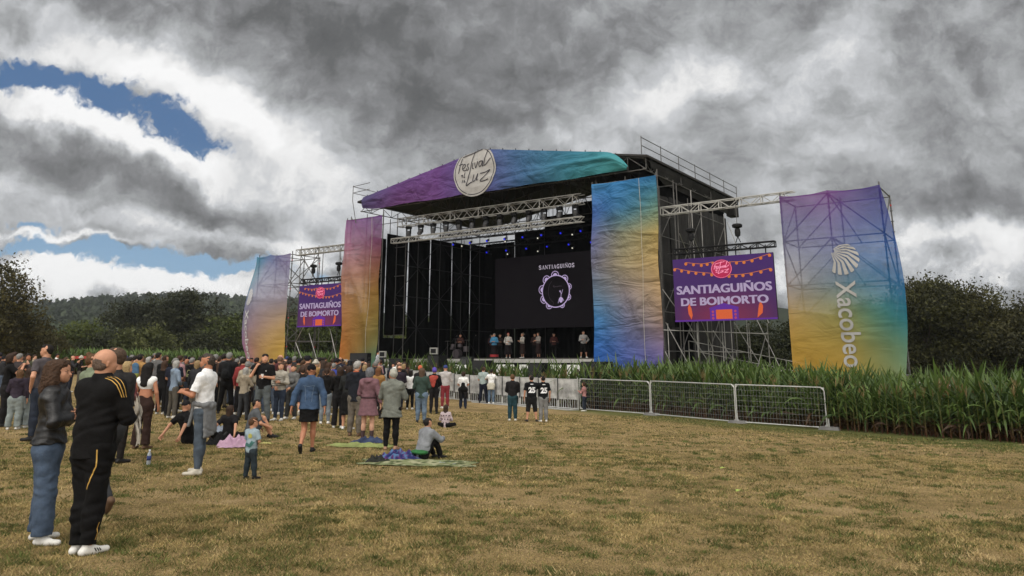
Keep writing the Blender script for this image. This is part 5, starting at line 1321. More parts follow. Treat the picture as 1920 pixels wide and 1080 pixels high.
ARMS = {'down': ((.150, -.010, .645), (.160, .035, .500)), 'crossed': ((.150, .050, .655), (.005, .115, .680)), 'phone': ((.155, .075, .735), (.060, .165, .850)), 'clap': ((.140, .050, .650), (.050, .190, .680)),
        'pocket': ((.175, -.045, .665), (.125, .020, .545)), 'hips': ((.205, -.060, .675), (.105, .010, .570)), 'cup': ((.150, .010, .650), (.055, .120, .665)), 'front': ((.140, .020, .650), (.030, .110, .570)),
        'back': ((.150, -.060, .660), (.02, -.095, .570)), 'face': ((.150, .070, .700), (.050, .090, .885)), 'up': ((.170, .060, .860), (.130, .100, 1.010)), 'swing': ((.165, -.050, .655), (.185, -.075, .515)), 'hug': ((.17, .03, .73), (.26, .05, .79)), 'hang': ((.168, .0, .65), (.205, .02, .51))}
def figure(H, sex='m', build=1., armL='down', armR='down', legs='stand', turn=0., nod=0., lean=0., top=None, bottom=None, shoe='shoe', hair=None, extra=None, detail=0, child=False, skinless=False, sway=0., bust=0.):
    """returns groups {name: prims} in metres, facing +y, standing on z=0"""
    w = build; f = sex == 'f'; one = (1, 1, 1); G_ = {}
    hd = 1.28 if child and H < 1.0 else (1.12 if child else 1.)
    def A(v): return np.array(v, float) * H
    hipz = .505 if not child else .46; shz = .812 if not child else .775
    hc = A((sway, 0, hipz)); sc = A((sway * .3, 0, shz)); LG = {}
    st = legs
    def leg(s):
        hx = .050 * (1.1 if f else 1.) * w ** .3
        hip = hc + A((s * hx, 0, -.01))
        if st == 'stand': return hip, A((s * .058 + sway * .5, .006, .272)), A((s * .066, -.006, .042)), (s * .25, 1)
        if st == 'relaxed': return hip, A((s * .060, .03 if s > 0 else -.004, .270)), A((s * .078, .04 if s > 0 else -.02, .042)), (s * .35, 1)
        if st == 'wide': return hip, A((s * .080, .01, .270)), A((s * .105, -.006, .042)), (s * .35, 1)
        if st == 'walk': return (hip, A((.045, .075, .285)), A((.042, .10, .045)), (.1, 1)) if s > 0 else (hip, A((-.045, .01, .265)), A((-.05, -.15, .09)), (0, .55))
        if st == 'close': return hip, A((s * .040, .008, .270)), A((s * .036, -.006, .042)), (s * .2, 1)
        if st == 'cross': return hip, A((s * .035, .02 * s, .27)), A((-s * .03, .03 * s, .042)), (s * .2, 1)
        if st == 'sit': return hip, hip + A((s * .03, .17, .20 - .12 + .14)), hip + A((s * .02, .30, -.02)), (s * .2, 1)
        if st == 'sitlong': return hip, hip + A((s * .04 + .02, .22, .09)), hip + A((s * .06 + .03, .44, -.02)), (s * .3, .6)
        if st == 'sitcross': return hip, hip + A((s * .16, .13, .02)), hip + A((-s * .05, .20, -.02)), (-s, .3)
    if st.startswith('sit'):
        z = .075 * H; hc = np.array([0, 0, z]); sc = hc + A((0, 0, .295)); sc[1] += lean * H
    else: sc[1] += lean * H
    dz = sc - A((0, 0, shz))     # arms given for a standing figure
    legsJ = [leg(-1), leg(1)]
    cw = (.098 if not f else .086) * w ** .8; ww = (.083 if not f else .072) * w; hw = (.088 if not f else .094) * w ** .9
    mid = hc * .45 + sc * .55; wst = hc * .7 + sc * .3
    sy = .62 if w < 1.15 else .72
    shx = (.108 if not f else .096) * (w ** .4)
    skin = []; torso = []
    def T(off): return [(hc + A((-.02, 0, 0)), hc + A((.02, 0, 0)), hw * H * .78 + off, hw * H * .78 + off, (1, .78, 1), .05 * H, 0), (hc, wst, hw * H * .97 + off, ww * H + off, (1, sy + .06, 1), .03 * H, 0), (wst, mid + (sc - mid) * .35, ww * H + off, cw * H + off, (1, sy, 1), .04 * H, 0),
                        (sc + A((-shx * .62, 0, -.035)), sc + A((shx * .62, 0, -.035)), .052 * H * w ** .3 + off, .052 * H * w ** .3 + off, (1, .92, 1), .05 * H, 0), (sc + A((-shx, 0, -.012)), sc + A((shx, 0, -.012)), .030 * H + off, .030 * H + off, one, .04 * H, 0), (sc, sc + A((0, 0, .03)), .05 * H + off, .036 * H + off, one, .03 * H, 0)] + \
                       ([(sc + A((s * .038, .052 + bust, -.105)), sc + A((s * .038, .054 + bust, -.115)), .030 * H + off, .032 * H + off, one, .03 * H, 0) for s in (-1, 1)] if f and H > 1.3 else []) + \
                       ([(hc + A((0, .03, .06)), hc + A((0, .035, .13)), .075 * H * w + off * .5, .07 * H * w + off * .5, (1.05, .9, 1), .05, 0)] if w > 1.2 else [])
    lw = w ** .7
    def LEG(off, to=1., flare=0., flat=0, k=.03, kx=0.):
        out = []
        for hip, kn, an, _ in legsJ:
            out.append((hip + A((0, 0, -.0)), kn, .052 * H * lw + off, .034 * H * lw + off + kx, one, k * H, 0))
            if to > .5: out.append((kn, kn + (an - kn) * (to - .5) * 2, .034 * H * lw + off + kx, (.021 + .006 * (to < .9)) * H * lw + off + flare, one, .012 * H, flat))
            if to > .7: out.append((kn + (an - kn) * .3 + A((0, -.008, 0)), kn + (an - kn) * .4 + A((0, -.006, 0)), .029 * H * lw + off, .027 * H * lw + off, one, .03 * H, 0))
        return out
    def SHORT(off, fr=.85, flare=.01):
        return [(hip, hip + (kn - hip) * fr, .054 * H * lw + off, .044 * H * lw + off + flare, one, .03 * H, 1) for hip, kn, an, _ in legsJ]
    arms = []
    for s, am in ((-1, armL), (1, armR)):
        e, h_ = ARMS[am] if isinstance(am, str) else am
        sh = sc + A((s * shx, 0, -.008)); wx = 1 + .35 * (w - 1)
        E_ = A((s * e[0] * wx, e[1], e[2])) + dz; W_ = A((s * h_[0] * (wx if h_[0] > .1 else 1), h_[1], h_[2])) + dz
        # keep limb lengths human
        def fit(o, p, L): d = p - o; return o + d / np.linalg.norm(d) * L
        E_ = fit(sh, E_, .165 * H); W_ = fit(E_, W_, .145 * H); arms.append((s, sh, E_, W_, am))
    def ARM(off, to=1., flat=0):
        o = []
        for s, sh, e, h_, am in arms:
            if to <= .5:
                o.append((sh, sh + (e - sh) * to * 2, .030 * H * lw + off, .029 * H * lw + off * 1.2, one, .014 * H, 1))
            else:
                o.append((sh, e, .030 * H * lw + off, .0235 * H * lw + off, one, .013 * H, 0)); o.append((e, e + (h_ - e) * (to - .5) * 2, .0235 * H * lw + off, .0165 * H * lw + off, one, .01 * H, flat))
        return o
    # head
    tr = R(turn); c, s_ = math.cos(tr), math.sin(tr); nk = sc + A((0, 0, .035)); hb = sc + A((0, .008, 1. - shz if not child else (1. - shz)))  # crown of the head
    HS = H * hd
    def hp(x, y, z):    # head coordinates: x right, y forward, z relative to crown (negative down), in units of H
        y2 = y * math.cos(nod) - (z + .09) * math.sin(nod); z2 = y * math.sin(nod) + (z + .09) * math.cos(nod) - .09
        return hb + np.array([(x * c - y2 * s_) * HS, (x * s_ + y2 * c) * HS, z2 * HS])
    r = HS
    HEAD = [(hp(0, -.012, -.056), hp(0, .004, -.056), .0445 * r, .0445 * r, (.93, 1, 1.10) if False else one, .02 * r, 0), (hp(0, -.008, -.052), hp(0, -.004, -.049), .049 * r, .049 * r, one, .02 * r, 0), (hp(-.010, .022, -.094), hp(.010, .022, -.094), .031 * r, .031 * r, one, .02 * r, 0), (hp(0, .030, -.108), hp(0, .034, -.112), .017 * r, .015 * r, one, .02 * r, 0),
            (hp(0, -.014, -.095), nk, .030 * r * (1.12 if not f else .95) * w ** .3, .034 * r * (1.1 if not f else .95) * w ** .3, one, .015 * r, 0)]
    if detail:
        HEAD += [(hp(0, .044, -.066), hp(0, .058, -.084), .0055 * r, .0085 * r, one, .006 * r, 0), (hp(-.007, .050, -.086), hp(.007, .050, -.086), .0052 * r, .0052 * r, one, .006 * r, 0)]
        HEAD += [(hp(q * .018, .0405, -.058), hp(q * .006, .043, -.059), .006 * r, .006 * r, one, .006 * r, 0) for q in (-1, 1)]
        HEAD += [(hp(q * .025, .030, -.083), hp(q * .022, .032, -.088), .014 * r, .012 * r, one, .014 * r, 0) for q in (-1, 1)]
        HEAD += [(hp(q * .0455, -.006, -.068), hp(q * .0455, -.008, -.084), .0095 * r, .0065 * r, one, .004 * r, 0) for q in (-1, 1)]
        HEAD += [(hp(-.010, .0465, -.0985), hp(.010, .0465, -.0985), .0052 * r, .0052 * r, one, .005 * r, 0)]
        G_['lip'] = [(hp(-.010, .0485, -.0985), hp(.010, .0485, -.0985), .0050 * r, .0050 * r, one, 0, 0)]
        G_['eye'] = [(hp(q * .0175, .0435, -.067), hp(q * .0145, .0440, -.067), .0042 * r, .0042 * r, one, 0, 0) for q in (-1, 1)]
        G_['brow'] = [(hp(q * .024, .0430, -.0565), hp(q * .010, .0470, -.0565), .0028 * r, .0030 * r, one, 0, 0) for q in (-1, 1)]
    hands = []
    for s, sh, e, h_, am in arms:
        d = h_ - e; d = d / np.linalg.norm(d)
        up = {'down': (s, 0, 0), 'swing': (s, 0, 0), 'hang': (s, 0, 0), 'clap': (s * .8, .1, .6), 'crossed': (0, 1, 0), 'phone': (s * .6, -.8, 0), 'face': (s * .5, .8, 0), 'cup': (s, .4, .2), 'front': (0, 1, .3)}.get(am if isinstance(am, str) else '', (s, .2, .3))
        if detail: hands += hand(h_, d, up, -s if not isinstance(am, str) or am not in ('clap',) else -s, H, .35 if am in ('clap', 'down', 'swing', 'hang') else .9)
        else: hands += [(h_, h_ + d * .045 * H, .019 * H, .021 * H, (1, 1, 1), .01 * H, 0), (h_ + d * .045 * H, h_ + d * .085 * H + np.array([0, .01 * H, 0]), .017 * H, .010 * H, one, .008 * H, 0), (h_ + d * .02 * H, h_ + d * .05 * H + np.array([0, .03 * H, 0]), .010 * H, .007 * H, one, .006 * H, 0)]
    # feet
    feet = []; sh_k = .021
    for hip, kn, an, (fx, fy) in legsJ:
        v = np.array([fx, fy, 0.]); v /= np.linalg.norm(v); up_ = 0.
        if st == 'walk' and hip[0] < 0 and True:
            toe = an + np.array([0, .04, -.085]) * H; heel = an + np.array([0, -.02, .0]) * H
        elif st in ('sit', 'stand', 'relaxed', 'wide', 'close', 'walk', 'cross'):
            zb = .019 * H; heel = np.array([an[0], an[1], zb]) - v * .022 * H; toe = np.array([an[0], an[1], zb * .86]) + v * .098 * H
        else: heel = an; toe = an + np.array([fx * .05, fy * .06, .07]) * H
        feet.append((heel, toe, .0205 * H, .0165 * H, (1.05, 1.05, .95), .01 * H, 0)); feet.append((an + np.array([0, 0, .005 * H]), heel * .5 + toe * .5, .023 * H, .019 * H, one, .02 * H, 0))
    body = T(-.012) + LEG(-.006) + ARM(-.002) + HEAD + ([] if detail else hands) + [(q[0], q[1], q[2] * .7, q[3] * .7, q[4], q[5], 0) for q in feet]
    G_['skin'] = body; G_['head'] = HEAD; G_['hands'] = hands; G_['shoe'] = feet
    if shoe == 'boot':
        G_['shoe'] = feet + [(an + (kn - an) * .45, an, .030 * H, .024 * H, one, .01, 0) for hip, kn, an, _ in legsJ]
    tp = top or {}; bt = bottom or {}
    off = tp.get('loose', .012)
    if top is not None:
        sl = {'long': .97, 'short': .34, 'none': 0, 'half': .40}[tp.get('sleeve', 'long')]
        hem = tp.get('hem', -.02)     # below hip centre, fraction of H
        P = [q[:5] + (q[5] * .7,) + q[6:] for q in T(off)[1:]]
        if tp.get('crop'): P = [q for q in P[2:]]; P[0:0] = [(mid + (sc - mid) * .1, mid + (sc - mid) * .5, ww * H + off, cw * H + off, (1, sy, 1), .03, 2)]
        elif not st.startswith('sit'):
            fl_ = tp.get('flare', .0); P.append((wst, hc - A((0, 0, hem)), ww * H + off, hw * H + off + fl_, (1, max(sy + .08, .74), 1), .03 * H, 1)); P = P[1:]
        if sl: P += ARM(off * .75, sl, 1 if sl > .5 else 0)
        if tp.get('hood'): P += [(sc + A((-.045, -.045, .012)), sc + A((.045, -.045, .012)), .030 * H, .030 * H, one, .02, 0), (sc + A((0, -.055, -.01)), sc + A((0, -.06, -.04)), .035 * H, .02 * H, one, .02, 0)]
        if tp.get('collar'): P += [(sc + A((0, 0, .03)), sc + A((0, 0, .052)), .041 * H * w ** .3, .038 * H * w ** .3, one, .01, 2)]
        G_['top'] = P
    k = bt.get('kind', 'pants')
    if bottom is not None:
        o2 = bt.get('loose', .010); hipp = [(hc + A((-.02, 0, 0)), hc + A((.02, 0, 0)), hw * H * .80 + o2, hw * H * .80 + o2, (1, .78, 1), .05 * H, 0), (hc, wst, hw * H * .97 + o2 * .7, ww * H + o2 * .5, (1, sy + .05, 1), .03 * H, 0)]
        if k == 'pants': G_['bottom'] = hipp + LEG(o2, .985, bt.get('flare', .006), 1, .03, bt.get('knee', 0.))
        elif k == 'shorts': G_['bottom'] = hipp + SHORT(o2 + .004, bt.get('len', .9))
        elif k == 'capri': G_['bottom'] = hipp + LEG(o2 + .004, .62, .01, 1)
        elif k == 'skirt':
            L = bt.get('len', .2); G_['bottom'] = hipp + [(hc + A((0, 0, .03)), hc + A((0, 0, -L)), hw * H * .95 + o2, hw * H + o2 + bt.get('flare', .03), (1, .78, 1), .03 * H, 1)]
    if hair:
        kd = hair
        cap_ = [(hp(0, -.016, -.052), hp(0, -.008, -.046), .0505 * r, .0505 * r, one, .01 * r, 0), (hp(0, -.030, -.075), hp(0, -.026, -.060), .036 * r, .042 * r, one, .02 * r, 0), (hp(-.017, .014, -.028), hp(.017, .014, -.028), .0312 * r, .0312 * r, one, .01 * r, 0)]
        if kd == 'short': P = cap_
        elif kd == 'crew': P = [(hp(0, -.014, -.052), hp(0, -.009, -.048), .0497 * r, .0497 * r, one, .01 * r, 0), (hp(0, -.030, -.078), hp(0, -.026, -.060), .033 * r, .041 * r, one, .02 * r, 0), (hp(-.016, .013, -.028), hp(.016, .013, -.028), .0302 * r, .0302 * r, one, .01 * r, 0)]
        elif kd == 'bald': P = [(hp(0, -.018, -.063), hp(0, -.014, -.060), .0462 * r, .0462 * r, one, .01 * r, 0), (hp(-.020, -.026, -.086), hp(.020, -.026, -.086), .0285 * r, .0285 * r, one, .01 * r, 0)]
        elif kd == 'long': P = cap_ + [(hp(q * .030, -.016, -.060), hp(q * .036, -.020, -.150), .026 * r, .020 * r, one, .02 * r, 0) for q in (-1, 1)] + [(hp(0, -.034, -.07), hp(0, -.044, -.185), .042 * r, .030 * r, (1.25, .8, 1), .02 * r, 0)]
        elif kd == 'verylong': P = cap_ + [(hp(q * .032, -.012, -.060), hp(q * .044, -.030, -.17), .028 * r, .026 * r, one, .02 * r, 0) for q in (-1, 1)] + [(hp(0, -.034, -.07), hp(0, -.058, -.25), .048 * r, .036 * r, (1.35, .8, 1), .02 * r, 0)]
        elif kd == 'bob': P = cap_ + [(hp(q * .034, -.008, -.055), hp(q * .038, -.008, -.105), .024 * r, .022 * r, one, .02 * r, 0) for q in (-1, 1)] + [(hp(0, -.030, -.06), hp(0, -.036, -.11), .042 * r, .034 * r, (1.15, .9, 1), .02 * r, 0)]
        elif kd == 'curly': P = cap_ + [(hp(q * .034, -.014, -.050), hp(q * .050, -.020, -.130), .032 * r, .040 * r, one, .02 * r, 0) for q in (-1, 1)] + [(hp(0, -.040, -.05), hp(0, -.056, -.16), .052 * r, .050 * r, (1.2, .95, 1), .02 * r, 0)]
        elif kd == 'bun': P = cap_ + [(hp(0, -.040, -.008), hp(0, -.046, .0), .026 * r, .022 * r, one, .01 * r, 0)]
        elif kd == 'ponytail': P = cap_ + [(hp(0, -.058, -.050), hp(0, -.072, -.14), .018 * r, .012 * r, one, .01 * r, 0)]
        elif kd == 'cap': P = [(hp(0, -.012, -.046), hp(0, -.006, -.042), .0530 * r, .0530 * r, one, .01 * r, 0), (hp(-.018, .055, -.055), hp(.018, .055, -.055), .018 * r, .018 * r, (1, 1.4, .32) if False else one, .01, 0)]
        elif kd == 'beanie': P = [(hp(0, -.018, -.054), hp(0, -.012, -.030), .0540 * r, .0500 * r, one, .01 * r, 0)]
        elif kd == 'sunhat': P = [(hp(0, -.010, -.045), hp(0, -.008, -.020), .052 * r, .048 * r, one, .01 * r, 0), (hp(0, -.008, -.058), hp(0, -.008, -.054), .082 * r, .080 * r, (1, 1, .4), .01, 0)]
        else: P = cap_
        if kd == 'cap':
            P[1] = (hp(-.012, .058, -.052), hp(.012, .058, -.052), .020 * r, .020 * r, one, .012 * r, 0)
        G_['hair'] = P
    G_['_j'] = dict(hc=hc, sc=sc, arms=arms, legs=legsJ, hp=hp, mid=mid, wst=wst, hw=hw * H, cw=cw * H, sy=sy)
    return G_

SK = [(190, 140, 112), (172, 118, 90), (200, 154, 128), (156, 104, 78)]
GNAMES = {'top': 'top', 'bottom': 'trousers', 'shoe': 'shoes', 'hair': 'hair'}
def person(label, p, face, spec, cols, vox=.018, parts=True, group=None, skin=0, folds=.004, hood_col=None, names=None, z=None):
    """label; ground point; facing in degrees (0 = away from the camera); figure keywords; colours per group (material)"""
    spec = dict(spec); F_ = figure(**spec); j = F_.pop('_j'); p = Vector(p)
    detail = spec.get('detail', 0); sk = cmat('skin', SK[skin % 4]); nm = {**GNAMES, **(names or {})}
    seed = hash((round(p.x, 2), round(p.y, 2))) % 97 / 7.
    if spec.get('bottom', {}) and spec['bottom'].get('kind') in ('skirt',): nm.setdefault('b', 'skirt'); nm['bottom'] = (names or {}).get('bottom', 'skirt')
    if spec.get('bottom', {}) and spec['bottom'].get('kind') == 'shorts': nm['bottom'] = (names or {}).get('bottom', 'shorts')
    if (spec.get('hair') or '') in ('cap', 'beanie', 'sunhat'): nm['hair'] = 'hat'
    if not parts:
        order = [g for g in ('skin', 'top', 'bottom', 'shoe', 'hair') if g in F_]; allp = []
        for g in order: allp += [q[:5] + (min(q[5], .02),) + q[6:] for q in F_[g]] + (F_['hands'] if g == 'skin' and detail else [])
        V, Q = grow(allp, vox); C = V[Q].mean(1); D = np.stack([sd_points(F_[g], C) - {'skin': -.0, 'hair': .006}.get(g, .003) for g in order], 1); fm = D.argmin(1)
        mats = [sk if g == 'skin' else cols[g] for g in order]
        o = link('person', mesh_from('person', V, Q, mats, fm, True), None, p, R(face)); tag(o, label, 'person', group); return o, j
    t = empty('person', label, 'person', p, R(face), group)
    # one continuous body; finer head and hands are welded into the same mesh
    V, Q = grow(F_['skin'], vox); mats = [sk]; fm = [np.zeros(len(Q), int)]
    if detail:
        hv = vox * .42; zc_ = j['hp'](0, 0, -.13)[2]
        keep = V[Q][:, :, 2].max(1) < zc_ + vox if True else None; Q = Q[keep]; fm = [np.zeros(len(Q), int)]
        V2, Q2 = grow(F_['head'], hv); C = V2[Q2].mean(1); m_ = np.zeros(len(Q2), int)
        for k, g in enumerate(('lip', 'eye', 'brow')): m_[sd_points(F_[g], C) < hv * .35] = k + 1
        mats += [cmat('skin', tuple(int(c * .78) if i else int(c * .9) for i, c in enumerate(SK[skin % 4]))), mat('dark_eye', (.02, .013, .01), .2), cmat('hair', (60, 46, 36))]
        Q = np.concatenate([Q, Q2 + len(V)]); V = np.concatenate([V, V2]); fm.append(m_)
        V3, Q3 = grow(F_['hands'], max(.0035, hv * .8)); Q = np.concatenate([Q, Q3 + len(V)]); V = np.concatenate([V, V3]); fm.append(np.zeros(len(Q3), int))
    b = link('body', mesh_from('body', V, Q, mats, np.concatenate(fm), True), t)
    hd_ = .0065 if spec.get('hair') == 'curly' else .004
    for g in ('top', 'bottom', 'shoe', 'hair'):
        if g not in F_: continue
        if g == 'shoe':
            half = len(F_[g]) // 2
            fp = F_[g]; a_ = [q for q in fp if True]
            # left and right shoe as two parts
            L_ = [fp[i] for i in range(len(fp)) if (i < 4 and i < 2) or (i >= 4 and i % 2 == 0)]; R__ = [fp[i] for i in range(len(fp)) if (i < 4 and i >= 2) or (i >= 4 and i % 2 == 1)]
            for q in (L_, R__):
                if q:
                    V, Q = grow(q, vox * .7); V[:, 2] = np.maximum(V[:, 2], .002) if not spec.get('legs', '').startswith('walk') else V[:, 2]; link('shoe' if spec.get('shoe', 'shoe') == 'shoe' else 'boot', mesh_from('shoe', V, Q, [cols[g]], None, True), t)
            continue
        hv = vox * (.75 if g == 'hair' else 1); V, Q = grow(F_[g], hv, {'top': folds, 'bottom': folds, 'hair': hd_}[g], seed, 1. if g != 'hair' else (4.2 if spec.get('hair') == 'curly' else 2.6))
        link(nm[g], mesh_from(nm[g], V, Q, [cols[g]], None, True), t)
    return t, j
# ------------------------------------------------------------------ people, one by one
from mathutils.bvhtree import BVHTree
def CL_(r, g, b, kind='cloth', **k): return cmat(kind, (r, g, b), **k)
def toward(p, q=None):
    q = q if q is not None else S(-7.8, 3); return math.degrees(math.atan2(-(q[0] - p[0]), q[1] - p[1]))
def child(o, nm): return next((c for c in o.children if c.name.split('.')[0] == nm), None)
def decal(o, name, V, F, m, yside=-1, parent=None, off=.006):
    """print flat shapes (x, z) on the back (yside -1) or front (+1) of mesh o"""
    me = o.data; bv = BVHTree.FromPolygons([v.co for v in me.vertices], [tuple(q.vertices) for q in me.polygons]); P = []
    for x, z in V:
        hit = bv.ray_cast(Vector((x, yside * 1.5, z)), Vector((0, -yside, 0)))[0]; P.append((x, (hit.y if hit else 0) + yside * off, z))
    return link(name, mesh_from(name, P, F, [m]), o)
def text_decal(o, name, st, cx, cz, h, m, yside=-1, bold=.03, w=None):
    V, F, dim = text_geo(st, bold, 0., 2); k = h / dim[1]; kx = (w / dim[0]) if w else k
    return decal(o, name, [((p[0] - dim[0] / 2) * kx * (1 if yside < 0 else -1) + cx, (p[1] - dim[1] / 2) * k + cz) for p in V], F if yside < 0 else [f[::-1] for f in F], m, yside)
BLK = CL_(22, 21, 22); BLK2 = CL_(34, 32, 34); NAVY = CL_(34, 38, 56); JEAN = CL_(70, 92, 122, 'denim'); JEAN2 = CL_(112, 132, 156, 'denim'); JEAND = CL_(48, 58, 76, 'denim'); GREYJ = CL_(106, 116, 118, 'denim')
WSH = CL_(214, 212, 206, 'shoe'); BSH = CL_(26, 25, 25, 'shoe'); BRSH = CL_(92, 70, 52, 'shoe'); GREY = CL_(132, 134, 136); LGREY = CL_(164, 166, 166); WHT = CL_(226, 226, 224); BEI = CL_(190, 176, 150)
HBR = CL_(66, 46, 32, 'hair'); HDK = CL_(30, 24, 20, 'hair'); HBL = CL_(176, 148, 104, 'hair'); HGR = CL_(152, 150, 146, 'hair'); HWH = CL_(196, 192, 186, 'hair'); HLB = CL_(112, 80, 50, 'hair')
def put(label, x, yb, yt, face, cols, group=None, parts=True, vox=.016, skin=0, p=None, H=None, names=None, folds=.004, **spec):
    p = p or G(x, yb); spec['H'] = H or height_at(p, yt); f = toward(p) if face is None else face
    return person(label, p, f, spec, cols, vox, parts, group, skin, folds, names=names) + (spec['H'], p)
PB = dict(kind='pants')

# man in the black tracksuit, nearest
o, j, H, p = put('bald man in black tracksuit with yellow shoulder stripes, nearest to the viewer', 154, 1040, 655, -22, dict(top=CL_(20, 19, 20, bump=.9, bs=9), bottom=CL_(19, 18, 19, bump=.9, bs=9), shoe=CL_(216, 214, 208, 'shoe'), hair=CL_(120, 100, 86, 'hair')),
      vox=.010, sex='m', build=1.12, armL='crossed', armR='crossed', legs='close', turn=-18, top=dict(loose=.030, hem=.045, flare=.008, collar=1), bottom=dict(kind='pants', loose=.020), hair='bald', detail=1, folds=.008, sway=-.012)
yel = mat('gold_piping', lin((196, 156, 78)), .7)
def strip_on(o, name, pts3, w, m, off=.006, n=1):
    me = o.data; bv = BVHTree.FromPolygons([v.co for v in me.vertices], [tuple(q.vertices) for q in me.polygons]); b = MB(); P = []
    for i in range(len(pts3) - 1):
        for k in range(6):
            q = Vector(pts3[i]).lerp(Vector(pts3[i + 1]), k / 6); loc, nn, _, _ = bv.find_nearest(q); P.append((loc + nn * off, nn))
    for (a, na), (c, nc) in zip(P[:-1], P[1:]):
        t = (c - a).normalized(); s = t.cross(na).normalized() * w / 2; s2 = t.cross(nc).normalized() * w / 2
        b.add([a - s, a + s, c + s2, c - s2], [(0, 1, 2, 3)])
    return b.build(name, m, o)
tp = child(o, 'top'); sc_ = j['sc']; ar = j['arms'][1]
for q in (-.022, 0, .022):
    strip_on(tp, 'shoulder_stripe', [tuple(sc_ + np.array([.10, -.03 + q, .06])), tuple(ar[1] + np.array([.05, -.03 + q, .02])), tuple(ar[1] * .62 + ar[2] * .38 + np.array([.08, -.03 + q, 0]))], .007, yel)
bt = child(o, 'trousers'); lg = j['legs'][1]
strip_on(bt, 'leg_stripe', [(.15, -.10, lg[0][2] + .02), (.14, -.08, lg[0][2] - .12), (.10, -.11, lg[1][2] + .15), (.05, -.12, lg[1][2] + .06)], .011, yel)
strip_on(bt, 'leg_stripe', [(lg[1][0] + .08, .0, lg[1][2] - .20), (lg[2][0] + .06, 0, lg[2][2] + .03)], .010, yel)
for sh_ in [c for c in o.children if c.name.startswith('shoe')]:
    cx = sum(v.co.x for v in sh_.data.vertices) / len(sh_.data.vertices)
    for s in (-1, 1):
        for k in range(3): strip_on(sh_, 'shoe_stripe', [(cx + s * .07, .02 + k * .026, .07), (cx + s * .07, .04 + k * .026, .02)], .010, BLK, .003)
# woman in the leather jacket
o, j, H, p = put('woman in black leather jacket and blue jeans with arms crossed, beside the tracksuit man', 68, 1018, 675, -74, dict(top=CL_(24, 24, 25, 'leather'), bottom=CL_(84, 108, 138, 'denim'), shoe=WSH, hair=CL_(82, 58, 40, 'hair')),
      vox=.010, sex='f', build=1.10, armL='crossed', armR='crossed', legs='relaxed', turn=-6, top=dict(loose=.028, hem=-.03, flare=.012, collar=1), bottom=dict(kind='pants', loose=.012, knee=.022, flare=.040), hair='curly', detail=1, folds=.008)
tp = child(o, 'top'); bt = child(o, 'trousers'); dk = CL_(54, 66, 88, 'denim'); zz = j['hc'][2]
strip_on(bt, 'side_seam', [(-.25, .0, zz), (-.22, .0, zz - .35), (-.20, .0, .12)], .008, dk, .002)
strip_on(bt, 'back_pocket', [(-.16, -.30, zz + .02), (-.05, -.30, zz + .02), (-.05, -.30, zz - .12), (-.105, -.30, zz - .15), (-.16, -.30, zz - .12), (-.16, -.30, zz + .02)], .006, dk, .002)
bl = mat('leather_seam', (.008, .008, .008), .5)
strip_on(tp, 'yoke_seam', [(-.22, -.25, j['sc'][2] - .12), (0, -.3, j['sc'][2] - .13), (.22, -.25, j['sc'][2] - .12)], .007, bl, .002)
strip_on(tp, 'hem_band', [(.26 * math.cos(a), .22 * math.sin(a), zz + .10) for a in np.linspace(2.2, 5.6, 9)], .010, bl, .003)
strip_on(tp, 'sleeve_seam', [(-.3, -.06, j['sc'][2] - .03), (-.32, -.04, j['sc'][2] - .18), (-.3, .0, j['sc'][2] - .27)], .006, bl, .002)
gl = MB(); hp = j['hp']
for s in (-1, 1):
    for k in range(10):
        a, c = k * .628, (k + 1) * .628; gl.tube(tuple(hp(s * .020 + .012 * math.cos(a), .050, -.068 + .010 * math.sin(a))), tuple(hp(s * .020 + .012 * math.cos(c), .050, -.068 + .010 * math.sin(c))), .0016, 4, cap=False)
    gl.tube(tuple(hp(s * .032, .049, -.066)), tuple(hp(s * .048, .0, -.066)), .0016, 4)
gl.build('glasses', BLK, o)
tag(p and empty('tote_bag', 'dark bag with a bit of orange hanging between the two nearest people', 'bag', G(124, 1005) + Vector((-.02, .55, .62)), R(-40)))
MB().add([(-.13, -.04, -.3), (.13, -.04, -.3), (.13, .04, -.3), (-.13, .04, -.3), (-.11, -.02, 0), (.11, -.02, 0), (.11, .02, 0), (-.11, .02, 0)], [(0, 3, 2, 1), (4, 5, 6, 7), (0, 1, 5, 4), (1, 2, 6, 5), (2, 3, 7, 6), (3, 0, 4, 7)]).build('pouch', CL_(30, 30, 44), [c for c in bpy.data.objects if c.name.startswith('tote_bag')][0])
# people just behind them
put('man in a dark top, grey jeans and brown boots, just behind the tracksuit man', 186, 962, 652, 62, dict(top=CL_(60, 58, 58), bottom=CL_(66, 68, 72, 'denim'), shoe=BRSH, hair=CL_(96, 76, 60, 'hair')),
    vox=.014, sex='m', armL='front', armR='front', legs='walk', top=dict(loose=.014), bottom=PB, shoe='boot', hair='crew', detail=1)
o, j, H, p = put('person in a dusty red sweater with straight blond hair, beige coat over the arm', 216, 868, 678, -25, dict(top=CL_(122, 52, 54), bottom=CL_(44, 38, 36), shoe=BSH, hair=CL_(196, 168, 120, 'hair')),
    vox=.014, sex='f', build=1.1, armL='front', armR='cup', legs='stand', turn=-10, top=dict(loose=.022, hem=.03), bottom=PB, hair='bob', detail=1)
ct = empty('folded_coat', 'cream coat draped over the arm of the person in the red sweater', 'coat', p, R(-25))
e_, w_ = j['arms'][1][2], j['arms'][1][3]; V = []; n = 12
for jj in range(9):
    for i in range(n + 1):
        q = e_ * (1 - i / n) + w_ * i / n; z = q[2] + .05 - jj * .085 * (1 + .25 * math.sin(i * .9)); V.append((q[0] + .05 + .04 * math.sin(i * 1.3 + jj) * (jj > 0) + .02 * jj, q[1] - .02 + (.10 * math.sin(jj * .4)) * (-1 if i % 2 else 1) * .3, z))
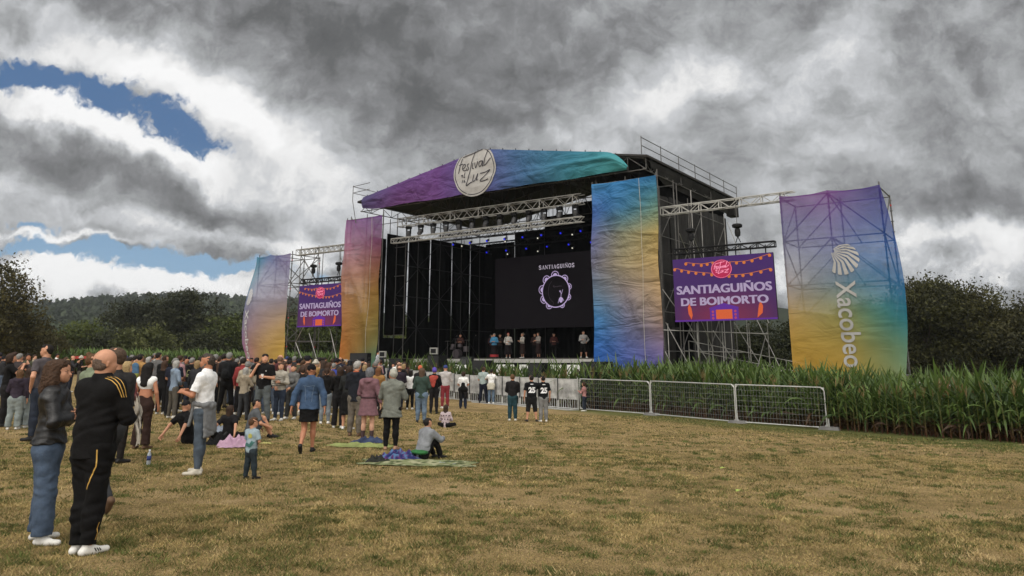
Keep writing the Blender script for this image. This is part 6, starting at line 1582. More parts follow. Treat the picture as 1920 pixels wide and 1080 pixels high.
MB().add(V, [(jj * (n + 1) + i, jj * (n + 1) + i + 1, (jj + 1) * (n + 1) + i + 1, (jj + 1) * (n + 1) + i) for jj in range(8) for i in range(n)]).build('coat_cloth', CL_(188, 178, 160), ct, True)
o, j, H, p = put('woman with very long black hair, white crop top and wide brown trousers', 262, 842, 680, -8, dict(top=WHT, bottom=CL_(62, 40, 32), shoe=BRSH, hair=CL_(24, 18, 17, 'hair')),
    vox=.013, sex='f', build=.98, armL='front', armR='down', legs='stand', skin=1, top=dict(loose=.008, sleeve='none', crop=1), bottom=dict(kind='pants', loose=.016, flare=.035), hair='verylong', detail=1)
o, j, H, p = put('young woman with a messy bun and a pale green T-shirt with writing', 150, 868, 664, -30, dict(top=CL_(138, 152, 118), bottom=JEAND, shoe=WSH, hair=HLB),
    vox=.014, sex='f', armL='clap', armR='clap', legs='stand', turn=-30, top=dict(loose=.016, sleeve='half'), bottom=PB, hair='bun', detail=1)
text_decal(child(o, 'top'), 'shirt_lettering', 'NO', .03, j['sc'][2] - .17, .10, CL_(206, 206, 186))
o, j, H, p = put('tall man in a grey T-shirt and red sunglasses looking left, far left', 66, 826, 646, 75, dict(top=CL_(92, 84, 88), bottom=JEAND, shoe=BSH, hair=HDK),
    vox=.014, sex='m', build=1.12, armL='pocket', armR='down', legs='stand', turn=20, top=dict(loose=.016, sleeve='short'), bottom=PB, hair='crew', detail=1)
b = MB(); hp = j['hp']
for s in (-1, 1): b.tube(tuple(hp(s * .006, .051, -.066)), tuple(hp(s * .033, .046, -.066)), .008, 6); b.tube(tuple(hp(s * .035, .044, -.064)), tuple(hp(s * .048, 0, -.064)), .002, 4)
b.build('sunglasses', mat('red_black_sunglasses', (.08, .01, .01), .2), o)
put('girl in a purple hooded top and pale jeans, arm stretched to the left', 22, 806, 693, 20, dict(top=CL_(62, 50, 66), bottom=CL_(158, 172, 170, 'denim'), shoe=WSH, hair=HLB), vox=.014, sex='f', armL='front', armR='down', legs='stand', turn=35, top=dict(loose=.02, hood=1), bottom=dict(kind='pants', loose=.02, flare=.02), hair='long', detail=1)
put('girl in a dark purple top and pale jeans beside the girl with her arm out', 42, 803, 690, -15, dict(top=CL_(58, 46, 58), bottom=CL_(150, 164, 164, 'denim'), shoe=WSH, hair=HBR), vox=.014, sex='f', armL='front', armR='front', legs='stand', turn=-20, top=dict(loose=.02), bottom=dict(kind='pants', loose=.018, flare=.02), hair='long', detail=1)
put('person in black at the left picture edge lifting a phone with bare arms', 2, 800, 662, -50, dict(top=BLK, bottom=BLK2, shoe=BSH, hair=HBR), vox=.014, sex='f', build=1.1, armL='phone', armR='phone', legs='stand', top=dict(loose=.012, sleeve='short', hem=.06), bottom=PB, hair='bob', detail=1)
put('grey haired person holding up both hands at the far left of the crowd', 22, 770, 663, 0, dict(top=CL_(70, 62, 64), bottom=NAVY, shoe=BSH, hair=HGR), vox=.018, sex='m', armL='phone', armR='phone', legs='stand', top=dict(loose=.014), bottom=PB, hair='short')

# man in the white T-shirt
o, j, H, p = put('grey bearded man clapping in a white T-shirt with a grey jumper tied round his waist', 372, 889, 663, 86, dict(top=CL_(228, 228, 228), bottom=CL_(88, 104, 120, 'denim'), shoe=CL_(186, 180, 166, 'shoe'), hair=CL_(84, 74, 66, 'hair')),
      vox=.009, sex='m', build=1.0, armL='clap', armR='clap', legs='relaxed', turn=6, skin=1, top=dict(loose=.018, sleeve='half', hem=-.01), bottom=dict(kind='pants', loose=.008, flare=.0), hair='crew', detail=1, folds=.003)
hp = j['hp']; rH = H
bd = [(hp(q * .020, .020, -.108), hp(q * .006, .036, -.112), .018 * H, .017 * H, (1, 1, 1), .01, 0) for q in (-1, 1)] + [(hp(q * .034, .004, -.092), hp(q * .024, .018, -.104), .011 * H, .013 * H, (1, 1, 1), .01, 0) for q in (-1, 1)]
V, Q = grow(bd, .006, .002, 1., 3.); link('beard', mesh_from('beard', V, Q, [CL_(136, 128, 120, 'hair')], None, True), o)
tp = child(o, 'top'); zc = j['sc'][2] - .22
V, F = disc((0, zc), .075, 24, .10); decal(tp, 'shirt_print', V, F, CL_(214, 132, 84), 1)
V, F = disc((0, zc - .045), .055, 18, .05); decal(tp, 'shirt_print_dark', V, F, BLK, 1, off=.010); V, F = disc((-.07, zc + .03), .022, 12, .05); decal(tp, 'shirt_print_dark', V, F, BLK, 1, off=.010)
# jumper tied round the waist: hanging back and sleeves knotted in front
hc = j['hc']; gj = CL_(128, 130, 132); tj = []
for k in range(14):
    a = math.pi * 2 * k / 14; a2 = math.pi * 2 * (k + 1) / 14; tj.append((np.array([.175 * math.cos(a), .135 * math.sin(a), hc[2] + .12 + .02 * math.sin(a)]), np.array([.175 * math.cos(a2), .135 * math.sin(a2), hc[2] + .12 + .02 * math.sin(a2)]), .034, .034, (1, 1, 1), .02, 0))
for q in np.linspace(-1, 1, 11): tj.append((np.array([.14 * q, -.12 + .05 * q * q, hc[2] + .12]), np.array([.17 * q + .03, -.16 + .05 * q * q, hc[2] - .30 + .05 * q]), .034, .026, (1, .8, 1), .03, 0))
for s in (-1, 1): tj.append((np.array([.01 * s, .15, hc[2] + .12]), np.array([.05 * s - .02, .19, hc[2] - .14 + .05 * s]), .034, .026, (1, 1, 1), .015, 0))
tj.append((np.array([0, .155, hc[2] + .12]), np.array([0, .165, hc[2] + .11]), .05, .045, (1, 1, 1), .02, 0))
V, Q = grow(tj, .010, .006, 2.); link('tied_jumper', mesh_from('tied_jumper', V, Q, [gj], None, True), o)
# toddler
o, j, H, p = put('small child in a pale blue T-shirt and black boots standing on the grass', 467, 898, 783, -32, dict(top=CL_(158, 184, 196), bottom=CL_(52, 66, 74, 'denim'), shoe=BSH, hair=CL_(98, 68, 44, 'hair')),
      vox=.008, sex='m', build=1.12, armL='front', armR='front', legs='relaxed', turn=-10, child=True, top=dict(loose=.014, sleeve='half', hem=.03), bottom=dict(kind='pants', loose=.010), shoe='boot', hair='short', detail=1)
tp = child(o, 'top'); V, F = disc((.035, j['sc'][2] - .06), .036, 14); decal(tp, 'shirt_print', V, F, CL_(206, 200, 70), -1)
V, F = ribbon([(-.08, j['sc'][2] - .21), (-.02, j['sc'][2] - .18), (.04, j['sc'][2] - .20), (.08, j['sc'][2] - .14)], .045); decal(tp, 'shirt_print_green', V, F, CL_(66, 132, 124), -1); V, F = ribbon([(-.06, j['sc'][2] - .05), (-.05, j['sc'][2] - .10), (-.02, j['sc'][2] - .12)], .015); decal(tp, 'shirt_print_blue', V, F, CL_(70, 120, 170), -1)
# denim jacket woman
o, j, H, p = put('woman in a denim jacket, black dress and black cap walking towards the stage', 575, 849, 684, 4, dict(top=CL_(62, 96, 136, 'denim'), bottom=BLK, shoe=CL_(30, 29, 29, 'shoe'), hair=CL_(22, 20, 22)),
      vox=.010, sex='f', build=1.08, armL='swing', armR='swing', legs='walk', skin=1, top=dict(loose=.030, hem=.012, flare=.016, collar=1), bottom=dict(kind='skirt', loose=.0, len=.155, flare=.020), hair='cap', detail=1, folds=.004)
tp = child(o, 'top'); sm_ = CL_(126, 152, 184)
for x in (-.10, .10): strip_on(tp, 'seam', [(x, -.2, j['sc'][2] - .09), (x * .8, -.2, j['hc'][2] + .08)], .006, sm_, .003)
strip_on(tp, 'seam', [(-.13, -.2, j['sc'][2] - .09), (.13, -.2, j['sc'][2] - .09)], .006, sm_, .003)
# the rest of the near crowd
put('woman in a black hoodie and flared black trousers, behind the denim jacket woman', 633, 803, 688, 0, dict(top=BLK, bottom=BLK2, shoe=WSH, hair=HBR), sex='f', armL='front', armR='front', legs='stand', top=dict(loose=.02, hood=1, hem=.03), bottom=dict(kind='pants', loose=.012, flare=.03), hair='long')
o, j, H, p = put('white haired man in a dark navy jacket with an orange collar and beige trousers', 664, 818, 677, -12, dict(top=CL_(34, 38, 48), bottom=CL_(120, 110, 96), shoe=BRSH, hair=HWH), sex='m', build=1.05, armL='front', armR='pocket', legs='stand', top=dict(loose=.024, hem=.05, hood=1), bottom=dict(kind='pants', loose=.014), hair='short', detail=1)
V, Q = grow([(j['sc'] + np.array([q * .05, -.05, .07]), j['sc'] + np.array([q * .09, .0, .03]), .028, .022, (1, 1, 1), .01, 0) for q in (-1, 1)] + [(j['sc'] + np.array([-.04, -.065, .07]), j['sc'] + np.array([.04, -.065, .07]), .03, .03, (1, 1, 1), .01, 0)], .01); link('orange_collar', mesh_from('orange_collar', V, Q, [CL_(214, 98, 30)], None, True), o)
o, j, H, p = put('curly grey haired woman in a dusty pink raincoat tied at the waist and brown boots', 688, 829, 689, -10, dict(top=CL_(138, 92, 102), bottom=CL_(138, 92, 102), shoe=CL_(70, 52, 52, 'shoe'), hair=CL_(132, 134, 140, 'hair')),
    vox=.012, sex='f', build=1.05, armL='front', armR='down', legs='stand', skin=2, top=dict(loose=.024, hood=1, hem=-.04), bottom=dict(kind='skirt', len=.15, flare=.075), shoe='boot', hair='bob', detail=1, folds=.005, names=dict(bottom='coat_skirt', top='coat'))
b = MB(); zz = j['wst'][2] + .0
for k in range(20):
    a, c = k * .314, (k + 1) * .314; b.tube((.172 * math.cos(a), .125 * math.sin(a), zz), (.172 * math.cos(c), .125 * math.sin(c), zz), .016, 6, cap=False)
b.build('belt', CL_(92, 60, 68), o)
o, j, H, p = put('woman in a long grey-green sweater, black leggings and a pale knitted hat, seen from behind', 732, 844, 693, -6, dict(top=CL_(128, 132, 120), bottom=BLK, shoe=CL_(150, 118, 96, 'shoe'), hair=CL_(196, 194, 178)),
    vox=.012, sex='f', build=1.16, armL='crossed', armR='crossed', legs='stand', turn=38, skin=1, top=dict(loose=.036, hem=.10, flare=.012), bottom=dict(kind='pants', loose=.006, flare=0), hair='beanie', detail=1, folds=.005)
put('bald man in a dark purple sweater standing before the barrier, left of the green top', 747, 768, 686, 0, dict(top=CL_(52, 42, 56), bottom=CL_(36, 40, 56), shoe=BRSH, hair=CL_(120, 84, 66, 'hair')), sex='m', build=1.12, armL='front', armR='front', legs='stand', top=dict(loose=.02), bottom=PB, hair='bald')
o, j, H, p = put('long haired woman in a dark green top and light jeans, before the barrier', 789, 793, 690, -4, dict(top=CL_(58, 82, 72), bottom=CL_(112, 140, 166, 'denim'), shoe=BSH, hair=CL_(104, 82, 64, 'hair')), vox=.014, sex='f', build=1.1, armL='front', armR='front', legs='stand', top=dict(loose=.022, hem=.05), bottom=dict(kind='pants', loose=.012), hair='long', detail=1)
put('person wearing a bright orange fluffy hat behind the woman in the green top', 786, 772, 686, 0, dict(top=BLK2, bottom=JEAND, shoe=BSH, hair=CL_(232, 100, 28, bump=1., bs=60)), sex='f', armL='front', armR='front', legs='stand', top=dict(loose=.02), bottom=PB, hair='beanie')
o, j, H, p = put('person in a bright purple wool hat with a red drawstring bag over a black hoodie', 813, 776, 690, 0, dict(top=BLK, bottom=BLK2, shoe=BSH, hair=CL_(92, 62, 196)), vox=.014, sex='f', build=1.05, armL='front', armR='front', legs='stand', top=dict(loose=.024, hem=.04), bottom=PB, hair='beanie', detail=1)
bp = empty('drawstring_bag', 'red drawstring bag on the back of the person in the purple hat', 'bag', p, R(toward(p)))
V, Q = grow([((-.10, -.20, j['sc'][2] - .06), (.12, -.20, j['sc'][2] - .02), .06, .06, (1, .5, 1), .05, 0), ((.0, -.21, j['sc'][2] - .1), (.01, -.22, j['sc'][2] - .30), .13, .07, (1, .45, 1), .05, 0)], .012, .005, 1.); link('sack', mesh_from('sack', V, Q, [CL_(196, 58, 34)], None, True), bp)
put('man in a white and red jacket, blue cap and red track trousers by the barrier', 834, 766, 685, 10, dict(top=CL_(206, 198, 194), bottom=CL_(160, 30, 46), shoe=WSH, hair=CL_(44, 66, 140)), sex='m', armL='front', armR='cup', legs='stand', top=dict(loose=.02), bottom=PB, hair='cap')
o, j, H, p = put('woman in a white T-shirt with a black jacket round her waist, alone near the barrier', 868, 766, 697, 2, dict(top=WHT, bottom=CL_(42, 54, 78, 'denim'), shoe=JEAND, hair=HBR), vox=.014, sex='f', build=1.05, armL='front', armR='front', legs='stand', top=dict(loose=.018, sleeve='half'), bottom=dict(kind='pants', loose=.016, flare=.02), hair='bob', detail=1)
bp = empty('black_rucksack', 'small black drawstring rucksack on the woman in white alone at the barrier', 'bag', p, R(2))
V, Q = grow([((-.02, -.17, j['sc'][2] - .20), (.02, -.17, j['sc'][2] - .20), .05, .05, (1, .6, 1), .03, 0), ((-.06, -.18, j['sc'][2] - .42), (.06, -.18, j['sc'][2] - .42), .11, .11, (1, .5, 1), .1, 0)], .014); link('sack', mesh_from('sack', V, Q, [BLK], None, True), bp)
V, Q = grow([((-.1, -.1, j['hc'][2] + .02), (.1, -.1, j['hc'][2] + .02), .10, .10, (1, .7, 1), .03, 0), ((-.09, -.12, j['hc'][2]), (-.10, -.13, j['hc'][2] - .34), .09, .06, (1, .7, 1), .05, 0), ((.09, -.12, j['hc'][2]), (.10, -.13, j['hc'][2] - .3), .09, .06, (1, .7, 1), .05, 0)], .016, .006); link('waist_jacket', mesh_from('waist_jacket', V, Q, [BLK2], None, True), o)
put('man in a pale teal T-shirt and navy track trousers leaning at the barrier', 906, 756, 688, -12, dict(top=CL_(168, 188, 184), bottom=CL_(30, 36, 54), shoe=BSH, hair=HBR), vox=.014, sex='m', build=1.1, armL='front', armR='front', legs='wide', top=dict(loose=.02, sleeve='half'), bottom=dict(kind='pants', loose=.016), hair='crew', detail=1)
o, j, H, p = put('woman in a white top with a cream jacket round her waist filming over the barrier', 921, 757, 692, -6, dict(top=WHT, bottom=CL_(104, 132, 160, 'denim'), shoe=WSH, hair=HDK), vox=.014, sex='f', armL='phone', armR='phone', legs='stand', top=dict(loose=.016, sleeve='half'), bottom=PB, hair='ponytail', detail=1)
V, Q = grow([((-.08, -.06, j['hc'][2] + .04), (.08, -.06, j['hc'][2] + .04), .12, .12, (1, .8, 1), .03, 0), ((0, -.06, j['hc'][2]), (0, -.08, j['hc'][2] - .16), .17, .17, (1, .75, 1), .05, 1)], .016, .005); link('waist_jacket', mesh_from('waist_jacket', V, Q, [CL_(206, 200, 178)], None, True), o)
put('young person alone in a black top and dark teal trousers with hands in front', 961, 789, 702, 0, dict(top=BLK2, bottom=CL_(30, 74, 84), shoe=WSH, hair=HLB), vox=.013, sex='m', build=.98, armL='front', armR='front', legs='stand', top=dict(loose=.018), bottom=dict(kind='pants', loose=.018, flare=.008), hair='short', detail=1)
for (x, yb, yt, lb, bcol, kd, rr) in ((997, 791, 704, 'left one of two youths in black number 25 shirts, wearing dark shorts', CL_(30, 30, 32), 'capri', 6), (1019, 791, 705, 'right one of two youths in black number 25 shirts, wearing grey trousers', CL_(138, 138, 136), 'pants', 14)):
    o, j, H, p = put(lb, x, yb, yt, rr, dict(top=CL_(18, 18, 22), bottom=bcol, shoe=BSH if x < 1000 else WSH, hair=HDK), vox=.013, sex='m', build=1.05, armL='down' if x < 1000 else 'hug', armR='hug' if x < 1000 else 'down', legs='wide' if x < 1000 else 'stand', top=dict(loose=.02, sleeve='half', hem=.01), bottom=dict(kind=kd, loose=.016), hair='crew', detail=1)
    text_decal(child(o, 'top'), 'shirt_number', '25', 0, j['sc'][2] - .19, .19, CL_(222, 222, 224), -1, .05)
    text_decal(child(o, 'top'), 'collar_print', 'I', 0, j['sc'][2] + .0, .02, CL_(222, 222, 224), -1, .0, w=.10)
put('small child in pink and white holding the end of the crowd barrier', 1096, 771, 716, 60, dict(top=CL_(196, 130, 124), bottom=JEAND, shoe=WSH, hair=HBR), vox=.014, sex='f', armL='clap', armR='cup', legs='stand', child=True, top=dict(loose=.014), bottom=PB, hair='bob')
# middle of the crowd
put('man in a grey T-shirt and black shorts with his back turned, next to denim shorts', 287, 764, 661, -10, dict(top=CL_(108, 106, 106), bottom=BLK, shoe=WSH, hair=HDK), vox=.015, sex='m', build=1.1, armL='front', armR='front', legs='stand', top=dict(loose=.02, sleeve='half'), bottom=dict(kind='shorts', loose=.02), hair='crew')
put('man in a black T-shirt, light denim shorts and white trainers', 300, 771, 666, -20, dict(top=BLK, bottom=CL_(128, 152, 184, 'denim'), shoe=WSH, hair=HBR), vox=.015, sex='m', build=1.08, armL='front', armR='cup', legs='wide', top=dict(loose=.02, sleeve='half'), bottom=dict(kind='shorts', loose=.03, len=1.0), hair='crew')
o, j, H, p = put('person in a mustard jacket with a blue and yellow rucksack', 252, 772, 664, -4, dict(top=CL_(196, 142, 54), bottom=BLK2, shoe=BSH, hair=HDK), vox=.017, sex='m', armL='front', armR='front', legs='stand', top=dict(loose=.03), bottom=PB, hair='short')
bp = empty('blue_rucksack', 'blue and acid yellow rucksack on the person in the mustard jacket', 'bag', p, R(-4))
V, Q = grow([((.0, -.24, j['sc'][2] - .30), (.0, -.24, j['sc'][2] - .05), .15, .12, (1, .6, 1), .05, 0)], .02); C = V[Q].mean(1)
link('sack', mesh_from('sack', V, Q, [CL_(66, 118, 160), CL_(178, 186, 54)], (C[:, 2] < j['sc'][2] - .26).astype(int), True), bp)
put('grey haired woman in a long dark jacket and grey trousers', 333, 758, 679, 4, dict(top=CL_(50, 46, 52), bottom=CL_(88, 88, 82), shoe=WSH, hair=HGR), sex='f', build=1.15, armL='front', armR='front', legs='stand', top=dict(loose=.026, hem=.08), bottom=PB, hair='bob')
o, j, H, p = put('person in a black hoodie with a pale arch emblem on the back', 352, 765, 671, -4, dict(top=BLK, bottom=JEAND, shoe=BSH, hair=HGR), vox=.015, sex='m', build=1.15, armL='front', armR='front', legs='stand', top=dict(loose=.024, hood=1), bottom=PB, hair='short')
V, F = ribbon([(-.08, j['sc'][2] - .33), (-.08, j['sc'][2] - .2), (-.05, j['sc'][2] - .12), (0, j['sc'][2] - .1), (.05, j['sc'][2] - .12), (.08, j['sc'][2] - .2), (.08, j['sc'][2] - .33)], .018); decal(child(o, 'top'), 'arch_emblem', V, F, CL_(176, 176, 110), -1)
V, F = ribbon([(-.03, j['sc'][2] - .33), (-.04, j['sc'][2] - .24), (.0, j['sc'][2] - .26), (.03, j['sc'][2] - .33)], .014); decal(child(o, 'top'), 'arch_emblem', V, F, CL_(176, 176, 110), -1)
o, j, H, p = put('tall grey haired man in black with a black rucksack', 421, 776, 661, 6, dict(top=BLK2, bottom=BLK, shoe=BSH, hair=HGR), vox=.015, sex='m', build=1.05, armL='front', armR='front', legs='wide', top=dict(loose=.024), bottom=PB, hair='short')
bp = empty('black_rucksack', 'black rucksack with a round pocket on the tall grey haired man', 'bag', p, R(6))
V, Q = grow([((.0, -.22, j['sc'][2] - .34), (.0, -.22, j['sc'][2] - .06), .15, .12, (1, .6, 1), .05, 0), ((0, -.31, j['sc'][2] - .28), (0, -.31, j['sc'][2] - .26), .09, .09, (1, .4, 1), .02, 0)], .02); link('sack', mesh_from('sack', V, Q, [CL_(30, 32, 34)], None, True), bp)
put('person in a long white dress half hidden behind the tall man in black', 439, 768, 682, 0, dict(top=WHT, bottom=WHT, shoe=WSH, hair=HBR), sex='f', armL='front', armR='front', legs='stand', top=dict(loose=.02), bottom=dict(kind='skirt', len=.36, flare=.05), hair='long')
put('grey haired woman in a cream fleece and dark brown trousers', 457, 783, 678, 8, dict(top=CL_(176, 164, 138), bottom=CL_(40, 30, 28), shoe=BSH, hair=HGR), vox=.015, sex='f', build=1.15, armL='front', armR='front', legs='stand', top=dict(loose=.028, hem=.03, hood=1), bottom=PB, hair='short')
o, j, H, p = put('man in a black T-shirt and grey jeans holding a white cup, facing the viewer', 489, 792, 664, 172, dict(top=CL_(24, 23, 25), bottom=GREYJ, shoe=BSH, hair=HDK), vox=.012, sex='m', build=1.14, armL='cup', armR='face', legs='wide', turn=28, top=dict(loose=.022, sleeve='half', hem=.02), bottom=dict(kind='pants', loose=.012), hair='short', detail=1)
a = j['arms'][0]; cp = empty('plastic_cup', 'white plastic cup in the hand of the man in the black T-shirt', 'cup', p + Matrix.Rotation(R(172), 3, 'Z') @ Vector(a[3] + np.array([.05, .03, -.02])), 0)
MB().lathe([(.028, -.03), (.040, .10), (.037, .10), (.026, -.02)], n=14).build('cup_wall', mat('white_plastic', (.75, .73, .72), .4), cp)
V, F = ribbon([(-.09, j['sc'][2] - .10), (-.12, j['sc'][2] - .11), (-.10, j['sc'][2] - .13)], .012); decal(child(o, 'top'), 'chest_logo', V, F, WHT, 1)
o, j, H, p = put('woman in a cream sweater with dark stripes and ripped blue jeans, facing the viewer', 521, 789, 680, 165, dict(top=CL_(188, 180, 162), bottom=CL_(58, 74, 100, 'denim'), shoe=WSH, hair=CL_(96, 70, 50, 'hair')), vox=.012, sex='f', armL='cup', armR='front', legs='stand', turn=25, skin=0, top=dict(loose=.026, hem=-.02), bottom=dict(kind='pants', loose=.008), hair='verylong', detail=1)
tp = child(o, 'top')
for q in (.10, .155, .21, .27, .33):
    V, F = ribbon([(x, j['sc'][2] - q + .006 * math.sin(x * 30)) for x in np.linspace(-.19, .19, 14)], .011); decal(tp, 'knitted_stripe', V, F, CL_(52, 46, 48), 1)
put('young woman in a grey sweatshirt, grey trousers and sunglasses next to the striped sweater', 545, 786, 684, 150, dict(top=CL_(118, 118, 116), bottom=CL_(66, 68, 68), shoe=WSH, hair=HBR), vox=.013, sex='f', armL='front', armR='pocket', legs='relaxed', turn=30, top=dict(loose=.026, collar=1), bottom=dict(kind='pants', loose=.022), hair='ponytail', detail=1)
put('person in blue shorts with bare calves behind the grey sweatshirt woman', 563, 779, 690, 20, dict(top=BLK2, bottom=CL_(44, 60, 92), shoe=WSH, hair=HBR), sex='m', armL='front', armR='front', legs='walk', top=dict(loose=.02), bottom=dict(kind='shorts'), hair='short')
put('person in light jeans half hidden behind the denim jacket woman', 608, 795, 690, 10, dict(top=BLK, bottom=CL_(140, 152, 160, 'denim'), shoe=WSH, hair=HBR), sex='f', armL='front', armR='front', legs='stand', top=dict(loose=.02), bottom=PB, hair='ponytail')
put('person in a black knee-length skirt left of the navy jacket man', 650, 806, 686, -5, dict(top=CL_(44, 46, 46), bottom=BLK, shoe=WSH, hair=HBR), sex='f', armL='front', armR='front', legs='stand', top=dict(loose=.02), bottom=dict(kind='skirt', len=.27, flare=.04), hair='bob')
put('person in a royal blue sweatshirt in the middle of the crowd', 621, 772, 681, 0, dict(top=CL_(34, 64, 178), bottom=JEAND, shoe=BSH, hair=HGR), sex='m', armL='front', armR='front', legs='stand', top=dict(loose=.024), bottom=PB, hair='short')
put('person in black with two white bands on the sleeve beside the white haired man', 651, 778, 681, -5, dict(top=BLK, bottom=BLK2, shoe=BSH, hair=CL_(28, 32, 38)), sex='m', armL='front', armR='front', legs='stand', top=dict(loose=.02, sleeve='half'), bottom=PB, hair='cap')
put('woman with a mustard scarf and light brown hair behind the pink raincoat', 706, 785, 689, 0, dict(top=CL_(176, 122, 36), bottom=BLK2, shoe=BSH, hair=CL_(128, 82, 48, 'hair')), sex='f', armL='front', armR='front', legs='stand', top=dict(loose=.024), bottom=PB, hair='long')
put('woman in white by the barrier just left of the green top', 768, 768, 694, 0, dict(top=WHT, bottom=BLK, shoe=WSH, hair=HDK), sex='f', armL='front', armR='front', legs='stand', top=dict(loose=.018), bottom=PB, hair='long')
# seated people
def sit(label, x, yb, yt, face, cols, legs, armL, armR, **k):
    p = G(x, yb); hh = height_at(p, yt); H = hh / .565; d = dict(H=H, **k); d.update(legs=legs, armL=armL, armR=armR)
    return person(label, p, face, d, cols, .012, True, 'people sitting on the grass', k.get('skin', 0) if False else 0, .005) + (H, p)
LB = ((.20, -.16, .62), (.21, -.22, .50))
o, j, H, p = sit('dark haired man in a grey sweatshirt and black jeans sitting on the camouflage blanket', 790, 862, 784, -42, dict(top=CL_(146, 150, 156), bottom=BLK, shoe=BSH, hair=HDK), 'sit', ((.15, .12, .70), (.12, .25, .72)), ((.15, .13, .70), (.06, .27, .72)), sex='m', build=1.1, lean=.10, detail=1, top=dict(loose=.026), bottom=dict(kind='pants', loose=.012), hair='short')
V, Q = grow([((-.06, -.05, .135), (.06, -.05, .135), .125, .125, (1, .95, .35), .03, 0)], .012); link('green_hem', mesh_from('green_hem', V, Q, [CL_(44, 126, 62)], None, True), o)
o, j, H, p = sit('small dark haired girl in a pale pink polka-dot top sitting on the grass', 835, 802, 761, -12, dict(top=CL_(206, 184, 190), bottom=BLK, shoe=BSH, hair=HBR), 'sitcross', 'front', 'front', sex='f', build=1.1, child=True, lean=.02, top=dict(loose=.02), bottom=PB, hair='long')
for k in range(12):
    V, F = disc((-.12 + .08 * (k % 4) + .04 * ((k // 4) % 2), j['hc'][2] + .06 + .10 * (k // 4)), .018, 8); decal(child(o, 'top'), 'polka_dot', V, F, CL_(60, 40, 60), -1)
sit('dark haired woman in a black T-shirt sitting with her back turned beside the bags', 428, 826, 759, -8, dict(top=BLK2, bottom=BLK, shoe=BSH, hair=HBR), 'sitcross', LB, LB, sex='f', build=1.12, lean=-.02, top=dict(loose=.018, sleeve='half'), bottom=PB, hair='long', detail=1)
sit('man in a grey T-shirt and denim shorts sitting with bare knees to the right', 468, 822, 748, -62, dict(top=CL_(96, 100, 104), bottom=CL_(96, 108, 124, 'denim'), shoe=BSH, hair=HDK), 'sit', 'front', ((.18, .05, .66), (.14, .2, .60)), sex='m', build=1.15, lean=.06, top=dict(loose=.018, sleeve='half'), bottom=dict(kind='shorts'), hair='crew', detail=1)
sit('seated person in black leaning back on both hands, behind the white T-shirt man', 352, 832, 750, -35, dict(top=BLK, bottom=BLK, shoe=BSH, hair=BLK2), 'sitlong', LB, LB, sex='m', build=1.05, lean=-.08, top=dict(loose=.018, sleeve='half'), bottom=PB, hair='cap', detail=1)
# performers on the stage
def perf(label, u, d, yt_h, face, cols, **k):
    q = S(u, d, 1.87); k['H'] = yt_h; return person(label, q, face, k, cols, .02, True, 'musicians and dancers on the stage', 0, .004, z=1.87) + (yt_h, q)
o, j, H, p = perf('woman in a bright blue shawl and long red-hemmed black skirt on the stage', -10.9, 6., 1.62, 160, dict(top=CL_(36, 150, 200), bottom=CL_(30, 20, 24), shoe=BSH, hair=HGR), sex='f', build=1.15, armL='cup', armR='cup', legs='stand', top=dict(loose=.03), bottom=dict(kind='skirt', len=.46, flare=.10), hair='bun')
b = MB()
for k in range(24):
    a, c = k * .2618, (k + 1) * .2618; z = j['hc'][2] - .455 * H; b.add([(.305 * math.cos(a), .24 * math.sin(a), z), (.305 * math.cos(c), .24 * math.sin(c), z), (.298 * math.cos(c), .234 * math.sin(c), z + .16), (.298 * math.cos(a), .234 * math.sin(a), z + .16)], [(0, 1, 2, 3)])
b.build('red_hem', CL_(196, 24, 34), o)
perf('woman in a red headscarf, white blouse and black skirt on the stage', -9.75, 6., 1.62, 170, dict(top=CL_(206, 200, 190), bottom=CL_(30, 22, 26), shoe=WSH, hair=CL_(206, 28, 36)), sex='f', build=1.15, armL='cup', armR='front', legs='stand', top=dict(loose=.03), bottom=dict(kind='skirt', len=.36, flare=.09), hair='beanie')
perf('musician in a white blouse and dark skirt turned left, third from the red-hemmed skirt', -8.6, 6., 1.60, 120, dict(top=CL_(196, 190, 176), bottom=CL_(50, 32, 26), shoe=WSH, hair=CL_(150, 130, 110, 'hair')), sex='f', build=1.1, armL='clap', armR='cup', legs='stand', top=dict(loose=.02), bottom=dict(kind='skirt', len=.34, flare=.06), hair='bun')
perf('dimly lit musician in white sleeves and brown skirt, fourth on the stage', -7.35, 6., 1.62, 125, dict(top=CL_(160, 150, 140), bottom=CL_(44, 26, 24), shoe=BSH, hair=HBR), sex='f', armL='clap', armR='cup', legs='stand', top=dict(loose=.02), bottom=dict(kind='skirt', len=.34, flare=.06), hair='bob')
perf('musician in white sleeves and a dark waistcoat at the right end of the stage', -4.0, 6., 1.66, 180, dict(top=CL_(186, 182, 178), bottom=BLK, shoe=WSH, hair=HDK), sex='m', armL='hips', armR='cup', legs='wide', top=dict(loose=.02), bottom=dict(kind='capri'), hair='short')
for k, (u, d, lb) in enumerate(((-12.0, 8.2, 'dim figure in dark clothes behind the woman in the blue shawl'), (-9.2, 8.4, 'dim figure in dark clothes between the red headscarf and the next musician'), (-14.3, 6.6, 'dim figure in dark clothes behind the drum kit'), (-13.0, 8.6, 'dim guitarist figure in dark clothes on the left half of the stage'), (-7.9, 8.8, 'dim figure in dark clothes behind the last two singers'))):
    perf(lb, u, d, 1.66, 175, dict(top=CL_(60 + 10 * k, 48, 44), bottom=BLK, shoe=BSH, hair=HDK), sex='m' if k % 2 else 'f', armL='cup', armR='cup', legs='stand', top=dict(loose=.02), bottom=PB, hair='short')
